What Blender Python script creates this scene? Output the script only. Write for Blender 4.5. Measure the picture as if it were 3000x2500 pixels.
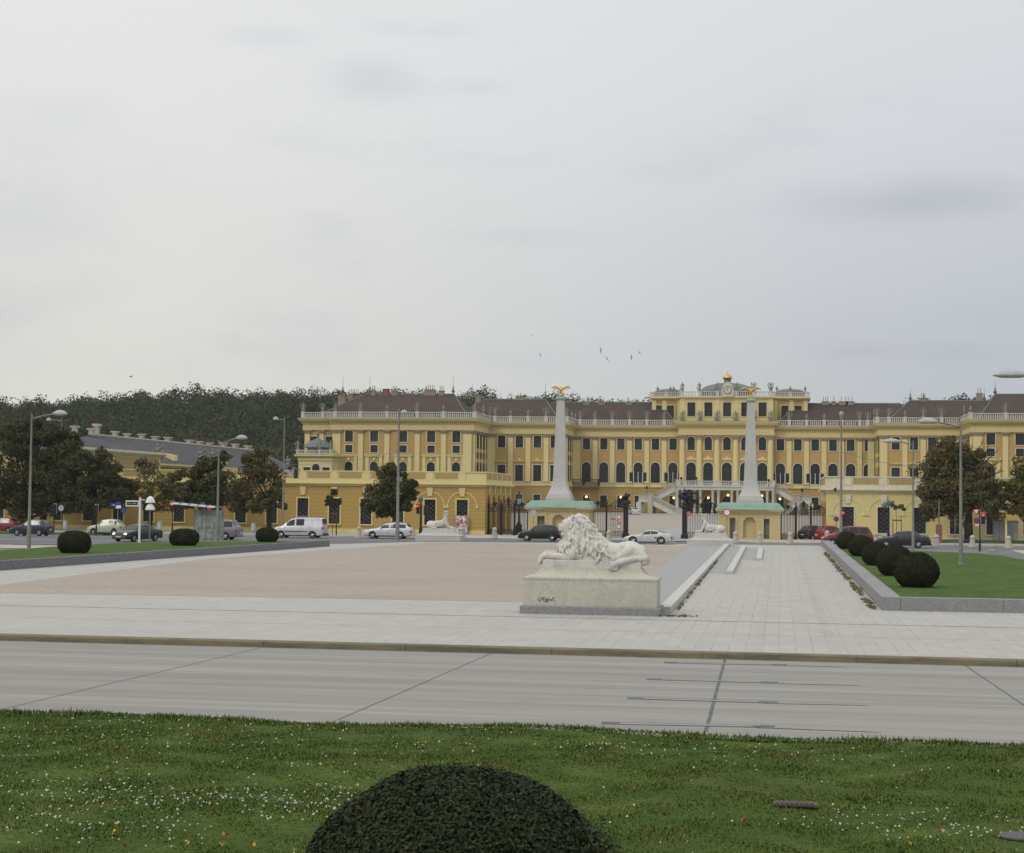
import bpy, bmesh, math, random
import numpy as np
from mathutils import Vector, Matrix, noise
random.seed(7); RNG = np.random.default_rng(7)
R = math.radians
for o in list(bpy.data.objects): bpy.data.objects.remove(o)
SC = bpy.context.scene
COL = SC.collection

# ---------------------------------------------------------------- camera
FPX, CAMH = 4812.0, 4.0
YAW, PITCH, ROLL = R(9.27), R(2.49), R(0.6)
cam_data = bpy.data.cameras.new('camera')
cam_data.sensor_width = 36.0
cam_data.lens = 36.0 * FPX / 3000.0
cam_data.clip_start = 0.5
cam_data.clip_end = 6000
cam = bpy.data.objects.new('camera', cam_data)
COL.objects.link(cam)
CROT = Matrix.Rotation(YAW, 3, 'Z') @ Matrix.Rotation(R(90) + PITCH, 3, 'X') @ Matrix.Rotation(ROLL, 3, 'Z')
CPOS = Vector((0, 0, CAMH))
cam.matrix_world = Matrix.Translation(CPOS) @ CROT.to_4x4()
SC.camera = cam

# ---------------------------------------------------------------- sky, sun, exposure
def ray(u, v):
    return CROT @ Vector(((u - 1500) / FPX, -(v - 1250) / FPX, -1))
def G(u, v, z=0.0):
    d = ray(u, v); return CPOS + d * ((z - CAMH) / d.z)
def at(u, v, Y):
    d = ray(u, v); return CPOS + d * (Y / d.y)
def X(u, Y, v=1450): return at(u, v, Y).x
def Z(u, v, Y): return at(u, v, Y).z

SUN_EL, SUN_AZ = R(42), R(215)          # azimuth clockwise from +Y: the sun stands behind the camera, to its left
w = bpy.data.worlds.new('World'); SC.world = w; w.use_nodes = True
nt = w.node_tree; nt.nodes.clear()
def N(t, **k):
    n = nt.nodes.new(t)
    for a, b in k.items(): setattr(n, a, b)
    return n
L = lambda a, b: nt.links.new(a, b)
tc = N('ShaderNodeTexCoord'); sep = N('ShaderNodeSeparateXYZ'); L(tc.outputs['Generated'], sep.inputs[0])
sky = N('ShaderNodeTexSky', sky_type='NISHITA'); sky.sun_disc = False
sky.sun_elevation = SUN_EL; sky.sun_rotation = SUN_AZ
bg1 = N('ShaderNodeBackground'); L(sky.outputs[0], bg1.inputs[0]); bg1.inputs[1].default_value = 0.10
# cloud deck: base tone by height and by side, with soft cloud masses
mp = N('ShaderNodeMapping'); mp.inputs['Scale'].default_value = (1.0, 1.0, 2.4); mp.inputs['Location'].default_value = (0.3, 0.1, 0.4)
L(tc.outputs['Generated'], mp.inputs[0])
n1 = N('ShaderNodeTexNoise'); n1.inputs['Scale'].default_value = 3.4; n1.inputs['Detail'].default_value = 5; n1.inputs['Roughness'].default_value = .45
L(mp.outputs[0], n1.inputs[0])
n2 = N('ShaderNodeTexNoise'); n2.inputs['Scale'].default_value = 9.0; n2.inputs['Detail'].default_value = 6; n2.inputs['Roughness'].default_value = .5
mp2 = N('ShaderNodeMapping'); mp2.inputs['Scale'].default_value = (1.0, 1.0, 3.2); mp2.inputs['Location'].default_value = (2.3, 1.1, 0.2)
L(tc.outputs['Generated'], mp2.inputs[0]); L(mp2.outputs[0], n2.inputs[0])
side = N('ShaderNodeMapRange'); side.interpolation_type = 'SMOOTHSTEP'
side.inputs['From Min'].default_value = -.46; side.inputs['From Max'].default_value = .22; L(sep.outputs[0], side.inputs['Value'])
low = N('ShaderNodeMapRange'); low.interpolation_type = 'SMOOTHSTEP'
low.inputs['From Min'].default_value = .03; low.inputs['From Max'].default_value = .30; L(sep.outputs[2], low.inputs['Value'])
def mixc(a, b, f):
    m = N('ShaderNodeMix', data_type='RGBA')
    if isinstance(a, tuple): m.inputs[6].default_value = (*a, 1)
    else: L(a, m.inputs[6])
    if isinstance(b, tuple): m.inputs[7].default_value = (*b, 1)
    else: L(b, m.inputs[7])
    if isinstance(f, float): m.inputs[0].default_value = f
    else: L(f, m.inputs[0])
    return m.outputs[2]
hor = mixc((.77, .755, .70), (.485, .515, .565), side.outputs[0])
top = mixc((.84, .835, .825), (.73, .74, .76), side.outputs[0])
base = mixc(hor, top, low.outputs[0])
c1 = N('ShaderNodeMapRange'); c1.interpolation_type = 'SMOOTHSTEP'; c1.inputs['From Min'].default_value = .52; c1.inputs['From Max'].default_value = .72; c1.inputs['To Max'].default_value = .30
L(n1.outputs[0], c1.inputs['Value'])
c2 = N('ShaderNodeMapRange'); c2.interpolation_type = 'SMOOTHSTEP'; c2.inputs['From Min'].default_value = .56; c2.inputs['From Max'].default_value = .78; c2.inputs['To Max'].default_value = .30
L(n2.outputs[0], c2.inputs['Value'])
base = mixc(base, (.50, .525, .58), c1.outputs[0])
base = mixc(base, (.56, .575, .615), c2.outputs[0])
# the separate darker clouds: soft ragged banks at fixed directions
for (cu, cv, wu, hv, st_) in ((2650, 600, 430, 85, 1.0), (1085, 235, 170, 80, .36), (2530, 1028, 160, 36, .75), (2800, 1035, 220, 46, .7), (1500, 690, 260, 36, .2), (790, 105, 170, 40, .26), (1400, 255, 150, 34, .2), (2900, 930, 260, 60, .22)):
    cdir = ray(cu, cv).normalized()
    sb = N('ShaderNodeVectorMath', operation='SUBTRACT'); L(tc.outputs['Generated'], sb.inputs[0]); sb.inputs[1].default_value = cdir
    ml = N('ShaderNodeVectorMath', operation='MULTIPLY'); L(sb.outputs[0], ml.inputs[0]); ml.inputs[1].default_value = (FPX / wu, FPX / wu * .3, FPX / hv)
    ln_ = N('ShaderNodeVectorMath', operation='LENGTH'); L(ml.outputs[0], ln_.inputs[0])
    ad = N('ShaderNodeMath', operation='MULTIPLY_ADD'); L(n2.outputs[0], ad.inputs[0]); ad.inputs[1].default_value = 1.6; L(ln_.outputs['Value'], ad.inputs[2])
    mr = N('ShaderNodeMapRange'); mr.interpolation_type = 'SMOOTHSTEP'; mr.inputs['From Min'].default_value = 2.1; mr.inputs['From Max'].default_value = .5; mr.inputs['To Max'].default_value = st_; L(ad.outputs[0], mr.inputs['Value'])
    base = mixc(base, (.49, .505, .55), mr.outputs[0])
# an overcast deck is brightest overhead
zen = N('ShaderNodeMapRange'); zen.interpolation_type = 'SMOOTHSTEP'; zen.inputs['From Min'].default_value = .35; zen.inputs['From Max'].default_value = .95
zen.inputs['To Min'].default_value = 1.0; zen.inputs['To Max'].default_value = 1.7; L(sep.outputs[2], zen.inputs['Value'])
bg2 = N('ShaderNodeBackground'); L(base, bg2.inputs[0]); L(zen.outputs[0], bg2.inputs[1])
mx = N('ShaderNodeMixShader'); mx.inputs[0].default_value = .93
L(bg1.outputs[0], mx.inputs[1]); L(bg2.outputs[0], mx.inputs[2])
wo = N('ShaderNodeOutputWorld'); L(mx.outputs[0], wo.inputs[0])

sd = bpy.data.lights.new('sun', 'SUN'); sd.energy = 0.9; sd.angle = R(14); sd.color = (1.0, .95, .86)
so = bpy.data.objects.new('sun', sd); COL.objects.link(so)
sdir = Vector((math.sin(SUN_AZ) * math.cos(SUN_EL), math.cos(SUN_AZ) * math.cos(SUN_EL), math.sin(SUN_EL)))
so.rotation_euler = sdir.to_track_quat('Z', 'Y').to_euler(); so.location = (-30, -40, 60)
vs = SC.view_settings; vs.view_transform = 'Standard'; vs.look = 'None'; vs.exposure = 0.0; vs.gamma = 1.0; vs.use_curve_mapping = False

# ---------------------------------------------------------------- helpers
def tag(o, label=None, cat=None, group=None, kind=None):
    if label: o['label'] = label
    if cat: o['category'] = cat
    if group: o['group'] = group
    if kind: o['kind'] = kind
    return o
def thing(name, label, cat, loc=(0, 0, 0), rz=0.0, group=None):
    o = bpy.data.objects.new(name, None); COL.objects.link(o)
    o.empty_display_size = .3; o.location = loc; o.rotation_euler = (0, 0, rz)
    return tag(o, label, cat, group)
def kids(o): return [c for c in bpy.data.objects if c.parent == o]
def dup(root, loc, rz=None, label=None, scale=None):
    r = root.copy(); COL.objects.link(r); r.location = loc
    if rz is not None: r.rotation_euler = (0, 0, rz)
    if label: r['label'] = label
    if scale is not None: r.scale = scale if isinstance(scale, tuple) else (scale,) * 3
    for ch in kids(root):
        c = ch.copy(); COL.objects.link(c); c.parent = r
        for g in kids(ch):
            d = g.copy(); COL.objects.link(d); d.parent = c
    return r

class MB:
    """collects faces and links them as one mesh object; T maps local points"""
    def __init__(s, T=None): s.v = []; s.f = []; s.T = T
    def add(s, vs, fs):
        n = len(s.v)
        s.v += [s.T(*p) for p in vs] if s.T else [tuple(p) for p in vs]
        s.f += [tuple(i + n for i in f) for f in fs]; return s
    def quad(s, a, b, c, d): return s.add([a, b, c, d], [(0, 1, 2, 3)])
    def poly(s, pts): return s.add(pts, [tuple(range(len(pts)))])
    def box(s, x0, x1, y0, y1, z0, z1, taper=0.0, nobottom=False):
        t = taper
        vs = [(x0, y0, z0), (x1, y0, z0), (x1, y1, z0), (x0, y1, z0), (x0 + t, y0 + t, z1), (x1 - t, y0 + t, z1), (x1 - t, y1 - t, z1), (x0 + t, y1 - t, z1)]
        return s.add(vs, [(3, 2, 1, 0), (4, 5, 6, 7), (0, 1, 5, 4), (1, 2, 6, 5), (2, 3, 7, 6), (3, 0, 4, 7)])
    def tube(s, p0, p1, r0, r1=None, n=8, caps=True):
        r1 = r0 if r1 is None else r1
        p0, p1 = Vector(p0), Vector(p1); d = (p1 - p0)
        if d.length < 1e-6: return s
        d.normalize(); a = d.orthogonal().normalized(); b = d.cross(a)
        vs = []
        for p, r in ((p0, r0), (p1, r1)):
            for k in range(n):
                t = 2 * math.pi * k / n; vs.append(tuple(p + (a * math.cos(t) + b * math.sin(t)) * r))
        fs = [(k, (k + 1) % n, n + (k + 1) % n, n + k) for k in range(n)]
        if caps: fs += [tuple(range(n))[::-1], tuple(range(n, 2 * n))]
        return s.add(vs, fs)
    def path(s, pts, rs, n=8):
        if not hasattr(rs, '__len__'): rs = [rs] * len(pts)
        for i in range(len(pts) - 1): s.tube(pts[i], pts[i + 1], rs[i], rs[i + 1], n)
        return s
    def lathe(s, c, prof, n=16, sx=1.0, sy=1.0):
        vs = []; fs = []
        for r, z in prof:
            for k in range(n):
                t = 2 * math.pi * k / n
                vs.append((c[0] + r * math.cos(t) * sx, c[1] + r * math.sin(t) * sy, c[2] + z))
        for i in range(len(prof) - 1):
            for k in range(n):
                fs.append((i * n + k, i * n + (k + 1) % n, (i + 1) * n + (k + 1) % n, (i + 1) * n + k))
        fs += [tuple(range(n))[::-1], tuple(range((len(prof) - 1) * n, len(prof) * n))]
        return s.add(vs, fs)
    def rects(s, levels):
        """stack of rectangles (x0,x1,y0,y1,z) joined as one moulded block"""
        vs = []; fs = []
        for x0, x1, y0, y1, z in levels: vs += [(x0, y0, z), (x1, y0, z), (x1, y1, z), (x0, y1, z)]
        for i in range(len(levels) - 1):
            for k in range(4): fs.append((i * 4 + k, i * 4 + (k + 1) % 4, i * 4 + 4 + (k + 1) % 4, i * 4 + 4 + k))
        fs += [(3, 2, 1, 0), tuple(range(len(vs) - 4, len(vs)))]
        return s.add(vs, fs)
    def extrude(s, prof, y0, y1):
        """prof: polygon of (x,z); extruded along y"""
        n = len(prof)
        vs = [(x, y0, z) for x, z in prof] + [(x, y1, z) for x, z in prof]
        return s.add(vs, [tuple(range(n)), tuple(range(n, 2 * n))[::-1]] + [(k, n + k, n + (k + 1) % n, (k + 1) % n) for k in range(n)])
    def loft(s, rings, close=True, caps=True):
        n = len(rings[0]); vs = [p for r in rings for p in r]; fs = []
        m = n if close else n - 1
        for i in range(len(rings) - 1):
            for k in range(m): fs.append((i * n + k, i * n + (k + 1) % n, (i + 1) * n + (k + 1) % n, (i + 1) * n + k))
        if caps: fs += [tuple(range(n))[::-1], tuple(range((len(rings) - 1) * n, len(rings) * n))]
        return s.add(vs, fs)
    def ball(s, c, r, n=8, m=6, sx=1, sy=1, sz=1):
        prof = [(math.sin(math.pi * i / m) * r + 1e-4, -math.cos(math.pi * i / m) * r * sz) for i in range(m + 1)]
        return s.lathe(c, prof, n, sx, sy)
    def build(s, name, mat, parent=None, smooth=False, world=False, fix=True, **tags):
        me = bpy.data.meshes.new(name); me.from_pydata([tuple(p) for p in s.v], [], s.f)
        if fix:
            b = bmesh.new(); b.from_mesh(me); bmesh.ops.recalc_face_normals(b, faces=b.faces); b.to_mesh(me); b.free()
        return link(me, name, mat, parent, smooth, world, **tags)
def link(me, name, mat, parent=None, smooth=False, world=False, **tags):
    o = bpy.data.objects.new(name, me); COL.objects.link(o)
    for m in (mat if isinstance(mat, (list, tuple)) else [mat]): me.materials.append(m)
    if smooth:
        me.shade_smooth()
        if smooth is not True:
            try: me.set_sharp_from_angle(angle=R(smooth))
            except Exception: pass
    if parent is not None:
        o.parent = parent
        if world: o.matrix_parent_inverse = Matrix.Translation(-Vector(parent.location)) if parent.type == 'EMPTY' else Matrix.Identity(4)
    return tag(o, tags.get('label'), tags.get('cat'), tags.get('group'), tags.get('kind'))
def fast_mesh(name, V, F):
    """V (n,3) array, F (m,4) or (m,3) array"""
    me = bpy.data.meshes.new(name); k = F.shape[1]
    me.vertices.add(len(V)); me.vertices.foreach_set('co', V.astype(np.float32).ravel())
    me.loops.add(F.size); me.loops.foreach_set('vertex_index', F.astype(np.int32).ravel())
    me.polygons.add(len(F)); me.polygons.foreach_set('loop_start', np.arange(0, F.size, k, dtype=np.int32))
    me.update(calc_edges=True); return me
def leaf_quads(P, Nrm, size, jitter=.9, asp=1.0):
    """small leaf faces at points P, roughly facing along Nrm"""
    n = len(P)
    D = Nrm + RNG.normal(0, jitter, (n, 3)); D /= np.linalg.norm(D, axis=1)[:, None] + 1e-9
    A = np.cross(D, RNG.normal(0, 1, (n, 3))); A /= np.linalg.norm(A, axis=1)[:, None] + 1e-9
    B = np.cross(D, A)
    sz = (size * RNG.uniform(.6, 1.35, n))[:, None]
    V = np.stack([P - A * sz * asp, P - B * sz * .55, P + A * sz * asp, P + B * sz * .55], 1).reshape(-1, 3)
    return V, np.arange(4 * n).reshape(n, 4)

# ---------------------------------------------------------------- materials
def lin(c): return tuple((x / 255 / 12.92 if x / 255 <= .04045 else ((x / 255 + .055) / 1.055) ** 2.4) for x in c)
class Mt:
    def __init__(s, name, rough=.8, spec=.3, metal=0.0):
        s.m = bpy.data.materials.new(name); s.m.use_nodes = True; s.t = s.m.node_tree; s.n = s.t.nodes
        s.b = s.n['Principled BSDF']; s.b.inputs['Roughness'].default_value = rough
        s.b.inputs['Specular IOR Level'].default_value = spec; s.b.inputs['Metallic'].default_value = metal
        s.tc = None
    def L(s, a, b): s.t.links.new(a, b)
    def node(s, t, **k):
        n = s.n.new(t)
        for a, b in k.items(): setattr(n, a, b)
        return n
    def co(s, scale=(1, 1, 1), rot=(0, 0, 0), which='Object', loc=(0, 0, 0)):
        if s.tc is None: s.tc = s.node('ShaderNodeTexCoord')
        m = s.node('ShaderNodeMapping'); m.inputs['Scale'].default_value = scale; m.inputs['Rotation'].default_value = rot; m.inputs['Location'].default_value = loc
        s.L(s.tc.outputs[which], m.inputs[0]); return m.outputs[0]
    def noise(s, scale, detail=4, rough=.55, vec=None, dist=0.0):
        n = s.node('ShaderNodeTexNoise'); n.inputs['Scale'].default_value = scale; n.inputs['Detail'].default_value = detail
        n.inputs['Roughness'].default_value = rough; n.inputs['Distortion'].default_value = dist
        s.L(vec if vec is not None else s.co(), n.inputs['Vector']); return n.outputs[0]
    def ramp(s, f, a, b, lo=0.0, hi=1.0):
        n = s.node('ShaderNodeMapRange'); n.interpolation_type = 'SMOOTHSTEP'; n.inputs['From Min'].default_value = a; n.inputs['From Max'].default_value = b
        n.inputs['To Min'].default_value = lo; n.inputs['To Max'].default_value = hi; s.L(f, n.inputs['Value']); return n.outputs[0]
    def mix(s, a, b, f, mode='MIX'):
        m = s.node('ShaderNodeMix', data_type='RGBA', blend_type=mode)
        for i, x in ((6, a), (7, b)):
            if isinstance(x, tuple): m.inputs[i].default_value = (*x[:3], 1)
            else: s.L(x, m.inputs[i])
        if isinstance(f, (int, float)): m.inputs[0].default_value = f
        else: s.L(f, m.inputs[0])
        return m.outputs[2]
    def math(s, op, a, b=None):
        m = s.node('ShaderNodeMath', operation=op)
        for i, x in ((0, a), (1, b)):
            if x is None: continue
            if isinstance(x, (int, float)): m.inputs[i].default_value = x
            else: s.L(x, m.inputs[i])
        return m.outputs[0]
    def island(s):
        g = s.node('ShaderNodeNewGeometry'); return g.outputs['Random Per Island']
    def color(s, c):
        if isinstance(c, tuple): s.b.inputs['Base Color'].default_value = (*c[:3], 1)
        else: s.L(c, s.b.inputs['Base Color'])
        return s
    def bump(s, h, strength=.3, dist=.02):
        n = s.node('ShaderNodeBump'); n.inputs['Strength'].default_value = strength; n.inputs['Distance'].default_value = dist
        s.L(h, n.inputs['Height']); s.L(n.outputs[0], s.b.inputs['Normal']); return s
def plain(name, c, rough=.7, spec=.3, metal=0.0, var=.18, scale=3.0, c2=None, bump=0.0):
    m = Mt(name, rough, spec, metal)
    c2 = c2 or tuple(x * (1 - var) for x in c)
    m.color(m.mix(c, c2, m.ramp(m.noise(scale), .35, .65)))
    if bump: m.bump(m.noise(scale * 12, 3), bump, .01)
    return m.m
def stained(name, c, dirt, scale=.5, amount=.5, streak=True, fine=8.0, bump=.15, rough=.85, grooves=None, gdark=.72):
    """masonry or render: fine mottling, broad stains, vertical weather streaks; grooves=(pitch) draws horizontal joints"""
    m = Mt(name, rough, .2)
    base = m.mix(c, tuple(x * .86 for x in c), m.ramp(m.noise(fine, 4), .35, .7))
    base = m.mix(base, dirt, m.ramp(m.noise(scale, 5, .6), .48, .78, 0, amount))
    if streak:
        base = m.mix(base, dirt, m.ramp(m.noise(1.0, 4, .6, m.co((3.0, 3.0, .25))), .55, .8, 0, amount * .7))
    h = m.noise(fine * 2, 3)
    if grooves:
        sp = m.node('ShaderNodeSeparateXYZ'); m.L(m.co(), sp.inputs[0])
        fr = m.math('FRACT', m.math('DIVIDE', sp.outputs[2], grooves))
        g = m.math('LESS_THAN', fr, .10)
        base = m.mix(base, tuple(x * gdark for x in c), g)
        h = m.math('SUBTRACT', h, m.math('MULTIPLY', g, 1.5))
    m.color(base).bump(h, bump, .03); return m.m

M = {}
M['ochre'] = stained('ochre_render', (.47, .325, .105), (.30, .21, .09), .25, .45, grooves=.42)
M['ochre_up'] = stained('ochre_render_upper', (.49, .33, .125), (.34, .24, .11), .2, .35)
M['pale'] = stained('pale_yellow_render', (.70, .60, .295), (.50, .43, .24), .3, .35)
M['cornice'] = stained('pale_yellow_cornice', (.65, .54, .25), (.44, .375, .21), .3, .45)
M['wing_yellow'] = stained('light_yellow_render', (.68, .58, .265), (.53, .45, .23), .3, .3, grooves=.42, gdark=.86)  # the right gate wing's own paler yellow render
M['panel'] = stained('light_ochre_panel', (.42, .31, .13), (.32, .25, .12), .3, .3)
M['cream'] = plain('cream_paint', (.68, .62, .46), .7, var=.15)
M['white_trim'] = stained('grey_white_stucco', (.58, .565, .49), (.33, .32, .28), .4, .45)
M['stone'] = stained('weathered_sandstone', (.46, .43, .36), (.20, .19, .16), .8, .7)
M['figstone'] = stained('dark_weathered_figure_stone', (.27, .25, .21), (.12, .115, .10), 1.5, .7)
M['capital'] = stained('weathered_capital_stone', (.33, .27, .19), (.20, .17, .14), 1.2, .6)
M['marble'] = stained('white_weathered_marble', (.60, .585, .53), (.25, .245, .225), 1.7, .62, fine=14, bump=.25)
M['marble_base'] = stained('greenish_weathered_marble', (.49, .475, .40), (.33, .33, .27), .8, .6, fine=10, bump=.15)
M['obelisk'] = stained('pale_obelisk_stone', (.50, .49, .46), (.35, .345, .33), .5, .4)
M['granite'] = plain('grey_granite', (.27, .27, .27), .8, var=.25, scale=14, bump=.2)
M['granite_d'] = plain('dark_grey_granite', (.20, .20, .21), .8, var=.3, scale=9, bump=.2)
M['copper'] = stained('green_copper_patina', (.25, .36, .30), (.13, .19, .165), 1.0, .6)
M['lead'] = plain('grey_lead_sheet', (.16, .18, .18), .6, var=.3, scale=2)
M['iron'] = plain('black_wrought_iron', (.012, .012, .013), .55, .4)
M['gold'] = plain('gilded_metal', (.72, .45, .09), .32, .5, .85, var=.3, scale=5)
M['steel'] = plain('galvanised_pole_steel', (.24, .235, .21), .55, .4, .3, var=.2)
M['lampw'] = plain('pale_lamp_housing', (.40, .42, .43), .5, .4)
M['glassw'] = plain('dark_window_glass', (.012, .018, .018), .2, .35, var=.5, scale=.8)
M['muntin'] = plain('dark_green_window_bars', (.03, .036, .034), .6)
M['rubber'] = plain('black_rubber', (.02, .02, .02), .85, .2)
M['rim'] = plain('alloy_wheel_silver', (.50, .51, .53), .35, .5, .6)
M['plate'] = plain('white_number_plate', (.6, .6, .6), .5)
M['trimblk'] = plain('black_plastic_trim', (.03, .03, .032), .6)
M['red_paint'] = plain('red_sign_paint', (.50, .03, .03), .5, var=.05)
M['white_paint'] = plain('white_sign_paint', (.72, .72, .70), .5, var=.05)
M['bark'] = plain('dark_tree_bark', (.05, .042, .033), .95, .1, var=.4, scale=5, bump=.5)
M['wood'] = plain('brown_stake_wood', (.17, .09, .05), .9, .1, var=.3)
M['chim'] = stained('pale_chimney_render', (.48, .44, .36), (.25, .22, .19), 1.5, .5)
M['chimd'] = stained('brown_grey_chimney_render', (.30, .26, .215), (.16, .14, .12), 1.5, .5)
M['brick'] = plain('red_brick_chimney', (.26, .12, .085), .9, .1)

m = Mt('dark_window_glass', .2, .35)
oi = m.node('ShaderNodeObjectInfo'); c = m.mix((.010, .015, .014), (.032, .040, .038), oi.outputs['Random']); c = m.mix(c, (.075, .085, .08), m.ramp(m.noise(.9, 3, .5, m.co(loc=(0, 0, 3))), .58, .72, 0, .6)); m.color(c); M['glassw'] = m.m
def emit(name, c, s):
    m = bpy.data.materials.new(name); m.use_nodes = True; b = m.node_tree.nodes['Principled BSDF']
    b.inputs['Base Color'].default_value = (*c, 1); b.inputs['Emission Color'].default_value = (*c, 1); b.inputs['Emission Strength'].default_value = s
    return m
M['redlight'] = emit('lit_red_signal', (1, .03, .03), 2.5)
M['warmlight'] = emit('lit_warm_lamp', (1, .62, .25), 3.0)
M['headlight'] = emit('lit_headlight', (1, .82, .5), 2.2)

# ---- paving
m = Mt('white_stone_paving', .75, .3)
br = m.node('ShaderNodeTexBrick'); br.inputs['Scale'].default_value = 1.0; br.inputs['Brick Width'].default_value = .9; br.inputs['Row Height'].default_value = .45
br.inputs['Mortar Size'].default_value = .012; br.inputs['Mortar Smooth'].default_value = .4
m.L(m.co(rot=(0, 0, R(90))), br.inputs['Vector'])
br.inputs['Color1'].default_value = (.395, .388, .358, 1); br.inputs['Color2'].default_value = (.36, .352, .325, 1); br.inputs['Mortar'].default_value = (.315, .308, .288, 1)
c = m.mix(br.outputs[0], (.35, .34, .31), m.ramp(m.noise(.16, 6, .62), .46, .70, 0, .7))
c = m.mix(c, (.36, .33, .28), m.ramp(m.noise(1.0, 5, .6, m.co((.06, .9, 1))), .55, .78, 0, .45))
c = m.mix(c, (.29, .285, .265), m.ramp(m.noise(7, 3), .66, .78, 0, .35))
sp = m.node('ShaderNodeSeparateXYZ'); m.L(m.co(), sp.inputs[0])
for xx, ww in ((1.45, .30), (-.55, .22)):    # rust-brown wear lines along the ramp
    d = m.math('ABSOLUTE', m.math('SUBTRACT', sp.outputs[0], xx)); c = m.mix(c, (.345, .325, .27), m.math('MULTIPLY', m.ramp(d, ww, .05), m.ramp(m.noise(.25, 4, .6), .35, .6, .1, .75 if xx > 0 else .4)))
c = m.mix(c, (.22, .205, .17), m.math('MULTIPLY', br.outputs[1], m.ramp(m.noise(.5, 4), .48, .6, 0, .9)))
m.color(c).bump(m.math('SUBTRACT', m.noise(20, 3), br.outputs[1]), .2, .01); M['paving'] = m.m
m = Mt('grey_stone_paving', .8, .3)
br = m.node('ShaderNodeTexBrick'); br.inputs['Scale'].default_value = 1.0; br.inputs['Brick Width'].default_value = .8; br.inputs['Row Height'].default_value = .4
br.inputs['Mortar Size'].default_value = .01; m.L(m.co(), br.inputs['Vector'])
br.inputs['Color1'].default_value = (.32, .322, .318, 1); br.inputs['Color2'].default_value = (.285, .288, .287, 1); br.inputs['Mortar'].default_value = (.24, .24, .23, 1)
m.color(m.mix(br.outputs[0], (.27, .27, .26), m.ramp(m.noise(.6, 5), .5, .75, 0, .6))); M['greypave'] = m.m
m = Mt('pink_beige_gravel', .95, .1)
c = m.mix((.355, .312, .262), (.30, .268, .228), m.ramp(m.noise(.13, 6, .68, m.co((.7, 1.0, 1))), .36, .72))
c = m.mix(c, (.42, .37, .32), m.ramp(m.noise(26, 2), .56, .64, 0, .6))
c = m.mix(c, (.42, .385, .335), m.ramp(m.noise(5.5, 3, .7), .50, .62, 0, .5)); c = m.mix(c, (.22, .19, .16), m.ramp(m.noise(4.1, 3, .7, m.co(loc=(9, 5, 0))), .54, .66, 0, .5))
c = m.mix(c, (.24, .19, .155), m.ramp(m.noise(19, 2), .60, .68, 0, .6))
c = m.mix(c, (.33, .285, .24), m.ramp(m.noise(.9, 4, .6), .55, .75, 0, .6))
m.color(c).bump(m.noise(30, 2), .6, .02); M['gravel'] = m.m
m = Mt('grey_road_asphalt', .9, .2)
c = m.mix((.17, .17, .175), (.125, .125, .13), m.ramp(m.noise(.12, 5, .6, m.co((.3, 1.6, 1))), .4, .65))
c = m.mix(c, (.22, .22, .22), m.ramp(m.noise(25, 2), .58, .66, 0, .5)); m.color(c); M['asphalt'] = m.m
m = Mt('pale_sidewalk_concrete', .9, .2)
c = m.mix((.42, .40, .35), (.33, .31, .27), m.ramp(m.noise(.4, 5), .4, .7)); m.color(c); M['sidewalk'] = m.m
m = Mt('worn_concrete_road', .8, .3)
c = m.mix((.272, .265, .240), (.212, .206, .187), m.ramp(m.noise(1.0, 6, .62, m.co((.035, .95, 1))), .36, .64))
c = m.mix(c, (.325, .318, .29), m.ramp(m.noise(1.0, 4, .6, m.co((.045, 2.4, 1), loc=(3, 7, 0))), .54, .70, 0, .65))
c = m.mix(c, (.17, .165, .15), m.ramp(m.noise(.30, 6, .68), .56, .76, 0, .45)); c = m.mix(c, (.13, .125, .115), m.ramp(m.noise(1.1, 5, .7), .66, .74, 0, .45))
c = m.mix(c, (.24, .235, .22), m.ramp(m.noise(30, 2), .6, .7, 0, .4))
sp = m.node('ShaderNodeSeparateXYZ'); m.L(m.co(), sp.inputs[0])
for yy in (33.4, 37.1, 40.4):   # long saw-cut joints and their light worn edge
    d = m.math('ABSOLUTE', m.math('SUBTRACT', sp.outputs[1], yy))
    c = m.mix(c, (.42, .41, .38) if yy != 33.4 else (.2, .2, .19), m.math('MULTIPLY', m.math('LESS_THAN', d, .022), .7))
m.color(c).bump(m.noise(25, 3), .15, .01); M['road'] = m.m
m = Mt('mown_grass_ground', .95, .1)
c = m.mix((.050, .082, .016), (.086, .118, .025), m.ramp(m.noise(.55, 6, .65), .38, .66))
c = m.mix(c, (.13, .135, .045), m.ramp(m.noise(2.3, 5, .6), .56, .74, 0, .55))
c = m.mix(c, (.028, .055, .012), m.ramp(m.noise(9, 4), .5, .68, 0, .75)); m.color(c).bump(m.noise(14, 4), .9, .06); M['lawn'] = m.m
m = Mt('bright_planter_grass', .95, .1)
c = m.mix((.058, .10, .022), (.085, .13, .03), m.ramp(m.noise(.7, 5, .6), .38, .66))
c = m.mix(c, (.040, .068, .017), m.ramp(m.noise(3.5, 5, .65), .46, .66, 0, .8)); m.color(c).bump(m.noise(12, 4), .8, .05); M['lawn2'] = m.m
m = Mt('hill_soil', .95, .1); m.color(m.mix((.03, .045, .015), (.05, .06, .025), m.noise(.05))); M['hill'] = m.m

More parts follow.
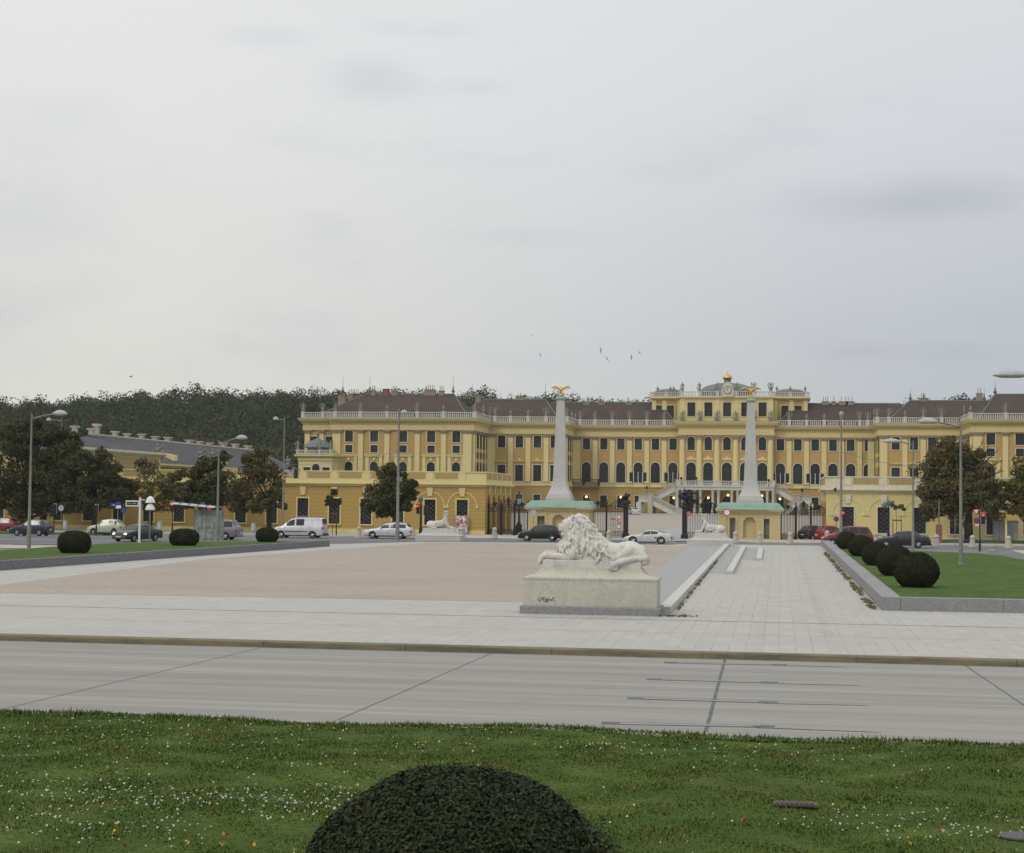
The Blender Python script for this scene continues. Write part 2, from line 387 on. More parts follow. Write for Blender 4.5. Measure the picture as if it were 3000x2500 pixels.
def leafmat(name, a, b, c3, amt=.3, scale=.5):
    m = Mt(name, .75, .15)
    c = m.mix(a, b, m.island()); c = m.mix(c, c3, m.math('MULTIPLY', m.ramp(m.noise(scale, 4, .6), .47, .62), amt))
    m.color(c)
    m.b.inputs['Subsurface Weight'].default_value = 0.0
    return m.m
M['yew'] = leafmat('dark_clipped_yew', (.011, .017, .006), (.030, .036, .013), (.045, .032, .015), .5, 1.2)
M['bush'] = leafmat('near_box_bush_leaves', (.013, .024, .010), (.034, .046, .020), (.05, .038, .020), .25, 2.0)
M['blade'] = leafmat('grass_blades', (.048, .088, .014), (.092, .136, .024), (.12, .12, .034), .6, .9)
M['t_dark'] = leafmat('dark_chestnut_leaves', (.030, .040, .014), (.062, .068, .024), (.105, .075, .028), .5, .35)
M['t_brown'] = leafmat('browning_chestnut_leaves', (.058, .068, .024), (.105, .096, .034), (.135, .088, .034), .7, .35)
M['t_olive'] = leafmat('olive_autumn_leaves', (.055, .070, .020), (.11, .10, .034), (.15, .10, .035), .5, .4)

m = Mt('forest_leaves', .8, .1); c = m.mix((.028, .040, .017), (.056, .070, .028), m.island()); c = m.mix(c, (.100, .112, .040), m.ramp(m.noise(.10, 3, .5), .50, .68, 0, .55)); c = m.mix(c, (.014, .024, .012), m.ramp(m.noise(.13, 3, .5, m.co(loc=(40, 9, 3))), .50, .66, 0, .6)); c = m.mix(c, (.13, .085, .03), m.ramp(m.noise(.07, 2, .5, m.co(loc=(7, 99, 3))), .62, .70, 0, .5)); m.color(c); M['forest'] = m.m

# ---------------------------------------------------------------- ground surfaces
RZ = -.18     # the concrete road lies a kerb below the square
def sheet(name, pts, mat, z, kind='structure', **k):
    mb = MB(); mb.poly([(p[0], p[1], z) for p in pts]); return mb.build(name, mat, kind=kind, fix=False, **k)
sheet('ground', [(-3000, -300), (3000, -300), (3000, 5000), (-3000, 5000)], M['hill'], -.30)
sheet('street', [(-400, 43.9), (400, 43.9), (400, 158), (-400, 158)], M['asphalt'], -.008)
GE = 29.35
sheet('concrete_road', [(-400, GE - .12), (400, GE - .12), (400, 43.75), (-400, 43.75)], M['road'], RZ)
# square: white slabs, gravel field, grey strips
pl0, pl1 = G(0, 1672), G(966, 1601); plA = pl0 + (pl0 - pl1) * .3
sq = [(-150, 44.0), (150, 44.0), (150, 62.6), (3.74, 62.6), (3.74, 150.5), (-4.0, 150.5), tuple(G(1227, 1588))[:2], tuple(G(966, 1595))[:2], (pl1.x - .2, pl1.y + .2), (pl0.x - .3, pl0.y), (plA.x - .3, plA.y), (plA.x - .3, 62.6), (-150, 62.6)]
sheet('square_paving', sq, M['paving'], 0.0)
gv = [G(0, 1738), G(700, 1749), G(1540, 1764.5), G(1925, 1772), G(2082, 1602), G(1800, 1597), G(1270, 1589.5), G(1000, 1608), G(605, 1638), G(0, 1714)]
g0, g1 = gv[0], gv[-1]
gv = [(-90, 61.9)] + [(p.x, p.y) for p in gv[:-1]] + [(g1.x, g1.y), (-60, g1.y - 14)]
sheet('gravel_field', gv, M['gravel'], .004)
a, b = G(1935, 1782), G(2110, 1603)
sheet('grey_strip', [(b.x - 2.6, b.y), (a.x - 2.1, a.y), (a.x + .1, a.y), (b.x + .3, b.y)], M['greypave'], .008)
c1a, c1b = G(2005, 1738), G(2128, 1688)
sheet('grey_ramp', [(-3.85, 91), (-3.4, 91), (-3.0, 91), (-3.2, 144), (-4.0, 144)], M['greypave'], .008)
sheet('grey_ramp', [(-2.4, 112), (-1.6, 112), (-1.75, 139), (-2.7, 139)], M['greypave'], .008)
def ribbon(name, A, B, w, h, mat, z=0.0, label=None, cat='kerb', **k):
    A, B = Vector((A[0], A[1], z)), Vector((B[0], B[1], z)); d = (B - A); ln = d.length; ang = math.atan2(d.y, d.x)
    o = thing(name, label, cat, A, ang); mb = MB(); x = 0; i = 0
    mb.rects([(0, ln, 0, w, -.05), (0, ln, 0, w, h - .02), (.02, ln - .02, .02, w - .02, h)])
    mb.build('coping', mat, o); return o
def stones(name, A, B, w, h, mat, seg, label, z0=0.0):
    """a low wall of separate long stones, jointed, one object"""
    A, B = Vector((A[0], A[1], z0)), Vector((B[0], B[1], z0)); d = B - A; ln = d.length; u = d.normalized(); nrm = Vector((-u.y, u.x, 0))
    mb = MB(); n = max(1, int(ln / seg)); st = ln / n
    for i in range(n):
        a = A + u * (i * st + .006); b = A + u * ((i + 1) * st - .006)
        hh = h + random.uniform(-.006, .006)
        c = [a, b, b + nrm * w, a + nrm * w]
        e = .015; ci = [a + u * e + nrm * e, b - u * e + nrm * e, b - u * e + nrm * (w - e), a + u * e + nrm * (w - e)]
        mb.add([(*p.xy, z0 - .1) for p in c] + [(*p.xy, z0 + hh - .015) for p in c] + [(*p.xy, z0 + hh) for p in ci],
               [(0, 1, 5, 4), (1, 2, 6, 5), (2, 3, 7, 6), (3, 0, 4, 7), (4, 5, 9, 8), (5, 6, 10, 9), (6, 7, 11, 10), (7, 4, 8, 11), (8, 9, 10, 11)])
    o = mb.build(name, mat); return tag(o, label, 'wall')
def kerbmat():
    m = Mt('mossy_kerb_stone', .9, .15)
    c = m.mix((.20, .175, .115), (.13, .118, .085), m.ramp(m.noise(2, 5, .6, m.co((.4, 1, 3))), .4, .65))
    c = m.mix(c, (.22, .15, .09), m.ramp(m.noise(.7, 5), .58, .75, 0, .5)); m.color(c).bump(m.noise(12, 4), .4, .02); return m.m
M['kerb'] = kerbmat()
# road kerb: set a little below the slabs
mb = MB(); x = -90.0
while x < 60:
    mb.rects([(x + .006, x + 3.994, 43.74, 44.0, RZ - .05), (x + .006, x + 3.994, 43.74, 44.0, -.035), (x + .006, x + 3.994, 43.77, 44.0, -.004)]); x += 4
mb.build('kerb', M['kerb'], kind='structure')
# drainage slot running along the square
mb = MB(); mb.add([(-150, 54.55, .006), (150, 55.1, .006), (150, 55.17, .006), (-150, 54.62, .006)], [(0, 1, 2, 3)]); mb.build('drain_slot', plain('rusty_slot', (.10, .065, .05)), kind='structure', fix=False)
for k, (y, w_) in enumerate([(49.7, .03)]):
    mb = MB(); mb.add([(-150, y - .3, .006), (150, y + .3, .006), (150, y + .3 + w_, .006), (-150, y - .3 + w_, .006)], [(0, 1, 2, 3)]); mb.build('paving_joint', plain('dark_joint', (.28, .26, .22)), kind='structure', fix=False)
# cross joints and patched slots of the concrete road
M['tar'] = plain('dark_joint_tar', (.13, .13, .13), .8, var=.3, scale=4)
M['patch'] = plain('light_patch_concrete', (.265, .26, .24), .8, var=.12, scale=3)
mb = MB()
for (u0, v0, u1, v1, wd) in [(1452, 1908, 990, 2110, .035), (2125, 1930, 2070, 2138, .07), (2830, 1952, 3060, 2094, .045), (785, 1893, 0, 2080, .03)]:
    a, b = G(u0, v0, RZ), G(u1, v1, RZ); a.y = 43.7; b.y = min(b.y, 30)
    n = 26
    for i in range(n):
        p = a.lerp(b, i / n); q = a.lerp(b, (i + 1) / n); j = random.uniform(-.008, .008)
        mb.add([(p.x - wd / 2 + j, p.y, RZ + .004), (p.x + wd / 2 + j, p.y, RZ + .004), (q.x + wd / 2 + j, q.y, RZ + .004), (q.x - wd / 2 + j, q.y, RZ + .004)], [(0, 1, 2, 3)])
mb.build('road_joint', M['tar'], kind='structure', fix=False)
mt_, mp_ = MB(), MB()
def strip(mb, a, b, w0, w1, z):
    d = (b - a).normalized(); n = Vector((-d.y, d.x, 0))
    mb.add([tuple(a + n * w0 + Vector((0, 0, z))), tuple(b + n * w1 + Vector((0, 0, z))), tuple(b - n * w1 + Vector((0, 0, z))), tuple(a - n * w0 + Vector((0, 0, z)))], [(0, 1, 2, 3)])
for (uL, vL, uM, vM, uR, vR) in [(1946, 1942, 2270, 1948, 2480, 1955), (1895, 1990, 2240, 2000, 2515, 2009), (1838, 2046, 2236, 2058, 2545, 2068), (1762, 2119, 2222, 2129, 2585, 2147)]:
    l, c_, r = G(uL, vL, RZ), G(uM, vM, RZ), G(uR, vR, RZ)
    strip(mt_, l, c_, .17, .17, .004); strip(mp_, l + Vector((.35, 0, 0)), c_ + Vector((-.1, 0, 0)), .10, .10, .008)
    strip(mt_, c_, r, .24, .015, .004); strip(mp_, c_ + Vector((.3, 0, 0)), c_.lerp(r, .85), .18, .03, .008)
mt_.build('repair_outline', M['tar'], kind='structure', fix=False); mp_.build('repair_fill', M['patch'], kind='structure', fix=False)

# planters
pl_in = stones('planter_wall', (3.75, 62.2), (3.75, 149.7), -.66, .50, M['granite'], 3.6, 'grey granite planter wall with wide coping running away beside the white paving')
stones('planter_wall', (4.42, 62.2), (30, 62.9), .35, .50, M['granite'], 3.3, 'front of the right granite planter facing the road, in long blocks')
stones('planter_wall', (plA.x, plA.y), (pl1.x, pl1.y), .30, .50, M['granite_d'], 3.0, 'long dark granite planter wall at the left of the gravel square')
def lawn(name, pts, z, mat):
    b = bmesh.new(); vs = [b.verts.new((p[0], p[1], z)) for p in pts]; vb = [b.verts.new((p[0], p[1], z - .6)) for p in pts]
    b.faces.new(vs); n = len(pts)
    for i in range(n): b.faces.new((vs[i], vb[i], vb[(i + 1) % n], vs[(i + 1) % n]))
    me = bpy.data.meshes.new(name); b.to_mesh(me); b.free(); return link(me, name, mat, kind='structure')
rl = [(4.40, 62.54), (4.40, 136)] + [(G(u, v, .45).x, G(u, v, .45).y) for u, v in ((2520, 1607), (2620, 1611), (2740, 1617), (2850, 1621), (2930, 1628), (3000, 1641), (3080, 1668))] + [(16, 64.5), (15, 62.94)]
lawn('right_lawn', rl, .46, M['lawn2'])
ll = [(plA.x - .1, plA.y), (pl1.x - .1, pl1.y - .1)] + [(G(u, v, .45).x, G(u, v, .45).y) for u, v in ((900, 1586.5), (700, 1587), (480, 1588.5), (333, 1592), (160, 1602), (0, 1613), (-120, 1621), (-260, 1632))]
lawn('left_lawn', ll, .46, M['lawn2'])

# sidewalk in front of the palace wings and the courtyard behind the gate
def slab(name, x0, x1, y0, y1, z, mat):
    mb = MB(); mb.rects([(x0, x1, y0, y1, -.1), (x0, x1, y0, y1, z - .02), (x0 + .02, x1 - .02, y0 + .02, y1, z)]); return mb.build(name, mat, kind='structure')
slab('sidewalk', -300, -18.6, 157.0, 172, .13, M['sidewalk'])
slab('sidewalk', -6.3, 300, 157.0, 172, .13, M['sidewalk'])
def slopesheet(name, pts, mat, dz): 
    mb = MB(); mb.poly([(x, y, dz + max(0, (y - 170) / 190 * .95)) for x, y in pts]); mb.build(name, mat, kind='structure', fix=False)
slopesheet('courtyard', [(-60, 170), (40, 170), (40, 372), (-64, 372)], M['gravel'], .06)
slopesheet('court_path', [(-16.5, 171), (-8.4, 171), (-3.6, 300), (-5, 352), (-9, 352), (-13, 230)], M['greypave'], .07)
slopesheet('court_edge', [(-60, 335), (40, 335), (40, 372), (-60, 372)], M['greypave'], .075)
sheet('gateway', [(-18.6, 157), (-6.3, 157), (-6.3, 171.5), (-18.6, 171.5)], M['greypave'], .06)

# ---------------------------------------------------------------- near lawn, bush, daisies, leaves
def lawn_h(x, y):
    return -.13 + .03 * math.sin(x * .9 + .4 * y) + .025 * math.sin(y * 1.7 - x * .5)
LX0, LX1, LY0, LY1 = -26, 22, -6, GE
nx, ny = 96, 72
V = []; 
for j in range(ny + 1):
    for i in range(nx + 1):
        x = LX0 + (LX1 - LX0) * i / nx; y = LY0 + (LY1 - LY0) * j / ny
        V.append((x, y, lawn_h(x, y) + (noise.noise((x * 2, y * 2, 0)) * .02) - (.06 if j == ny else 0)))
F = [(j * (nx + 1) + i, j * (nx + 1) + i + 1, (j + 1) * (nx + 1) + i + 1, (j + 1) * (nx + 1) + i) for j in range(ny) for i in range(nx)]
link(fast_mesh('near_lawn', np.array(V), np.array(F)), 'near_lawn', M['lawn'], kind='structure')
def inview(n, y0, y1, pw=1.0):
    """random lawn points, inside the wedge of ground the photo looks at"""
    y = y0 + (y1 - y0) * RNG.random(n) ** pw
    x = y * RNG.uniform(-.52, .17, n); return x, y
nb = 330000
y = np.sqrt(RNG.uniform(9.5 ** 2, (GE + .12) ** 2, nb)); x = y * RNG.uniform(-.56, .20, nb)
h = -.13 + .03 * np.sin(x * .9 + .4 * y) + .025 * np.sin(y * 1.7 - x * .5)
clump = np.sin(x * 2.1 + 1.7 * np.sin(y * 1.3)) * np.sin(y * 2.7 + 1.3 * np.sin(x * 1.9))
H = RNG.uniform(.015, .045, nb) * (1 + .5 * clump) * (1 + 1.6 * (y > GE - .35) * RNG.random(nb))
a = RNG.uniform(0, 2 * np.pi, nb); ln = RNG.uniform(.2, 1.0, nb) * H
wd = RNG.uniform(.004, .009, nb) * (1 + y / 22)
P = np.stack([x, y, h - .01], 1); S = np.stack([np.cos(a), np.sin(a), 0 * a], 1); Ld = np.stack([-np.sin(a), np.cos(a), 0 * a], 1)
V = np.stack([P - S * wd[:, None], P + S * wd[:, None], P + Ld * ln[:, None] + np.array([0, 0, 1]) * H[:, None]], 1).reshape(-1, 3)
link(fast_mesh('grass', V, np.arange(3 * nb).reshape(nb, 3)), 'grass', M['blade'], kind='stuff', label='mown green grass of the near lawn', cat='grass')
# daisies: tiny white discs with yellow hearts, in drifts
m = Mt('daisy_white', .6, .2); m.color((.38, .39, .34)); M['daisy'] = m.m
cx, cy = [], []
drifts = [(G(u, v, -.1), r, n) for u, v, r, n in ((300, 2330, .9, 150), (680, 2350, .8, 150), (930, 2370, .45, 120), (1000, 2310, .35, 40), (150, 2400, .8, 130), (430, 2420, .7, 70), (260, 2140, 1.6, 110), (520, 2150, 1.4, 60),
          (1150, 2150, 1.2, 60), (1750, 2180, .5, 40), (2050, 2200, 1.0, 60), (2300, 2215, 1.2, 50), (2720, 2390, .6, 80), (2900, 2440, .5, 50), (2450, 2400, .5, 24), (2600, 2430, .6, 40), (450, 2270, 1.2, 50), (900, 2260, 1.2, 40), (60, 2290, .7, 50), (60, 2190, 1.0, 40), (1230, 2200, 1.2, 30))]
for c_, r_, n_ in drifts:
    for _ in range(int(n_ * .8)): cx.append(c_.x + random.gauss(0, r_)); cy.append(c_.y + random.gauss(0, r_ * .8))
x_, y_ = inview(300, 11, 29.2); cx += list(x_); cy += list(y_)
V = []; F = []
for px, py in zip(cx, cy):
    if not (9.5 < py < GE - .15): continue
    r_ = random.uniform(.007, .017); pz = lawn_h(px, py) + random.uniform(.03, .055); tx, ty = random.uniform(-.5, .5), random.uniform(-.9, .2); n = len(V)
    for k in range(6):
        t = k * math.pi / 3; dx, dy = math.cos(t) * r_, math.sin(t) * r_; V.append((px + dx, py + dy, pz + (dx * tx + dy * -ty)))
    F.append(tuple(range(n, n + 6)))
me = bpy.data.meshes.new('daisies'); me.from_pydata(V, [], F); link(me, 'daisies', M['daisy'], kind='stuff', label='white daisies scattered in drifts over the near lawn', cat='flowers')
# clover and weed tufts at the lawn edge
# fallen leaves
LC = {'orange': (.42, .17, .04), 'yellow': (.50, .36, .06), 'pale pink-brown': (.48, .30, .22), 'dark red': (.14, .03, .025), 'brown': (.26, .15, .07)}
for k_, c_ in LC.items(): M['leaf_' + k_] = plain('fallen_leaf_' + k_.replace(' ', '_').replace('-', '_'), c_, .8, var=.35, scale=20)
def fallen(u, v, col, s, where):
    p = G(u, v, -.06); root = p; mb = MB(); n = 14; rr = []; a0 = random.random() * 6
    for k in range(n):
        t = 2 * math.pi * k / n; r_ = s * (.62 + .38 * (k % 2)) * (1.25 if k in (0, 7) else .85); rr.append((math.cos(t + a0) * r_, math.sin(t + a0) * r_, s * .55 * math.cos(2 * t) + s * .35))
    mb.add([(0, 0, 0)] + rr, [(0, 1 + k, 1 + (k + 1) % n) for k in range(n)])
    o = mb.build('fallen_leaf', M['leaf_' + col], fix=False, group='fallen leaves on the near lawn'); o.location = (p.x, p.y, lawn_h(p.x, p.y) + .05)
    tag(o, '%s fallen leaf lying on the near lawn %s' % (col, where), 'leaf')
for u, v, col, s, wh in [(772, 2173, 'pale pink-brown', .055, 'by the road edge at left'), (167, 2203, 'pale pink-brown', .045, 'far left among the grass'), (618, 2364, 'pale pink-brown', .04, 'inside the daisy drift'), (338, 2434, 'yellow', .05, 'left of the orange leaf'),
        (660, 2444, 'orange', .045, 'left of the big bush'), (555, 2474, 'yellow', .04, 'near the bottom edge, left one'), (652, 2478, 'yellow', .04, 'just below the orange leaf'), (740, 2480, 'yellow', .05, 'beside the foot of the bush at left'), (372, 2480, 'dark red', .05, 'at the bottom edge'), (864, 2494, 'yellow', .03, 'touching the left flank of the bush'),
        (372, 2345, 'brown', .03, 'above the left daisies'), (943, 2405, 'orange', .03, 'against the bush top left flank'), (2179, 2403, 'orange', .045, 'below the drain grate'), (2135, 2386, 'brown', .03, 'left of the drain grate'), (2228, 2413, 'brown', .03, 'right below the orange leaf'), (2757, 2423, 'pale pink-brown', .05, 'right of the drain grate in daisies'),
        (2710, 2449, 'yellow', .03, 'under the pink-brown leaf at right'), (2663, 2474, 'yellow', .04, 'at the bottom edge at right'), (2016, 2474, 'orange', .035, 'right of the bush near the bottom edge'), (2310, 2232, 'brown', .03, 'halfway to the road at right'), (1825, 2371, 'orange', .03, 'just right of the bush'), (2067, 2410, 'brown', .03, 'between bush and drain grate')]:
    fallen(u, v, col, s, wh)
# drain grate in the lawn and the round cover at the right edge
p = G(2330, 2368, -.12)
o = thing('drain_grate', 'small rusty rectangular drain grate sunk in the near lawn', 'drain', (p.x, p.y, lawn_h(p.x, p.y) + .03))
mb = MB(); mb.rects([(-.29, .29, -.11, .11, 0), (-.29, .29, -.11, .11, .03)]); mb.build('frame', plain('grate_frame', (.10, .075, .07)), o)
mb = MB(); [mb.box(-.26 + i * .0655, -.26 + i * .0655 + .035, -.09, .09, .03, .045) for i in range(8)]; mb.build('grille', plain('rusty_grate', (.09, .06, .055)), o)
p = G(2985, 2446, -.12)
o = MB().lathe((0, 0, 0), [(.24, 0), (.24, .02), (.20, .03), (.02, .035)], 24).build('drain_cover', plain('grey_iron_cover', (.10, .09, .09)), label='round grey drain cover in the lawn at the right edge', cat='drain'); o.location = (p.x, p.y, lawn_h(p.x, p.y) + .02)

def leafy_ball(name, c, rx, rz, n, leaf, mat, label, lift=0.0, group=None, sq=1.0, cut=None):
    """clipped bush: dark twig core plus leaf faces; squarish dome when sq>1"""
    o = thing(name, label, 'bush', c, 0, group)
    U = RNG.normal(0, 1, (n, 3)); U /= np.linalg.norm(U, axis=1)[:, None]
    if sq != 1.0:
        k = (np.abs(U[:, 0]) ** (2 * sq) + np.abs(U[:, 1]) ** (2 * sq) + np.abs(U[:, 2]) ** (2 * sq)) ** (-1 / (2 * sq)); Uq = U * k[:, None]
    else: Uq = U
    lump = 1 + .009 * np.sin(U[:, 0] * 9 + U[:, 2] * 5) + .008 * np.sin(U[:, 1] * 13 + 1 + U[:, 0] * 4)
    rr = lump * RNG.uniform(.955, 1.012, n) + (RNG.random(n) < .03) * RNG.uniform(0, .025, n)
    P = Uq * rr[:, None] * np.array([rx, rx, rz]); P[:, 2] += rz * .96
    keep = P[:, 2] > -.02; P = P[keep]; Nn = (Uq / np.array([rx, rx, rz]))[keep]; Nn /= np.linalg.norm(Nn, axis=1)[:, None]
    V, F = leaf_quads(P, Nn, leaf, .55, 1.0)
    link(fast_mesh('foliage', V, F), 'foliage', mat, o)
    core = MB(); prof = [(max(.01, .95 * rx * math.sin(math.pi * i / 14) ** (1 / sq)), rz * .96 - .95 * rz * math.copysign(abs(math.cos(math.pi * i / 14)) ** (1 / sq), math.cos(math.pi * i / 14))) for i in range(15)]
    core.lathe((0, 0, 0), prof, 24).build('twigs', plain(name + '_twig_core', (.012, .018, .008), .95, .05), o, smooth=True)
    return o
Yb = 12.6
pb = at(1340, 2400, Yb)
leafy_ball('box_bush', (pb.x, Yb, -.12), 1.235, 1.03, 112000, .019, M['bush'], 'big dark rounded box bush in the near lawn, cut by the frame bottom', sq=1.0)

# loose new shoots standing out of the clipped surface, and the untrimmed sprig at its right flank
bb = [q for q in bpy.data.objects if q.name == 'box_bush'][0]
n = 900; U = RNG.normal(0, 1, (n, 3)); U[:, 2] = np.abs(U[:, 2]); U /= np.linalg.norm(U, axis=1)[:, None]
P = U * np.array([1.235, 1.235, 1.03]) * RNG.uniform(1.0, 1.035, n)[:, None]; P[:, 2] += 1.03 * .96
q_ = RNG.normal(0, 1, (1500, 3)) * np.array([.06, .08, .11]) + np.array([1.13, -.15, 1.40]); P = np.concatenate([P, q_]); Nn = np.concatenate([U, np.tile([.6, -.6, .5], (1500, 1))])
V, F = leaf_quads(P, Nn, .020, .8)
link(fast_mesh('shoots', V, F), 'shoots', leafmat('new_box_shoots', (.025, .038, .014), (.055, .070, .028), (.07, .055, .03), .3, 2.0), bb)

# ---------------------------------------------------------------- palace
def front(Yf): return (lambda s, d, z: (s, Yf - d, z)), 0.0
def east(Xf): return (lambda s, d, z: (Xf + d, s, z)), R(90)
def west(Xf): return (lambda s, d, z: (Xf - d, s, z)), R(-90)
def wall_open(mb, T, s0, s1, z0, z1, cols, rec=.32):
    """wall front with true openings and their reveals. cols: [(centre, [(za, zb, w, arch)])]"""
    cols = sorted(cols); x = s0
    def q(a, b, c, d): mb.add([T(*a), T(*b), T(*c), T(*d)], [(0, 1, 2, 3)])
    for sc, ops in cols:
        W = max(o[2] for o in ops) / 2 + .02
        q((x, 0, z0), (sc - W, 0, z0), (sc - W, 0, z1), (x, 0, z1)); x = sc + W
        z = z0
        for za, zb, w_, arch in sorted(ops):
            q((sc - W, 0, z), (sc + W, 0, z), (sc + W, 0, za), (sc - W, 0, za))
            h = w_ / 2
            for sg in (-1, 1): q((sc + sg * h, 0, za), (sc + sg * W, 0, za), (sc + sg * W, 0, zb), (sc + sg * h, 0, zb))
            zs = zb - h if arch else zb
            for sg in (-1, 1): q((sc + sg * h, 0, za), (sc + sg * h, -rec, za), (sc + sg * h, -rec, zs), (sc + sg * h, 0, zs))
            q((sc - h, 0, za), (sc + h, 0, za), (sc + h, -rec, za), (sc - h, -rec, za))
            if arch:
                n = 10; pts = [(sc - h * math.cos(math.pi * k / n), zs + h * math.sin(math.pi * k / n)) for k in range(n + 1)]
                for k in range(n):
                    (xa, a_), (xb, b_) = pts[k], pts[k + 1]
                    q((xa, 0, a_), (xb, 0, b_), (xb, 0, zb), (xa, 0, zb)); q((xa, 0, a_), (xb, 0, b_), (xb, -rec, b_), (xa, -rec, a_))
            else: q((sc - h, 0, zb), (sc + h, 0, zb), (sc + h, -rec, zb), (sc - h, -rec, zb))
            z = zb
        q((sc - W, 0, z), (sc + W, 0, z), (sc + W, 0, z1), (sc - W, 0, z1))
    q((x, 0, z0), (s1, 0, z0), (s1, 0, z1), (x, 0, z1))
def outline(w_, h_, arch, n=12):
    r = w_ / 2
    if not arch: return [(-r, 0), (r, 0), (r, h_), (-r, h_)]
    return [(-r, 0), (r, 0)] + [(r * math.cos(math.pi * k / n), h_ - r + r * math.sin(math.pi * k / n)) for k in range(n + 1)]
WC = {}
def put(root, name, me, T, rz, s, d, z, mat, parent=None, **k):
    """instance of a shared mesh, placed on a facade"""
    o = bpy.data.objects.new(name, me); COL.objects.link(o); o.parent = parent or root
    if parent is None:
        p = T(s, d, z); o.location = (p[0] - root.location.x, p[1] - root.location.y, p[2] - root.location.z); o.rotation_euler = (0, 0, rz)
    if not me.materials: me.materials.append(mat)
    return o
def mesh_of(mb, name):
    me = bpy.data.meshes.new(name); me.from_pydata([tuple(p) for p in mb.v], [], mb.f)
    b = bmesh.new(); b.from_mesh(me); bmesh.ops.recalc_face_normals(b, faces=b.faces); b.to_mesh(me); b.free(); return me
def window(root, name, T, rz, s, za, zb, w_, arch=False, fr=.16, rec=.30, mat=None, bars=(2, 3), sur=None, grille=False, sill=True):
    """window part > pane, glazing_bars; the part itself is the painted surround"""
    mat = mat or M['cream']; key = (round(w_, 2), round(zb - za, 2), arch, fr, bars, mat.name, grille, rec); h = zb - za
    if key not in WC:
        A, B = outline(w_ + 2 * fr, h + fr, arch), outline(w_, h, arch); n = len(A); sm = MB()
        yo, yi = (-.06, .05) if rec > .1 else (-.012, .0)
        for i in range(n):
            j = (i + 1) % n
            if i == 0: continue
            a, b, c, d = A[i], A[j], B[j], B[i]
            sm.add([(a[0], yo, a[1]), (b[0], yo, b[1]), (c[0], yo, c[1]), (d[0], yo, d[1])], [(0, 1, 2, 3)])
            sm.add([(a[0], yo, a[1]), (b[0], yo, b[1]), (b[0], yi, b[1]), (a[0], yi, a[1])], [(0, 1, 2, 3)])
            sm.add([(c[0], yo, c[1]), (d[0], yo, d[1]), (d[0], yi, d[1]), (c[0], yi, c[1])], [(0, 1, 2, 3)])
        if sill and rec > .1: sm.box(-w_ / 2 - fr, w_ / 2 + fr, -.14, .02, -.14, 0)
        pm = MB(); pm.add([(x, rec, z) for x, z in outline(w_, h, arch)], [tuple(range(len(outline(w_, h, arch))))])
        bm_ = MB(); t = .045
        nx_, nz_ = bars
        for k in range(1, nx_): xx = -w_ / 2 + w_ * k / nx_; bm_.box(xx - t, xx + t, rec - .07 if rec > .1 else rec - .02, rec - .01, 0, h - (0 if not arch else .03))
        for k in range(1, nz_): zz = (h - (w_ / 2 if arch else 0)) * k / (nz_ - (1 if arch else 0)); bm_.box(-w_ / 2, w_ / 2, rec - .065, rec - .012, zz - t * .8, zz + t * .8)
        for sg in (-1, 1): bm_.box(sg * w_ / 2 - .05, sg * w_ / 2 + .05, rec - .075, rec - .008, 0, h - (w_ / 2 if arch else 0))
        gm = None
        if grille:
            gm = MB(); k = int(h / .42)
            for i in range(k):
                z0_ = h * i / k; z1_ = h * (i + 1) / k
                for a_, b_ in ((-w_ / 2, 0), (0, w_ / 2)):
                    gm.path([(a_, .08, z0_), ((a_ + b_) / 2 + .06, .08, (z0_ + z1_) / 2), (a_, .08, z1_)], .014, 3)
                    gm.path([(b_, .08, z0_), ((a_ + b_) / 2 - .06, .08, (z0_ + z1_) / 2), (b_, .08, z1_)], .014, 3)
        WC[key] = (mesh_of(sm, 'surround'), mesh_of(pm, 'pane'), mesh_of(bm_, 'bars'), mesh_of(gm, 'grille') if gm else None)
    a, b, c, g = WC[key]
    o = put(root, name, a, T, rz, s, 0, za, mat)
    put(root, 'pane', b, T, rz, 0, 0, 0, M['glassw'], o); put(root, 'glazing_bars', c, T, rz, 0, 0, 0, M['muntin'], o)
    if g: put(root, 'grille', g, T, rz, 0, 0, 0, M['grille'], o)
    return o
M['grille'] = plain('grey_iron_grille', (.16, .16, .16), .6)
PC = {}
def pilaster(root, T, rz, s, w_, z0, zc, z1, pitch_out=.28, round_=False, ped=True):
    key = (w_, z0, zc, z1, round_, ped, pitch_out)
    if key not in PC:
        a, c, b = MB(), MB(), MB(); h = zc - z0
        if round_: a.lathe((0, -.05, 0), [(w_ * .52, 0), (w_ * .52, .3), (w_ * .44, .45), (w_ * .44, h * .4), (w_ * .38, h)], 16)
        else: a.box(-w_ / 2, w_ / 2, -pitch_out, .02, .4, h); a.box(-w_ * .56, w_ * .56, -pitch_out - .06, .02, 0, .4)
        e = w_ / 2; hc = z1 - zc; k = .38 if round_ else 0
        c.rects([(-e, e, -pitch_out - k, .02, 0), (-e * 1.02, e * 1.02, -pitch_out - k - .02, .02, hc * .35), (-e * 1.45, e * 1.45, -pitch_out - k - .2, .02, hc * .8), (-e * 1.5, e * 1.5, -pitch_out - k - .22, .02, hc)])
        for sg in (-1, 1): c.ball((sg * e * 1.25, -pitch_out - k - .08, hc * .68), .2, 6, 4)
        c.ball((0, -pitch_out - k - .06, hc * .4), .16, 6, 4)
        PC[key] = (mesh_of(a, 'pilaster'), mesh_of(c, 'capital'))
    a, c = PC[key]
    o = put(root, 'column' if round_ else 'pilaster', a, T, rz, s, 0, z0, M['pale'])
    q = put(root, 'capital', c, T, rz, 0, 0, 0, M['capital'], o); q.location = (0, 0, zc - z0)
    return o
ZG, ZS, ZP, ZCc, ZCt, ZE, ZB = .3, 6.7, 7.6, 17.1, 17.95, 20.4, 21.75      # ground, string course, pilaster foot, capital, cornice top, balustrade top
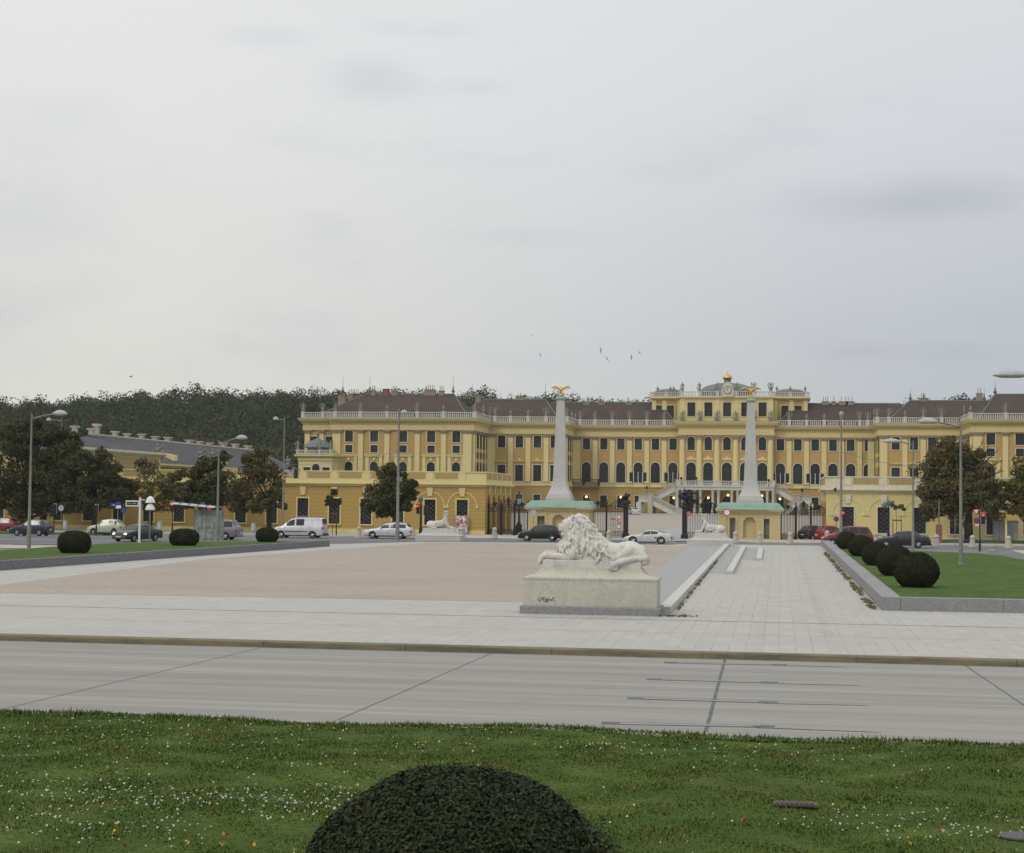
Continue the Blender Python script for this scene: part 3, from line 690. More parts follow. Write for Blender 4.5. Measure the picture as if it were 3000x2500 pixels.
def entab(root, T, s0, s1, e0=0, e1=0, zb=ZCt, zt=ZE, name='entablature'):
    """architrave, frieze, dentils and cornice; e0/e1 extend the profile round outer corners"""
    mb = MB(T); h = zt - zb
    def bx(d, za, zb_, tp=0): mb.rects([(s0 - e0 * d, s1 + e1 * d, -.1, d, zb + za * h), (s0 - e0 * (d + tp), s1 + e1 * (d + tp), -.1, d + tp, zb + zb_ * h)])
    bx(.34, 0, .22); bx(.30, .222, .50); bx(.42, .502, .58); bx(.62, .68, .76); bx(.95, .762, .90, .12); bx(1.2, .902, 1.0)
    k = s0 - e0 * .5
    while k < s1: mb.box(k, k + .26, .3, .68, zb + .582 * h, zb + .678 * h); k += .55
    mb.build(name, M['cornice'], root, world=True)
    mb = MB(T); mb.rects([(s0 - e0 * 1.22, s1 + e1 * 1.22, 0, 1.26, zt + .002), (s0 - e0 * 1.2, s1 + e1 * 1.2, 0, 1.2, zt + .07)]); mb.build('cornice_flashing', M['lead'], root, world=True)
STAT = []
def figure(seed):
    """small standing stone figure in robes, one arm moved, about 2 m with plinth"""
    r_ = random.Random(seed); mb = MB(); lean = r_.uniform(-.12, .12)
    mb.lathe((0, 0, 0), [(.30, 0), (.30, .14), (.24, .2)], 8)
    mb.lathe((0, 0, .18), [(.26, 0), (.30, .2), (.22, .75), (.19, .95)], 9, 1, .75)
    mb.lathe((lean * .4, 0, 1.05), [(.18, 0), (.25, .28), (.24, .46), (.09, .56), (.08, .62)], 9, 1, .7)
    mb.ball((lean * .8, -.03, 1.80), .135, 8, 6, sz=1.15)
    for sg in (-1, 1):
        up = r_.random() < .35
        sh = Vector((sg * .24 + lean * .5, 0, 1.50)); el = sh + Vector((sg * .20, -.08, .06 if up else -.30)); hd = el + Vector((-sg * .05 if not up else sg * .05, -.16, .30 if up else -.16))
        mb.tube(sh, el, .085, .07, 6); mb.tube(el, hd, .07, .05, 6); mb.ball(hd, .06, 6, 4)
        if r_.random() < .5: mb.path([hd, hd + Vector((sg * .1, .02, -.5)), Vector((sg * .25, .05, .3))], [.05, .09, .12], 6)
    me = mesh_of(mb, 'statue'); me.shade_smooth(); return me
FIG = [figure(k) for k in range(5)]
def urn_mesh():
    mb = MB(); mb.lathe((0, 0, 0), [(.22, 0), (.22, .12), (.10, .2), (.1, .35), (.30, .62), (.32, .85), (.16, 1.0), (.2, 1.08), (.09, 1.2), (.05, 1.42)], 10); me = mesh_of(mb, 'urn'); me.shade_smooth(); return me
URN = urn_mesh()
def balustrade(root, T, rz, s0, s1, posts, zb=ZE, zt=ZB, d=.5, statues=True, pw=.72, seed=0, endp=True, step=.42, every=1):
    mb = MB(T); mb.box(s0, s1, d - .2, d + .2, zb + .07, zb + .22); mb.box(s0, s1, d - .22, d + .22, zt - .2, zt - .04)
    ps = sorted(posts); k = s0 + .2
    while k < s1:
        if all(abs(k - p) > pw / 2 + .12 for p in ps): mb.rects([(k - .07, k + .07, d - .07, d + .07, zb + .2), (k - .12, k + .12, d - .11, d + .11, zb + .2 + (zt - zb) * .3), (k - .06, k + .06, d - .06, d + .06, zt - .19)])
        k += step
    mb.build('balustrade', M['white_trim'], root, world=True)
    rr = random.Random(seed)
    for i, p in enumerate(ps):
        mb = MB(); mb.rects([(-pw / 2, pw / 2, -.3, .3, 0), (-pw / 2, pw / 2, -.3, .3, zt - zb - .18), (-pw / 2 - .06, pw / 2 + .06, -.36, .36, zt - zb - .16), (-pw / 2 - .06, pw / 2 + .06, -.36, .36, zt - zb + .02)])
        key = ('post', round(pw, 2), round(zt - zb, 2))
        if key not in PC: PC[key] = mesh_of(mb, 'post')
        put(root, 'balustrade_post', PC[key], T, rz, p, d, zb + .05, M['white_trim'])
        if statues and i % every == 0:
            me = rr.choice(FIG) if rr.random() < .75 else URN
            o = put(root, 'statue' if me is not URN else 'urn', me, T, rz, p, d, zt + .06, M['figstone']); o.scale = (1.0,) * 3
def roof(root, x0, x1, y0, y1, ze, zr, h0=0, h1=0, mat=None, ridge_cap=True):
    """hipped roof, ridge along X; h0/h1 hip lengths"""
    ym = (y0 + y1) / 2; A = (x0, y0, ze); B = (x1, y0, ze); C_ = (x1, y1, ze); D = (x0, y1, ze); P = (x0 + h0, ym, zr); Q = (x1 - h1, ym, zr)
    mb = MB(); mb.quad(A, B, Q, P); mb.quad(C_, D, P, Q); mb.poly([D, A, P]); mb.poly([B, C_, Q])
    o = mb.build('roof', mat or M['tiles'], root, world=True)
    mb = MB(); mb.tube(P, Q, .16, .16, 6)
    for e, p in ((A, P), (D, P), (B, Q), (C_, Q)): mb.tube(e, p, .10, .10, 5)
    mb.build('ridge_cap', M['ridge'], o); return o
m = Mt('brown_red_roof_tiles', .85, .2)
c = m.mix((.076, .054, .045), (.058, .045, .040), m.ramp(m.noise(.35, 5), .4, .65)); c = m.mix(c, (.105, .08, .066), m.ramp(m.noise(3, 4), .55, .75, 0, .5))
c = m.mix(c, (.055, .035, .032), m.ramp(m.noise(1, 3, .5, m.co((1, .01, 9))), .5, .62, 0, .5)); m.color(c); M['tiles'] = m.m
m = Mt('grey_slate_roof', .85, .2); m.color(m.mix((.082, .078, .082), (.062, .059, .063), m.ramp(m.noise(.8, 5), .4, .65))); M['slate'] = m.m
M['ridge'] = plain('verdigris_ridge_metal', (.16, .20, .17), .6, var=.3)

Y0, Y1, Y2, YE = 335.0, 353.0, 367.0, 365.4
XL, XB, XB2, XC, XCE, XCF, XG, XH, XR = -99.6, X(972, Y0), -62.9, -45.9, X(1990, YE), X(2264, YE), 20.6, 37.6, 88.0
pal = thing('palace', 'long ochre baroque palace with pale pilasters, roof statues and brown hipped roofs behind the gate', 'palace', (-12.4, Y2, .9))
def section(T, rz, s0, s1, wins, pil, kind, zbase=ZG, up=M['ochre_up'], pw=1.05):
    cols = []
    for s in wins:
        if kind == 'D': ops = [(2.0 if s != 1 else 1, 4.8, 1.5, False), (7.7, 12.25, 2.05, True), (15.05, 17.6, 1.65, False)]
        elif kind == 'C': ops = [(2.2, 4.8, 1.5, False), (7.7, 11.2, 1.75, False), (14.95, 17.6, 1.65, False)]
        elif kind == 'S': ops = [(7.7, 11.4, 2.5, False), (12.2, 13.6, 2.3, False), (14.3, 17.5, 2.5, False)]
        else: ops = [(8.2, 11.3, 1.75, True), (13.2, 14.75, 1.55, False), (15.5, 17.55, 1.65, False)]
        if kind == 'B': ops[2] = (15.45, 17.75, 1.7, False)
        cols.append((s, ops))
    mb = MB(); rec = .03 if kind == 'S' else .32
    wall_open(mb, T, s0, s1, ZS, ZCt + .05, [(s, [o for o in ops if o[0] > ZS]) for s, ops in cols], rec=rec); mb.build('wall', up, pal, world=True)
    mb = MB(); g = [(s, [o for o in ops if o[0] < ZS]) for s, ops in cols if any(o[0] < ZS for o in ops)]
    wall_open(mb, T, s0, s1, zbase, ZS, g); mb.build('base_wall', M['ochre'], pal, world=True)
    for s, ops in cols:
        for za, zb, w_, ar in ops:
            nm = 'ground_window' if za < ZS else ('arched_window' if ar else ('tall_window' if za < 9 else ('upper_window' if za > 14.8 else 'mezzanine_window')))
            window(pal, nm, T, rz, s, za, zb, w_, ar, bars=(2, 4 if zb - za > 3 else 3) if zb - za > 1.8 else (2, 2), **(dict(fr=.05, rec=.02) if kind == 'S' else {}))
    mb = MB(T)
    if kind == 'C':
        for i, s in enumerate(wins): mb.rects([(s - 1.15, s + 1.15, -.02, .12, 11.75), (s - 1.3, s + 1.3, -.02, .38, 12.0), (s - 1.3, s + 1.3, -.02, .38, 12.12)])
        if kind == 'C':
            for s in wins[1:3]: mb.ball((s, .1, 12.35), .38, 8, 5, 1, .5, .8)
    if kind == 'B':
        for s in wins:   # moulded aedicule round each arched window
            for sg in (-1, 1): mb.box(s + sg * 1.45 - .35, s + sg * 1.45 + .35, -.02, .14, ZP, 12.3)
            mb.rects([(s - 1.9, s + 1.9, -.02, .18, 12.3), (s - 2.1, s + 2.1, -.02, .3, 12.7), (s - 2.1, s + 2.1, -.02, .3, 12.82)]); mb.ball((s, .1, 11.75), .3, 8, 5, 1, .6, 1.2)
    mb.rects([(s0, s1, -.02, .12, ZS - .12), (s0, s1, -.02, .24, ZS), (s0, s1, -.02, .24, ZS + .18)])
    mb.box(s0, s1, -.02, .05, ZS + .18, ZP)
    mb.build('moulding', M['pale'], pal, world=True)
    mb = MB(T)
    for s in pil: mb.box(s - pw * .6, s + pw * .6, .0, .34 if kind != 'S' else .14, ZS + .19, ZP - .22)
    if pil: mb.build('pilaster_pedestals', M['pale'], pal, world=True)
    mb = MB(T)
    for s in pil if kind != 'S' else []: mb.rects([(s - pw * .68, s + pw * .68, 0, .42, ZP - .2), (s - pw * .6, s + pw * .6, 0, .36, ZP - .02)])
    if mb.v: mb.build('pilaster_bases', M['capital'], pal, world=True)
    for s in pil: pilaster(pal, T, rz, s, pw, ZP, ZCc, ZCt, pitch_out=.12 if kind == 'S' else .28)
def mids(w): return [(a + b) / 2 for a, b in zip(w, w[1:])]
# --- left projecting wing
T, rz = front(Y0); wB = [X(u, Y0) for u in (1020, 1094, 1179, 1261, 1335)]
pB = [X(u, Y0) for u in (984, 1055, 1132, 1221, 1298)] + [XB2 - 1.1]
section(T, rz, XB, XB2, wB, pB[1:5], 'B')
for s in (pB[0], pB[5]): pilaster(pal, T, rz, s, 1.75, ZP, ZCc, ZCt)
entab(pal, T, XB - .5, XB2, 0, 1)
balustrade(pal, T, rz, XB - 1.3, XB2 + 1.0, [pB[0] - .2] + pB[1:5] + [XB2 + .45], seed=1)
# recessed end piece with the oriel
T, rz = front(Y0 + 1.8); wA = [X(917, Y0 + 1.8), X(962, Y0 + 1.8)]
mb = MB(); wall_open(mb, T, XL, XB, ZS, ZCt + .05, [(s, [(14.4, 16.6, 1.6, False)]) for s in wA]); mb.build('wall', M['ochre_up'], pal, world=True)
for s in wA: window(pal, 'upper_window', T, rz, s, 14.4, 16.6, 1.6)
for s in (XL + .75, (wA[0] + wA[1]) / 2): pilaster(pal, T, rz, s, 1.05, ZP, ZCc, ZCt)
entab(pal, T, XL, XB, 1, 0); balustrade(pal, T, rz, XL - .6, XB - .4, [XL - .2, X(944, Y0 + 1.8), ], seed=3)
mb = MB(); mb.quad((XL, Y0 + 1.8, ZG), (XL, Y0 + 24, ZG), (XL, Y0 + 24, ZE), (XL, Y0 + 1.8, ZE)); mb.build('wall', M['ochre_up'], pal, world=True)
# oriel annexe in front of it
YO = Y0 - 7; T, rz = front(YO); xo0, xo1 = X(873, YO), X(971, YO); zo = Z(920, 1327, YO)
mb = MB(); wo_ = [X(898, YO), X(924, YO), X(954, YO)]
wall_open(mb, T, xo0, xo1, ZG, zo - 1.6, [(wo_[0], [(7.6, 9.9, 1.5, False)]), (wo_[1], [(7.6, 10.6, 1.6, True)]), (wo_[2], [(7.6, 9.9, 1.5, False)])])
for s_, T_, in ((xo1, 0), (xo0, 0)): mb.quad((s_, YO, ZG), (s_, Y0 + 1.8, ZG), (s_, Y0 + 1.8, zo), (s_, YO, zo))
mb.build('oriel_wall', M['pale'], pal, world=True)
for k_, s in enumerate(wo_): window(pal, 'oriel_window', T, rz, s, 7.6, 10.6 if k_ == 1 else 9.9, 1.6 if k_ == 1 else 1.5, k_ == 1)
mb = MB(T); mb.rects([(xo0 - .1, xo1 + .1, -8, .2, zo - 1.6), (xo0 - .1, xo1 + .1, -8, .2, zo - 1.0), (xo0 - .8, xo1 + .5, -8, .7, zo - .7), (xo0 - .8, xo1 + .5, -8, .7, zo - .4)]); mb.build('oriel_cornice', M['cornice'], pal, world=True)
balustrade(pal, T, rz, xo0 - .6, xo1 + .4, [xo0 - .1, (xo0 + xo1) / 2 + 1, xo1 - .2], zb=zo - .4, zt=zo + .6, d=.3, seed=8, pw=.5)
pc = at(932, 1312, Y0 - 2.5)
mb = MB(); mb.lathe((pc.x, Y0 - 2.6, zo - .4), [(2.3, 0), (2.3, 1.5), (3.1, 1.6), (2.9, 2.1), (1.9, 2.9), (.6, 3.35), (.25, 3.6), (.2, 4.3), (.4, 4.5), (.05, 5.2)], 12); mb.build('oriel_dome', M['lead'], pal, world=True, smooth=40)
# return of the left wing, facing the court
T, rz = east(XB2); n = 5; pit = (Y1 - Y0) / n
section(T, rz, Y0, Y1, [Y0 + pit * (k + .5) for k in range(n)], [Y0 + pit * k for k in range(1, n)], 'S', pw=.62)
for s in (Y0 + .9, Y1 - .5): pilaster(pal, T, rz, s, 1.3, ZP, ZCc, ZCt)
entab(pal, T, Y0 + .1, Y1, 0, 0); balustrade(pal, T, rz, Y0 + .2, Y1 - .8, [Y0 + 9, Y1 - .8], seed=4)
# second plane, left
T, rz = front(Y1); wCw = [X(u, Y1) for u in (1468, 1520, 1573, 1623)]
pC = [X(1494.5, Y1), X(1546, Y1), X(1599, Y1)]
section(T, rz, XB2, XC, wCw, pC, 'C')
for s in (XB2 + .8, XC - .95): pilaster(pal, T, rz, s, 1.5, ZP, ZCc, ZCt)
entab(pal, T, XB2, XC, 0, 1); balustrade(pal, T, rz, XB2 + .8, XC + .9, pC + [XB2 + 1.6, XC + .4], seed=5)
T, rz = east(XC); n = 4; pit = (Y2 - Y1) / n
section(T, rz, Y1, Y2, [Y1 + pit * (k + .5) for k in range(n)], [Y1 + pit * k for k in range(1, n)], 'S', pw=.62)
for s in (Y1 + .9, Y2 - .5): pilaster(pal, T, rz, s, 1.3, ZP, ZCc, ZCt)
entab(pal, T, Y1 + .1, Y2, 0, 0); balustrade(pal, T, rz, Y1 + .2, Y2 - .6, [Y1 + 7, Y2 - .8], seed=6)
# third plane, left
T, rz = front(Y2); wD = [X(u, Y2) for u in (1717, 1768, 1818, 1869, 1919.5, 1971)]
section(T, rz, XC, XCE, wD, mids(wD), 'D'); pilaster(pal, T, rz, XC + .9, 1.4, ZP, ZCc, ZCt)
entab(pal, T, XC, XCE); balustrade(pal, T, rz, XC + .8, XCE, mids(wD) + [XC + 1.6], seed=7)
# third plane, right
wF = [X(u, Y2) for u in (2286, 2337, 2388, 2440, 2492, 2544)]
section(T, rz, XCF, XG, wF, mids(wF), 'D'); pilaster(pal, T, rz, XG - .9, 1.4, ZP, ZCc, ZCt)
entab(pal, T, XCF, XG); balustrade(pal, T, rz, XCF, XG - .8, mids(wF) + [XG - 1.6], seed=11)
# second plane, right, and its return facing left
T, rz = west(XG); n = 4; pit = (Y2 - Y1) / n
section(T, rz, Y1, Y2, [Y1 + pit * (k + .5) for k in range(n)], [Y1 + pit * k for k in range(1, n)], 'S', pw=.62); entab(pal, T, Y1 + .1, Y2, 0, 0)
balustrade(pal, T, rz, Y1 + .2, Y2 - .6, [Y1 + 7], seed=12)
T, rz = front(Y1); wG = [X(u, Y1) for u in (2624, 2678, 2731, 2785)]
section(T, rz, XG, XH, wG, mids(wG), 'C')
for s in (XG + .95, XH - .7): pilaster(pal, T, rz, s, 1.5, ZP, ZCc, ZCt)
entab(pal, T, XG, XH, 1, 0); balustrade(pal, T, rz, XG - .9, XH - .8, mids(wG) + [XG - .4, XG + 2.0], seed=13)
# right projecting wing
T, rz = west(XH); n = 5; pit = (Y1 - Y0) / n
section(T, rz, Y0, Y1, [Y0 + pit * (k + .5) for k in range(n)], [Y0 + pit * k for k in range(1, n)], 'S', pw=.62)
pilaster(pal, T, rz, Y0 + .9, 1.3, ZP, ZCc, ZCt)
entab(pal, T, Y0 + .1, Y1, 0, 0); balustrade(pal, T, rz, Y0 + .2, Y1 - .8, [Y0 + 9], seed=14)
T, rz = front(Y0); wH = [X(2903, Y0) + 5.55 * k for k in range(8)]
section(T, rz, XH, XR, wH, mids(wH), 'B'); pilaster(pal, T, rz, XH + 1.0, 1.75, ZP, ZCc, ZCt)
entab(pal, T, XH, XR, 1, 1); balustrade(pal, T, rz, XH - .9, XR, mids(wH) + [XH - .4], seed=15)
mb = MB(); mb.quad((XR, Y0, ZG), (XR, Y0 + 24, ZG), (XR, Y0 + 24, ZE), (XR, Y0, ZE));
mb.box(XC, XG, Y2 + 19, Y2 + 19.4, ZG, ZE - .1); mb.box(XL, XC, Y1 + 23, Y1 + 23.4, ZG, ZE - .1); mb.box(XG, XR, Y1 + 23, Y1 + 23.4, ZG, ZE - .1); mb.build('rear_wall', M['ochre_up'], pal, world=True)
mb = MB()   # flat gutters and eaves behind the balustrades
for x0, x1, y0, y1 in ((XL, XB, Y0 + 1.8, Y0 + 22), (XB, XB2, Y0, Y0 + 22), (XL, XC, Y1, Y1 + 23), (XC, XG, Y2, Y2 + 19), (XG, XR, Y1, Y1 + 23), (XH, XR, Y0, Y0 + 22)): mb.box(x0, x1, y0 + .02, y1, ZE - .25, ZE - .05 + .001 * len(mb.v) / 8)
mb.build('roof_gutter', M['lead'], pal, world=True)
r1 = roof(pal, XL + 1.2, XB2 - 1.2, Y0 + 2.0, Y0 + 22, ZE + .1, 26.2, 9.2, XB2 - 1.2 - X(1327, Y0 + 12))
r2 = roof(pal, -72, XC - 1.2, Y1 + 1.6, Y1 + 20, ZE + .05, 26.1, 6, XC - 1.2 - X(1597, Y1 + 11))
r3 = roof(pal, XC - 12, XCE - .5, Y2 + 1.6, Y2 + 17, ZE + .08, 26.2, 6, 4.6)
r4 = roof(pal, XCF + .5, XG + 12, Y2 + 1.6, Y2 + 17, ZE + .08, 26.0, 4.6, 6)
r5 = roof(pal, XG + 1.2, XH + 14, Y1 + 1.6, Y1 + 20, ZE + .05, 25.9, X(2665, Y1 + 11) - XG - 1.2, 6)
r6 = roof(pal, XH + 1.2, XR - 1.2, Y0 + 2.0, Y0 + 22, ZE + .1, 26.2, X(2916, Y0 + 12) - XH - 1.2, 8)
def chimney(x, y, z, w_, h, pots, mat='chimd', top=True, par=None):
    mb = MB(); mb.rects([(x - w_ / 2, x + w_ / 2, y - .5, y + .5, z), (x - w_ / 2, x + w_ / 2, y - .5, y + .5, z + h), (x - w_ / 2 - .1, x + w_ / 2 + .1, y - .6, y + .6, z + h + .02), (x - w_ / 2 - .1, x + w_ / 2 + .1, y - .6, y + .6, z + h + .18)])
    o = mb.build('chimney', M[mat], par or r1)
    o.matrix_parent_inverse = Matrix.Identity(4)
    if par is None or True:
        mb = MB()
        for k in range(pots): px = x + (k - (pots - 1) / 2) * w_ / max(pots, 1) * .9; mb.tube((px, y, z + h + .1), (px, y, z + h + 1.25), .085, .07, 6)
        if pots: mb.build('chimney_pots', M['capital'], o)
def roofspire(u, v0, Yr, zb, par, s=1.0):
    x = X(u, Yr); zt = Z(u, v0, Yr); mb = MB(); mb.lathe((x, Yr, zb), [(.12, 0), (.16, .5), (.42 * s, .9), (.12, 1.35), (.2, 1.55), (.05, 1.9), (.03, zt - zb)], 8); mb.build('finial', M['lead'], par)
Yr = Y0 + 12
for u, wd, h, pt in ((1090, 1.0, .9, 2), (1127, 1.3, 1.2, 0), (1152, 1.2, .8, 3), (1257, 2.3, 1.0, 5), (1290, 1.1, .8, 3)): chimney(X(u, Yr), Yr, 25.6, wd, h + .4, pt, 'brick' if pt == 0 else 'chimd')
for u in (1025, 1040): chimney(X(u, Yr + 4), Yr + 4, 24.2, 1.3, 2.2, 3, 'chimd' if u == 1025 else 'brick')
chimney(X(998, Yr + 2), Yr + 2, 22.5, 1.6, 3.4, 2)
for u, v0 in ((1000, 1103), (1079, 1102), (1324, 1103)): roofspire(u, v0, Yr, 26.0, r1)
for u, v0 in ((1381, 1125), (1595, 1122)): roofspire(u, v0, Y1 + 11, 25.8, r2)
chimney(X(1522, Y1 + 11), Y1 + 11, 25.4, 2.0, 1.1, 1, par=r2); chimney(X(1398, Y1 + 11), Y1 + 11, 25.4, 1.1, 1.4, 1, par=r2)
roofspire(1622, 1140, Y1 + 12, 25.3, r2, .7)
for u, n_ in ((1760, 3), (1717, 1), (1840, 1)): chimney(X(u, Y2 + 9), Y2 + 9, 25.6, 1.6, .5, n_, par=r3)
for u, w_, n_ in ((2418, 1.6, 3), (2442, 1.0, 1), (2470, 2.0, 2), (2490, 1.8, 2)): chimney(X(u, Y2 + 9), Y2 + 9, 25.6, w_, .7, n_, par=r4)
for u, v0 in ((2667, 1140), (2706, 1150), (2884, 1142)): roofspire(u, v0, Y1 + 11, 25.5, r5)
roofspire(2916, 1118, Y0 + 12, 25.8, r6); chimney(X(2705, Y1 + 11), Y1 + 11, 25.4, 1.6, .9, 2, par=r5); chimney(X(2870, Y0 + 14), Y0 + 14, 25.0, 1.2, 1.4, 2, par=r6)
# --- centre block
T, rz = front(YE); wE = [X(u, YE) for u in (2024, 2074, 2129, 2182, 2233)]; cE = [X(u, YE) for u in (1998, 2048, 2100, 2155, 2207, 2257)]
ZA = 26.5
cols = [(s, [(1.0, 4.9, 1.9, True), (7.3, 12.3, 2.15, True), (15.0, 18.0, 1.65, True), (22.5, 25.6, 1.75, False)]) for s in wE]
mb = MB(); wall_open(mb, T, XCE, XCF, ZS, ZCt + .4, [(s, o[1:3]) for s, o in cols]); mb.build('wall', M['ochre_up'], pal, world=True)
mb = MB(); wall_open(mb, T, XCE, XCF, ZG, ZS, [(s, o[:1]) for s, o in cols], rec=.8); mb.build('base_wall', M['ochre'], pal, world=True)
mb = MB(); wall_open(mb, T, XCE, XCF, ZE, ZA, [(s, o[3:]) for s, o in cols])
for x_ in (XCE, XCF): mb.quad((x_, YE, ZG), (x_, YE + 20, ZG), (x_, YE + 20, ZA), (x_, YE, ZA))
mb.quad((XCE, YE + 20, ZE), (XCF, YE + 20, ZE), (XCF, YE + 20, ZA), (XCE, YE + 20, ZA)); mb.build('attic_wall', M['pale'], pal, world=True)
for s, ops in cols:
    window(pal, 'court_door', T, rz, s, *ops[0][:3], True, rec=.75); window(pal, 'arched_window', T, rz, s, *ops[1][:3], True, bars=(2, 5)); window(pal, 'upper_window', T, rz, s, *ops[2][:3], True, mat=M['cream']); window(pal, 'attic_window', T, rz, s, *ops[3][:3], bars=(2, 4), mat=M['pale'])
for s in cE: pilaster(pal, T, rz, s, 1.5, ZP, 17.4, 18.35, round_=True)
mb = MB(T)
for s in cE: mb.box(s - 1.0, s + 1.0, 0, .95, ZS + .1, ZP)
mb.build('column_pedestals', M['white_trim'], pal, world=True)
mb = MB(T)
for s in wE: mb.rects([(s - .9, s + .9, 0, .14, 12.75), (s - 1.3, s + 1.3, 0, .22, 13.0), (s - .6, s + .6, 0, .2, 13.3)]); mb.ball((s, .1, 13.3), .35, 8, 5, 1, .5)
mb.build('moulding', M['pale'], pal, world=True)
entab(pal, T, XCE, XCF, 1, 1, zb=18.35, zt=21.35)
mb = MB(T)
for s in cE: mb.box(s - .5, s + .5, 0, .16, 21.4, ZA - .1)
mb.rects([(XCE - .2, XCF + .2, -.1, .2, ZA - .1), (XCE - .5, XCF + .5, -.1, .6, ZA + .15), (XCE - .5, XCF + .5, -.1, .6, ZA + .35)]); mb.build('attic_trim', M['pale'], pal, world=True)
for i, s in enumerate(cE): o = put(pal, 'statue', FIG[i % 5], T, rz, s, .75, 21.45, M['stone']); o.scale = (1.2,) * 3
balustrade(pal, T, rz, XCE - .3, XCF + .3, cE, zb=ZA + .3, zt=ZA + 1.55, d=.2, seed=21, step=.5)
mb = MB(T); mb.rects([(XCE, XCF, -19, -.4, ZA + .1), (XCE, XCF, -19, -.4, ZA + .3)]); mb.build('attic_roof', M['lead'], pal, world=True)
dx = (XCE + XCF) / 2
mb = MB(); mb.lathe((dx, YE + 8, ZA + .2), [(6.3, 0), (6.3, 1.5), (6.55, 1.6), (6.3, 1.9), (5.3, 2.8), (3.6, 3.4), (1.6, 3.7), (.5, 3.75)], 28, 1, .8); o_ = mb.build('dome', M['lead'], pal, world=True, smooth=40)
mb = MB(); mb.lathe((dx, YE + 8, ZA + 3.8), [(.75, 0), (.75, .9), (.95, 1.0)], 10); mb.build('lantern', M['lead'], o_)
mb = MB(); mb.lathe((dx, YE + 8, ZA + 4.8), [(.95, 0), (1.05, .35), (.8, .8), (.3, 1.1), (.12, 1.3), (.2, 1.5), (.05, 1.75)], 12); mb.build('gilded_crown', M['gold'], o_, smooth=True)
mb = MB(T); xc_ = X(2131, YE)
mb.rects([(xc_ - 1.3, xc_ + 1.3, .4, 1.0, ZA + .3), (xc_ - 1.4, xc_ + 1.4, .4, 1.0, ZA + 1.4), (xc_ - .9, xc_ + .9, .4, 1.0, ZA + 3.0), (xc_ - .3, xc_ + .3, .4, 1.0, ZA + 3.6)]); o_ = mb.build('clock_gable', M['white_trim'], pal, world=True)
mb = MB()
n = 20; cz = ZA + 1.75; yy = YE - 1.03
mb.tube((xc_, yy + .05, cz), (xc_, yy - .05, cz), .95, .95, 24); mb.build('clock_rim', M['capital'], o_)
mb = MB(); mb.tube((xc_, yy, cz), (xc_, yy - .08, cz), .74, .74, 24); mb.build('clock_face', M['cream'], o_)
mb = MB(); mb.box(xc_ - .05, xc_ + .05, yy - .11, yy - .09, cz, cz + .6); mb.box(xc_ - .4, xc_, yy - .115, yy - .09, cz - .05, cz + .05)
for k in range(12): t = k * math.pi / 6; mb.box(xc_ + .62 * math.cos(t) - .05, xc_ + .62 * math.cos(t) + .05, yy - .11, yy - .09, cz + .62 * math.sin(t) - .05, cz + .62 * math.sin(t) + .05)
mb.build('clock_hands', M['iron'], o_)
for u in (2098, 2157): o = put(pal, 'statue', FIG[2], *front(YE), X(u, YE), .2, ZA + 1.6, M['stone'])
# set-back side attics
for ua, ub, sd_ in ((1908, 1996, 0), (2264, 2366, 1)):
    Ya = Y2 + 7; xa, xb = X(ua, Ya), X(ub, Ya); T, rz = front(Ya); mb = MB(); ws = [xa + (xb - xa) * k for k in ((.22, .62) if not sd_ else (.34, .72))]; ztop = 26.6
    wall_open(mb, T, xa, xb, ZE, ztop, [(s, [(21.6, 25.4, 1.6, False)]) for s in ws])
    for x_ in (xa, xb): mb.quad((x_, Ya, ZE), (x_, Ya + 11, ZE), (x_, Ya + 11, ztop), (x_, Ya, ztop))
    mb.quad((xa, Ya + 11, ZE), (xb, Ya + 11, ZE), (xb, Ya + 11, ztop), (xa, Ya + 11, ztop)); mb.build('attic_wall', M['ochre_up'], pal, world=True)
    for s in ws: window(pal, 'attic_window', T, rz, s, 21.6, 25.4, 1.6, bars=(2, 4), mat=M['pale'])
    mb = MB(T)
    for s in (xa + .5, (ws[0] + ws[1]) / 2, xb - .5): mb.box(s - .45, s + .45, 0, .15, ZE, ztop)
    mb.rects([(xa, xb, -11, .1, ztop), (xa - .6, xb + .6, -11.5, .8, ztop + .4), (xa - .6, xb + .6, -11.5, .8, ztop + .65)]); mb.build('attic_trim', M['pale'], pal, world=True)
    balustrade(pal, T, rz, xa - .3, xb + .3, [xa, (xa + xb) / 2, xb], zb=ztop + .6, zt=ztop + 1.8, d=.3, seed=30 + sd_, statues=False)
    for u in ((1925, 1962, 1972) if not sd_ else (2275, 2314, 2358)): o = put(pal, 'urn', URN, T, rz, X(u, Ya), .2, ztop + 1.8, M['stone'])
    mb = MB(); mb.lathe(((xa + xb) / 2, Ya + 6, ztop + .6), [(3.4, 0), (3.4, 1.6), (2.6, 2.1), (.3, 2.4)], 16); mb.build('cupola', M['lead'], pal, world=True)
# shutters and little balconies
M['shutter'] = plain('black_green_shutters', (.018, .022, .02), .6)
for s in (wD[3], wD[5], wF[0], wF[2]):
    T, rz = front(Y2); mb = MB(T); mb.box(s - 1.9, s - 1.15, .1, .3, 7.7, 10.0); mb.box(s + 1.15, s + 1.9, .1, .3, 7.7, 10.0)
    mb.build('shutter', M['shutter'], pal, world=True)
    mb = MB(T)
    for k in (-1, 0, 1): mb.box(s + k * .98 - .06, s + k * .98 + .06, .0, .06, 7.7, 10.1)
    mb.build('casement', M['white_paint'], pal, world=True)
T, rz = front(Y2); xb_ = wD[0]
mb = MB(T); mb.rects([(xb_ - 3.8, xb_ + 3.0, 0, 1.5, 6.5), (xb_ - 3.9, xb_ + 3.1, 0, 1.7, 6.75), (xb_ - 3.9, xb_ + 3.1, 0, 1.7, 6.95)]); mb.build('balcony', M['capital'], pal, world=True)
mb = MB(T)
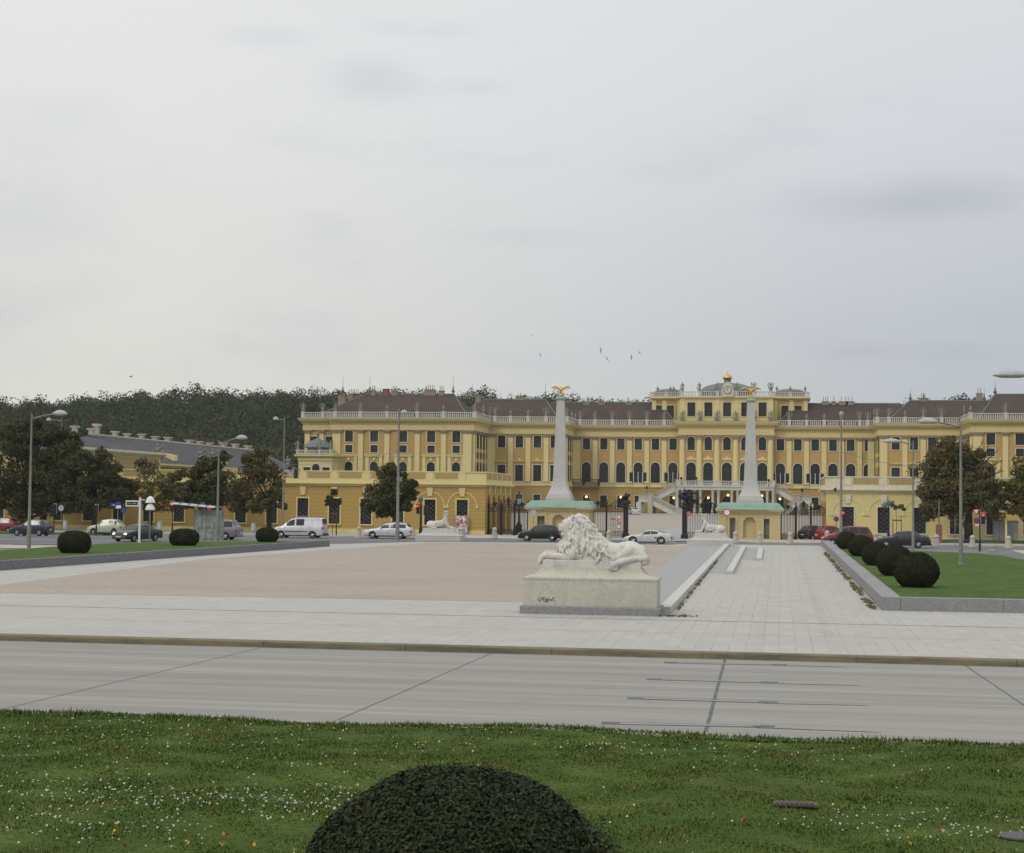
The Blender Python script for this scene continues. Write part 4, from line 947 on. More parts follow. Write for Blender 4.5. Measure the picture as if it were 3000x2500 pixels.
for k in range(30): s = xb_ - 3.8 + 6.8 * k / 29; mb.box(s - .03, s + .03, 1.55, 1.6, 6.95, 8.3)
mb.box(xb_ - 3.8, xb_ + 3.0, 1.52, 1.62, 8.25, 8.35)
for s in (-3.8, -.4, 3.0): mb.box(xb_ + s - .25, xb_ + s + .25, 1.4, 1.7, 6.95, 8.4)
mb.build('balcony_railing', M['iron'], pal, world=True)
# terrace and double stair in front of the centre
YT = 358.0; xt0, xt1 = X(1984, YT), X(2268, YT); mb = MB()
mb.rects([(xt0, xt1, YT, YE, 6.15), (xt0, xt1, YT, YE, 6.75), (xt0 - .15, xt1 + .15, YT - .2, YE, 6.8), (xt0 - .15, xt1 + .15, YT - .2, YE, 7.0)]); mb.build('terrace', M['white_trim'], pal, world=True)
cols_ = []
for s in cE: cols_ += [s - .62, s + .62]
for s in cols_:
    mb = MB(); mb.lathe((s, YT + .6, .85), [(.42, 0), (.42, .25), (.33, .4), (.27, 4.6), (.4, 4.9), (.42, 5.3)], 10); mb.build('terrace_column', M['white_trim'], pal, world=True, smooth=40)
T, rz = front(YT); balustrade(pal, T, rz, xt0, xt1, [xt0 + .4] + cE[1:5] + [xt1 - .4], zb=7.0, zt=8.2, d=-.2, statues=False, pw=1.1, step=.36)
def stair(x0, x1, y0, y1, z0, z1, n, base=.7, rail=True):
    mb = MB()
    for k in range(n):
        xa = x0 + (x1 - x0) * k / n; xb = x0 + (x1 - x0) * (k + 1) / n; z = z0 + (z1 - z0) * (k + 1) / n; zc = max(base, z - 1.1)
        mb.box(min(xa, xb), max(xa, xb), y0, y1, zc - .002 * k, z)
    mb.build('stair_flight', M['white_trim'], pal, world=True)
    for yy_ in (y0, y1):
        mb = MB(); d = .16
        mb.add([(x0, yy_ - d, z0 + .95), (x1, yy_ - d, z1 + .95), (x1, yy_ + d, z1 + .95), (x0, yy_ + d, z0 + .95), (x0, yy_ - d, z0 + 1.15), (x1, yy_ - d, z1 + 1.15), (x1, yy_ + d, z1 + 1.15), (x0, yy_ + d, z0 + 1.15)], [(0, 1, 2, 3), (4, 5, 6, 7), (0, 1, 5, 4), (2, 3, 7, 6), (1, 2, 6, 5), (0, 3, 7, 4)])
        for k in range(0, n * 2): t = (k + .5) / (n * 2); xx = x0 + (x1 - x0) * t; zz = z0 + (z1 - z0) * t; mb.box(xx - .04, xx + .04, yy_ - .03, yy_ + .03, zz, zz + .97)
        for t in (0, 1): xx = x0 + (x1 - x0) * t; zz = z0 + (z1 - z0) * t; mb.rects([(xx - .4, xx + .4, yy_ - .3, yy_ + .3, .7), (xx - .4, xx + .4, yy_ - .3, yy_ + .3, zz + 1.2), (xx - .5, xx + .5, yy_ - .4, yy_ + .4, zz + 1.22), (xx - .5, xx + .5, yy_ - .4, yy_ + .4, zz + 1.4)])
        mb.build('stair_railing', M['stone'], pal, world=True)
for sg, ux in ((-1, (1984, 1912, 1878)), (1, (2268, 2338, 2374))):
    xa, xb, xc2 = [X(u, YT + 3) for u in ux]
    stair(xb, xa, YT + 1.6, YT + 5.6, 4.0, 7.0, 14)
    stair(X(1990 if sg < 0 else 2288, YT - 2), xb, YT - 3.4, YT + .8, .85, 4.0, 16)
    mb = MB(); mb.rects([(min(xb, xc2), max(xb, xc2), YT - 3.4, YT + 5.6, 3.4), (min(xb, xc2), max(xb, xc2), YT - 3.4, YT + 5.6, 4.0)])
    for xx in (xb, xc2):
        for yy_ in (YT - 3, YT + .8, YT + 5): mb.box(xx - .5, xx + .5, yy_ - .5, yy_ + .5, .7, 3.45)
    mb.build('stair_landing', M['white_trim'], pal, world=True)
    mb = MB(); mb.box(min(xb, xc2), max(xb, xc2), YT - 3.3, YT - 3.0, 4.0, 5.1); mb.box(min(xb, xc2) - .1, max(xb, xc2) + .1, YT - 3.45, YT - 2.85, 5.1, 5.25); mb.build('landing_parapet', M['stone'], pal, world=True)
def lantern_post(u, v0, v1, Y, par, h=1.6):
    p = at(u, v1, Y); mb = MB(); zt = Z(u, v0, Y); mb.lathe((p.x, Y, p.z), [(.14, 0), (.07, .2), (.05, (zt - p.z) * .6), (.22, (zt - p.z) * .68), (.3, (zt - p.z) * .88), (.12, (zt - p.z) * .96), (.03, zt - p.z)], 8); mb.build('terrace_lantern', M['iron'], par, world=True)
for u, v0, v1 in ((1996, 1397, 1420), (2040, 1397, 1420), (2252, 1403, 1425), (1895, 1424, 1450), (2350, 1430, 1460)): lantern_post(u, v0, v1, YT - .5, pal)
for u, v in ((1718, 1456), (1819, 1457), (1974, 1459), (2075, 1459), (2133, 1451), (2232, 1453), (2285, 1462)):
    p = at(u, v, YT + 6.5 if u > 1900 else Y2 - .5); mb = MB(); mb.ball(p, .26, 8, 6); mb.build('wall_lamp', M['warmlight'], pal, world=True)

# ---------------------------------------------------------------- low wings along the street
def low_wing(name, label, X0, X1, inner, wallm, panm, trim, wx, arch_from, z_par, z_cor, zw0, zw1, depth=17.0):
    o = thing(name, label, 'building', ((X0 + X1) / 2, 170, .1))
    T, rz = front(170.0); mb = MB()
    wall_open(mb, T, X0, X1, -.1, z_cor, [(s, [(zw0, zw1, 1.2, False)]) for s in wx], rec=.3); mb.build('wall', wallm, o, world=True)
    for i, s in enumerate(wx): window(o, 'window', T, rz, s, zw0, zw1, 1.2, fr=.14, bars=(2, 3), grille=True, mat=trim)
    mb = MB(T); mb.box(X0, X1, .0, .10, -.1, .55); mb.build('plinth', M['cream'] if wallm is M['wing_yellow'] else M['pale'], o, world=True)
    mb = MB(T); e0, e1 = (0, 1) if inner > 0 else (1, 0)
    def bx(d, za, zb): mb.rects([(X0 - e0 * d, X1 + e1 * d, -.05, d, za), (X0 - e0 * d, X1 + e1 * d, -.05, d, zb)])
    bx(.10, z_cor - .30, z_cor - .17); bx(.22, z_cor - .168, z_cor - .06); bx(.42, z_cor - .058, z_cor + .06)
    bx(.12, z_cor + .062, z_cor + .42); bx(.06, z_cor + .422, z_par - .12); bx(.16, z_par - .118, z_par)
    for s in wx:
        mb.rects([(s - .22, s + .22, 0, .14, zw1 + .35), (s - .34, s + .34, 0, .2, zw1 + 1.25)])
        if s in arch_from:
            n = 18; r0, r1 = 1.52, 1.62; zc = zw1 - .75
            for k in range(n):
                t0, t1 = math.pi * k / n, math.pi * (k + 1) / n; q = [(s + r * math.cos(t), d, zc + r * math.sin(t)) for d in (0, .07) for r, t in ((r0, t0), (r1, t0), (r1, t1), (r0, t1))]
                mb.add(q, [(4, 5, 6, 7), (0, 1, 5, 4), (1, 2, 6, 5), (2, 3, 7, 6), (3, 0, 4, 7)])
            for sg in (-1, 1): mb.box(*sorted((s + sg * 1.46, s + sg * 1.72)), 0, .12, zc - .12, zc + .12)
    for s in wx: mb.box(s - .36, s + .36, .05, .14, z_cor + .42, z_par - .12)
    mb.build('cornice', trim, o, world=True)
    mb = MB(T)
    for a, b in zip(wx, wx[1:]): mb.box(a + .52, b - .52, .05, .085, z_cor + .55, z_par - .25)
    mb.build('parapet_panels', panm, o, world=True)
    # roof terrace, back and return walls
    xi = X1 if inner > 0 else X0; mb = MB(); mb.quad((X0, 170, z_par - .4), (X1, 170, z_par - .4), (X1, 170 + depth, z_par - .4), (X0, 170 + depth, z_par - .4)); mb.build('roof', M['lead'], o, world=True)
    mb = MB(); mb.quad((X0, 170 + depth, 0), (X1, 170 + depth, 0), (X1, 170 + depth, z_par), (X0, 170 + depth, z_par)); xo = X0 if inner > 0 else X1; mb.quad((xo, 170, 0), (xo, 170 + depth, 0), (xo, 170 + depth, z_par), (xo, 170, z_par)); mb.build('rear_wall', wallm, o, world=True)
    T2, rz2 = east(xi) if inner > 0 else west(xi); ns = [170 + depth * (k + .62) / 5.2 for k in range(5)]
    mb = MB(); wall_open(mb, T2, 170, 170 + depth, -.1, z_cor, [(s, [(.2, zw1 + .5, 1.7, True)]) for s in ns], rec=.5); mb.build('arcade_wall', wallm if inner > 0 else M['ochre'], o, world=True)
    mb = MB(T2)
    for s in ns: mb.poly([(s - .9, -.49, 0), (s + .9, -.49, 0), (s + .9, -.49, zw1 + .6), (s - .9, -.49, zw1 + .6)])
    mb.build('arcade_niches', M['ochre_up'], o, world=True)
    mb = MB(T2)
    def bx(d, za, zb): mb.rects([(170, 170 + depth, -.05, d, za), (170, 170 + depth, -.05, d, zb)])
    bx(.22, z_cor - .168, z_cor - .06); bx(.42, z_cor - .058, z_cor + .06); bx(.12, z_cor + .062, z_cor + .42); bx(.06, z_cor + .422, z_par - .12); bx(.16, z_par - .118, z_par)
    for s in ns: mb.rects([(s - .2, s + .2, 0, .12, zw1 + .6), (s - .3, s + .3, 0, .2, z_cor - .2)])
    mb.build('arcade_cornice', trim, o, world=True)
    mb = MB(T2)
    for s in ns: mb.box(s - 1.3, s + 1.3, .05, .085, z_cor + .55, z_par - .25)
    mb.build('parapet_panels', panm, o, world=True)
    return o
wl = [X(888, 170) + 3.47 * k for k in range(-28, 6)]
wl = [w_ for w_ in wl if w_ > -140]
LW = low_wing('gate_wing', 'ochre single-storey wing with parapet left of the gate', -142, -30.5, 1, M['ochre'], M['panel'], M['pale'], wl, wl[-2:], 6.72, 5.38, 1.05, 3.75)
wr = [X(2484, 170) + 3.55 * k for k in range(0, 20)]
RW = low_wing('gate_wing', 'pale yellow single-storey wing with parapet right of the gate', 4.65, 78, -1, M['wing_yellow'], M['panel'], M['cream'], wr, wr[:3], 6.55, 5.2, .85, 3.45)
# poster board leaning in the last window bay
px = wl[-1]
o = thing('poster_board', 'tall poster board with pink and white picture at the window nearest the gate', 'poster', (px, 169.6, .13))
MB().rects([(-.72, .72, -.04, .04, 0), (-.72, .72, -.04, .04, 2.0)]).build('board', M['granite'], o)
m = Mt('blurred_poster_picture', .6)
c = m.mix((.55, .52, .55), (.52, .22, .15), m.ramp(m.noise(1.6, 2, .5, None, .6), .44, .54)); c = m.mix(c, (.10, .07, .08), m.ramp(m.noise(2.6, 2, .5, m.co(loc=(4, 2, 1))), .56, .62)); c = m.mix(c, (.70, .68, .70), m.ramp(m.noise(1.9, 2, .5, m.co(loc=(1, 7, 3))), .56, .60)); m.color(c)
mb = MB(); mb.quad((-.62, -.05, .12), (.62, -.05, .12), (.62, -.05, 1.9), (-.62, -.05, 1.9)); mb.build('picture', m.m, o)

# pavilion and long grey-roofed wing at the left
o = thing('side_pavilion', 'ochre pavilion with upper storey and low grey roof behind the left trees', 'building', (-105, 182, 0))
mb = MB(); mb.box(-140, -75, 168.4, 192, 5.0, 8.5); mb.build('wall', M['pale'], o, world=True)
mb = MB()
for k in range(3): mb.box(-75.0, -74.93, 170.6 + 7.4 * k, 176.6 + 7.4 * k, 6.9, 8.3)
for k in range(9): mb.box(-139 + 7 * k, -134 + 7 * k, 168.33, 168.4, 6.9, 8.3)
mb.build('panels', M['panel'], o, world=True)
mb = MB(); mb.rects([(-140.2, -74.8, 168.2, 192.2, 8.5), (-140.6, -74.4, 167.8, 192.6, 8.8), (-140.6, -74.4, 167.8, 192.6, 9.05)]); mb.rects([(-140, -74.8, 168.2, 192.2, 5.0), (-140, -74.8, 168.2, 192.2, 6.3)]); mb.build('cornice', M['cream'], o, world=True)
mb = MB(); mb.rects([(-140, -75.5, 169, 191, 9.06), (-130, -80, 178, 183, 10.6)]); mb.build('roof', M['slate'], o, world=True)
o = thing('long_wing', 'long outbuilding with grey slate roof and row of white chimneys behind the left trees', 'building', (-85, 240, 0))
mb = MB(); mb.box(-93, -78, 193, 262, 0, 7.9); mb.build('wall', M['ochre_up'], o, world=True)
mb = MB(); A, B, C_, D = (-93.5, 192.6, 7.9), (-77.4, 192.6, 7.9), (-77.4, 263, 7.9), (-93.5, 263, 7.9); P, Q = (-85.2, 194, 11.4), (-85.2, 261, 11.4)
mb.quad(B, C_, Q, P); mb.quad(D, A, P, Q); mb.poly([A, B, P]); mb.poly([C_, D, Q]); rf = mb.build('roof', M['slate'], o, world=True)
mb = MB(); mb.tube(P, Q, .14, .14, 6); mb.build('ridge_cap', M['chim'], rf)
mb = MB(); mb.rects([(-93.6, -77.3, 192.5, 263, 7.45), (-93.9, -77.0, 192.3, 263.2, 7.7), (-93.9, -77.0, 192.3, 263.2, 7.88)]); mb.build('cornice', M['pale'], o, world=True)
def ych(u, Xw=-85.2):   # distance along the ridge for picture column u
    d = ray(u, 1300); return Xw * d.y / d.x
for u, h, wd in ((218, 1.7, .6), (268, 1.6, .8), (283, 2.6, .8), (337, 1.5, .9), (372, 1.3, .7), (415, 1.5, .8), (455, 1.3, 1.2), (492, 1.4, 1.2), (556, 1.3, 1.6), (586, 1.2, 1.4), (615, 1.1, 1.6), (655, 1.5, 2.0), (690, 1.5, 2.0), (727, 1.4, 2.2)):
    wd *= .38; y_ = ych(u); mb = MB(); mb.rects([(-85.5, -84.9, y_ - wd, y_ + wd, 10.9), (-85.5, -84.9, y_ - wd, y_ + wd, 11.2 + h * .5), (-85.7, -84.7, y_ - wd - .1, y_ + wd + .1, 11.2 + h * .5), (-85.7, -84.7, y_ - wd - .1, y_ + wd + .1, 11.2 + h * .62)]); mb.build('chimney', M['chim'], rf)
for y_ in (206, 226, 246):
    mb = MB(); mb.extrude([(-80.3, 8.4), (-78.3, 8.4), (-78.3, 9.1), (-80.3, 9.5)], y_ - .5, y_ + .5); mb.build('dormer', M['pale'], rf)
o2 = [(u, ych(u, -77.6)) for u in (465, 590, 625)]
for u, y_ in o2:
    q = put(o, 'statue', FIG[1], lambda s, d, z: (s, d, z), 0, -77.6, y_, 7.9, M['stone']); q.scale = (1.3,) * 3
# terrace parapet with a statue between long wing and palace
o = thing('garden_wall', 'pale garden wall with a stone figure between grey roofed wing and palace', 'wall', (-92, 300, 0))
xa, xb = X(825, 310), X(884, 310); mb = MB(); mb.rects([(xa, xb, 310, 310.8, 0), (xa, xb, 310, 310.8, 8.6), (xa - .2, xb + .2, 309.8, 311, 8.62), (xa - .2, xb + .2, 309.8, 311, 9.0)]); mb.build('wall', M['white_trim'], o, world=True)
q = put(o, 'statue', FIG[3], lambda s, d, z: (s, d, z), 0, X(840, 310), 310.3, 9.0, M['stone']); q.scale = (1.4,) * 3

# ---------------------------------------------------------------- obelisks on gate pavilions, eagles, fences
def blob(name, mat, parent, shapes, vox, smooth=2, disp=None, loc=(0, 0, 0), sub=None, seed=0):
    """one continuous surface grown round tapered limbs and ellipsoids: shapes are ('c',p0,p1,r0,r1) or ('e',centre,(rx,ry,rz),(ax,ay,az))"""
    mb = MB()
    for s in shapes:
        if s[0] == 'c':
            _, p0, p1, r0, r1 = s; p0, p1 = Vector(p0), Vector(p1); mb.tube(p0, p1, r0, r1, 14)
            mb.ball(p0, r0, 14, 10); mb.ball(p1, r1, 14, 10)
        else:
            c, r_ = s[1], s[2]; rot = Matrix.Rotation(R(s[3][1]), 3, 'Y') @ Matrix.Rotation(R(s[3][2]), 3, 'Z') @ Matrix.Rotation(R(s[3][0]), 3, 'X') if len(s) > 3 else Matrix.Identity(3)
            t = MB(); t.ball((0, 0, 0), 1, 18, 12); vs = [tuple(Vector(c) + rot @ Vector((v[0] * r_[0], v[1] * r_[1], v[2] * r_[2]))) for v in t.v]; mb.add(vs, t.f)
    me = bpy.data.meshes.new(name); me.from_pydata([tuple(p) for p in mb.v], [], mb.f)
    b = bmesh.new(); b.from_mesh(me); bmesh.ops.recalc_face_normals(b, faces=b.faces); b.to_mesh(me); b.free()
    o = link(me, name, mat, parent); o.location = loc
    md = o.modifiers.new('grow', 'REMESH'); md.mode = 'VOXEL'; md.voxel_size = vox; md.use_smooth_shade = True
    if smooth: md = o.modifiers.new('soften', 'SMOOTH'); md.iterations = smooth; md.factor = .5
    return o
def bake(o):
    """freeze the modifiers into the mesh"""
    dg = bpy.context.evaluated_depsgraph_get(); dg.update(); ev = o.evaluated_get(dg)
    me = bpy.data.meshes.new_from_object(ev); o.modifiers.clear(); o.data = me; me.shade_smooth(); return o
def eagle(par, x, y, z):
    pts = [('e', (0, 0, .28), (.13, .13, .30), (0, 0, 0)), ('e', (.02, 0, .60), (.085, .08, .11), (0, 0, 0)), ('c', (.05, -.02, .62), (.17, -.03, .58), .04, .012), ('c', (0, .05, .2), (-.02, .10, -.06), .09, .13),
           ('c', (-.06, 0, .1), (-.08, 0, -.05), .05, .04), ('c', (.06, 0, .1), (.08, 0, -.05), .05, .04)]
    for sg in (-1, 1):
        w_ = [(sg * .08, 0, .42), (sg * .34, .03, .62), (sg * .62, .04, .72), (sg * .98, .06, .62)]
        for a, b, r0, r1 in ((w_[0], w_[1], .11, .08), (w_[1], w_[2], .08, .07), (w_[2], w_[3], .07, .03)): pts.append(('c', a, b, r0, r1))
        for k in range(5): t = .25 + k * .16; bx_ = sg * (.15 + .17 * k); pts.append(('c', (bx_, .05, .50 + .05 * min(k, 3)), (bx_ + sg * .10, .10, .26 + .06 * k), .05, .03))
    return bake(blob('eagle', M['gold'], par, pts, .028, 1, loc=(x, y, z)))
def obelisk(u0, u1, uc, ztop, label, pav_label, statue_label, sg):
    Yf = 164.5; x0, x1 = X(u0, Yf), X(u1, Yf); xc = (x0 + x1) / 2; w_ = x1 - x0; D = 5.0
    o = thing('gate_pavilion', pav_label, 'pavilion', (xc, Yf + D / 2, .1))
    T, rz = front(Yf); c = w_ * .21; H_ = 3.0
    mb = MB(); op = xc - w_ * .29 if sg < 0 else xc + w_ * .26
    wall_open(mb, T, x0, x1, 0, H_, sorted([(xc, [(.3, 2.35, 1.25, True)]), (op, [(.12, 2.2, .75, False)]), (2 * xc - op, [(.12, 2.25, .75, False)])]), rec=.45)
    for xx in (x0, x1): mb.quad((xx, Yf, 0), (xx, Yf + D, 0), (xx, Yf + D, H_), (xx, Yf, H_))
    mb.quad((x0, Yf + D, 0), (x1, Yf + D, 0), (x1, Yf + D, H_), (x0, Yf + D, H_)); mb.build('wall', M['pavil'], o, world=True)
    mb = MB(T); mb.add([(xc - .66, -.45, .2), (xc + .66, -.45, .2), (xc + .66, -.45, 2.4), (xc - .66, -.45, 2.4)], [(0, 1, 2, 3)]); mb.build('niche', M['pavil'], o, world=True)
    for q, k in ((op, 0), (2 * xc - op, 1)):
        mb = MB(T); mb.add([(q - .4, -.44, .1), (q + .4, -.44, .1), (q + .4, -.44, 2.3), (q - .4, -.44, 2.3)], [(0, 1, 2, 3)])
        mb.build('doorway' if k == 0 else 'door_leaf', M['white_trim'] if k == 0 else (M['granite'] if sg > 0 else M['shutter']), o, world=True)
        if k == 0:
            mb = MB(T)
            for j in range(7): mb.box(q - .33 + j * .11 - .015, q - .33 + j * .11 + .015, -.1, -.07, .12, 2.2)
            for z_ in (.3, .5, 1.8, 2.0): mb.box(q - .36, q + .36, -.11, -.06, z_, z_ + .04)
            mb.build('wicket_grille', M['iron'], o, world=True)
    mb = MB(T)
    for q in (xc - c, xc + c): mb.box(q - .12, q + .12, 0, .08, .0, H_ - .3)
    mb.rects([(x0, x1, -D, .06, .0), (x0, x1, -D, .06, .24)])
    mb.rects([(x0 - .05, x1 + .05, -D - .05, .08, H_ - .32), (x0 - .1, x1 + .1, -D - .1, .14, H_ - .2), (x0 - .32, x1 + .32, -D - .3, .38, H_ - .06), (x0 - .34, x1 + .34, -D - .3, .40, H_ + .08)])
    mb.build('cornice', M['pavil'], o, world=True)
    mb = MB(T); mb.rects([(x0 - .36, x1 + .36, -D - .32, .42, H_ + .082), (x0 - .3, x1 + .3, -D - .25, .32, H_ + .2), (x0 + .05, x1 - .05, -D + .1, -.15, H_ + .62), (x0 + .3, x1 - .3, -D + .3, -.4, H_ + .78)])
    mb.rects([(xc - 1.75, xc + 1.75, -1, .56, H_ + .082), (xc - 1.7, xc + 1.7, -1, .46, H_ + .2), (xc - 1.45, xc + 1.45, -1, -.05, H_ + .66)]); mb.build('roof', M['copper'], o, world=True)
    # obelisk: plinth, flared foot, shaft
    Yc = Yf + 2.0; xs = X(uc, Yc, 1400); ob = thing('obelisk', label, 'obelisk', (xs, Yc, H_ + .7)); f = lambda h, z: (xs - h, xs + h, Yc - h, Yc + h, z)
    mb = MB(); mb.rects([f(1.31, 3.3), f(1.31, 4.06), f(1.22, 4.10), f(1.22, 4.22), f(1.17, 4.26), f(1.15, 4.42), f(1.0, 4.68), f(.86, 4.98), f(.76, 5.3), f(.69, 5.65), f(.64, 6.1), f(.375, ztop - .35)])
    mb.build('shaft', M['obelisk'], ob, world=True)
    mb = MB(); mb.rects([f(.38, ztop - .349), f(.47, ztop - .25), f(.47, ztop - .12), f(.3, ztop), f(.22, ztop + .1)]); mb.build('cap', M['copper'], ob, world=True)
    mb = MB(); mb.lathe((xs, Yc, ztop + .08), [(.2, 0), (.26, .12), (.22, .25), (.1, .33)], 10); mb.build('orb', M['gold'], ob, world=True)
    e = thing('eagle_figure', statue_label, 'statue', (xs, Yc, ztop + .4)); eagle(e, 0, 0, .0)
    return o
M['pavil'] = stained('buff_pavilion_render', (.56, .46, .245), (.42, .34, .20), .4, .3, grooves=.38, gdark=.80)
obelisk(1548, 1727, 1641, 14.35, 'tall pale stone obelisk with green cap left of the gate opening', 'buff pavilion with green copper roof carrying the left obelisk', 'gilded eagle with spread wings on top of the left obelisk', -1)
obelisk(2106, 2287, 2199, 14.2, 'tall pale stone obelisk with green cap right of the gate opening', 'buff pavilion with green copper roof carrying the right obelisk', 'gilded eagle with spread wings on top of the right obelisk', 1)

def scroll(mb, c, r, y, t=.025, turns=1.2, flip=1, n=9, a0=0):
    pts = []
    for k in range(n + 1):
        a = a0 + flip * turns * 2 * math.pi * k / n; rr = r * (1 - .75 * k / n); pts.append((c[0] + rr * math.cos(a), y, c[1] + rr * math.sin(a)))
    mb.path(pts, t, 4)
def fence(name, label, A, B, H_, posts, crest, cat='fence', arch=.0):
    """wrought iron: posts, plain bars, scroll bands and a crest"""
    A, B = Vector((*A, 0)), Vector((*B, 0)); d = B - A; ln = d.length; ang = math.atan2(d.y, d.x)
    o = thing(name, label, cat, (A.x, A.y, .1), ang)
    for p in posts:
        s = ln * p; mb = MB(); mb.box(s - .08, s + .08, -.08, .08, 0, H_ + .25); mb.lathe((s, 0, H_ + .25), [(.1, 0), (.14, .1), (.05, .2), (.1, .32), (.02, .5)], 6); mb.box(s - .13, s + .13, -.13, .13, 0, .25); mb.build('post', M['iron'], o)
    mb = MB(); k = .12
    while k < ln: mb.box(k - .019, k + .019, -.019, .019, .1, H_); mb.box(k + .07 - .014, k + .07 + .014, -.014, .014, .1, .55); k += .17
    for z_ in (.12, .6, H_ - .52, H_ - .02): mb.box(0, ln, -.03, .03, z_ - .028, z_ + .028)
    k = .3; i = 0
    while k < ln - .1:
        scroll(mb, (k, H_ - .27), .17, 0, .026, 1.3, 1 if i % 2 else -1, a0=math.pi / 2); scroll(mb, (k, .36), .15, 0, .02, 1.2, -1 if i % 2 else 1); k += .38; i += 1
    for c, hc in crest:
        s = ln * c
        for sg in (-1, 1):
            scroll(mb, (s + sg * .30, H_ + .22), .24, 0, .045, 1.2, sg, a0=math.pi / 2); scroll(mb, (s + sg * .80, H_ + .12), .16, 0, .04, 1.2, -sg, a0=0); mb.path([(s + sg * 1.25, 0, H_), (s + sg * .6, 0, H_ + hc * .35), (s, 0, H_ + hc)], .04, 4)
        mb.ball((s, 0, H_ + hc * .7), .16, 6, 5, sz=1.5); mb.path([(s, 0, H_), (s, 0, H_ + hc + .15)], [.07, .02], 5)
        for q in range(5): a = math.pi * (.1 + .2 * q); mb.path([(s, 0, H_ + hc * .45), (s + .36 * math.cos(a), 0, H_ + hc * .45 + .36 * math.sin(a))], [.05, .02], 4)
    mb.build('ironwork', M['iron'], o); return o
xa, xb = -30.2, X(1548, 168)
fence('iron_fence', 'black wrought iron fence between left ochre wing and left gate pavilion', (xa, 170.4), (xb, 168), 2.95, (0, .32, .66, 1), ((.5, 1.0), (.16, .45), (.84, .4)))
xa, xb = X(1728, 168), X(1838, 168)
fence('iron_gate', 'black wrought iron gate leaf beside the left obelisk pavilion, carrying round signs', (xa, 168), (xb, 168), 3.15, (0, .45), ((.22, .5), (.78, .9)), 'gate')
xa, xb = X(2006, 168), X(2106, 168)
fence('iron_gate', 'black wrought iron gate leaf beside the right obelisk pavilion, behind the sphinx', (xa, 168), (xb, 168), 3.15, (.55,), ((.25, .9), (.75, .6)), 'gate')
xa, xb = X(2287, 168), 4.7
fence('iron_fence', 'black wrought iron fence between right gate pavilion and pale yellow wing', (xa, 168), (xb, 170.4), 3.0, (0, .33, .66), ((.5, .9), (.16, .4), (.84, .4)))
for u, lab in ((1834, 'massive black iron gate pier at the left side of the open gateway'), (2006, 'massive black iron gate pier at the right side of the open gateway')):
    x_ = X(u, 168); o = thing('gate_pier', lab, 'gate pier', (x_, 168, .06)); H_ = 3.3
    mb = MB(); mb.rects([(-.36, .36, -.36, .36, 0), (-.36, .36, -.36, .36, .35), (-.24, .24, -.24, .24, .45), (-.24, .24, -.24, .24, H_ - .3), (-.34, .34, -.34, .34, H_ - .1), (-.3, .3, -.3, .3, H_)]); mb.build('pier', M['iron'], o)
    mb = MB()
    sg = 1 if u > 1900 else 0
    mb.lathe((0, 0, H_), [(.25, 0), (.32, .25), (.18, .5), (.3, .8), (.22, 1.0 + .3 * sg), (.05, 1.3 + .5 * sg)], 8)
    for k in range(10): a = k * .63; mb.ball((.35 * math.cos(a) * (1 + sg * .5), .3 * math.sin(a), H_ + .3 + .14 * k * (.6 + .4 * sg)), .17, 6, 4)
    mb.build('finial', M['iron'], o)
# heavier openwork crests with trophies behind the right pier
o = thing('iron_crest', 'dark iron foliage crest rising above the right gate leaf', 'gate ornament', (X(2050, 168.3), 168.3, 3.2))
mb = MB(); rr = random.Random(4)
for u, v, r_ in ((2015, 1462, .5), (2030, 1450, .55), (2025, 1475, .5), (2040, 1468, .35), (2060, 1482, .4), (2078, 1488, .35), (2095, 1492, .3)):
    p = at(u, v, 168.3)
    for k in range(16): q = Vector(p) + Vector((rr.gauss(0, r_ * .5), rr.gauss(0, .05), rr.gauss(0, r_ * .5))); scroll(mb, (q.x - o.location.x, q.z - o.location.z), .13, q.y - 168.3, .04, 1.1, rr.choice((-1, 1)), a0=rr.random() * 6, n=6)
mb.build('foliage_work', M['iron'], o)
# street lantern standing in the court behind the left fence
p = at(1520, 1560, 176); o = thing('court_lantern', 'old cast iron street lantern with white glass head behind the left fence', 'street lamp', (p.x, 176, .1))
MB().lathe((0, 0, 0), [(.35, 0), (.35, .9), (.22, 1.1), (.12, 1.4), (.09, 3.2)], 10).build('post', M['shutter'], o, smooth=40)
MB().lathe((0, 0, 3.2), [(.16, 0), (.30, .65), (.28, .66)], 6).build('lamp_glass', M['lampw'], o)
MB().lathe((0, 0, 3.86), [(.36, 0), (.15, .3), (.06, .5), (.1, .6), (.02, .8)], 6).build('lamp_hood', M['iron'], o)
# sign plates
def disc_sign(mb_c, x, y, z, r, n=20, t=.03): mb_c.tube((x, y, z), (x, y - t, z), r, r, n)
def roundsign(name, label, x, y, z, r, pole=True, face='white_paint', rim='red_paint', bar=None, h0=.12, par=None):
    o = par or thing(name, label, 'road sign', (x, y, h0)); lx, ly, lz = (0, 0, z - h0) if not par else (x, y, z)
    if pole: mb = MB(); mb.tube((0, .05, 0), (0, .05, z - h0 + r * .6), .035, .035, 8); mb.build('pole', M['steel'], o)
    mb = MB(); disc_sign(mb, lx, ly, lz, r); q = mb.build('sign_rim', M[rim], o)
    mb = MB(); disc_sign(mb, lx, ly - .032, lz, r * .74, t=.006); mb.build('sign_face', M[face], q)
    if bar:
        mb = MB()
        for (ax, az, bx_, bz) in bar: mb.tube((lx + ax * r, ly - .045, lz + az * r), (lx + bx_ * r, ly - .045, lz + bz * r), .08 * r / .3, .08 * r / .3, 4)
        mb.build('sign_symbol', M[rim], q)
    return o
x_ = X(2130, 163.5); roundsign('road_sign', 'round no-vehicles sign, red ring on white, before the right gate pavilion', x_, 163.5, Z(2130, 1502, 163.5), .36)
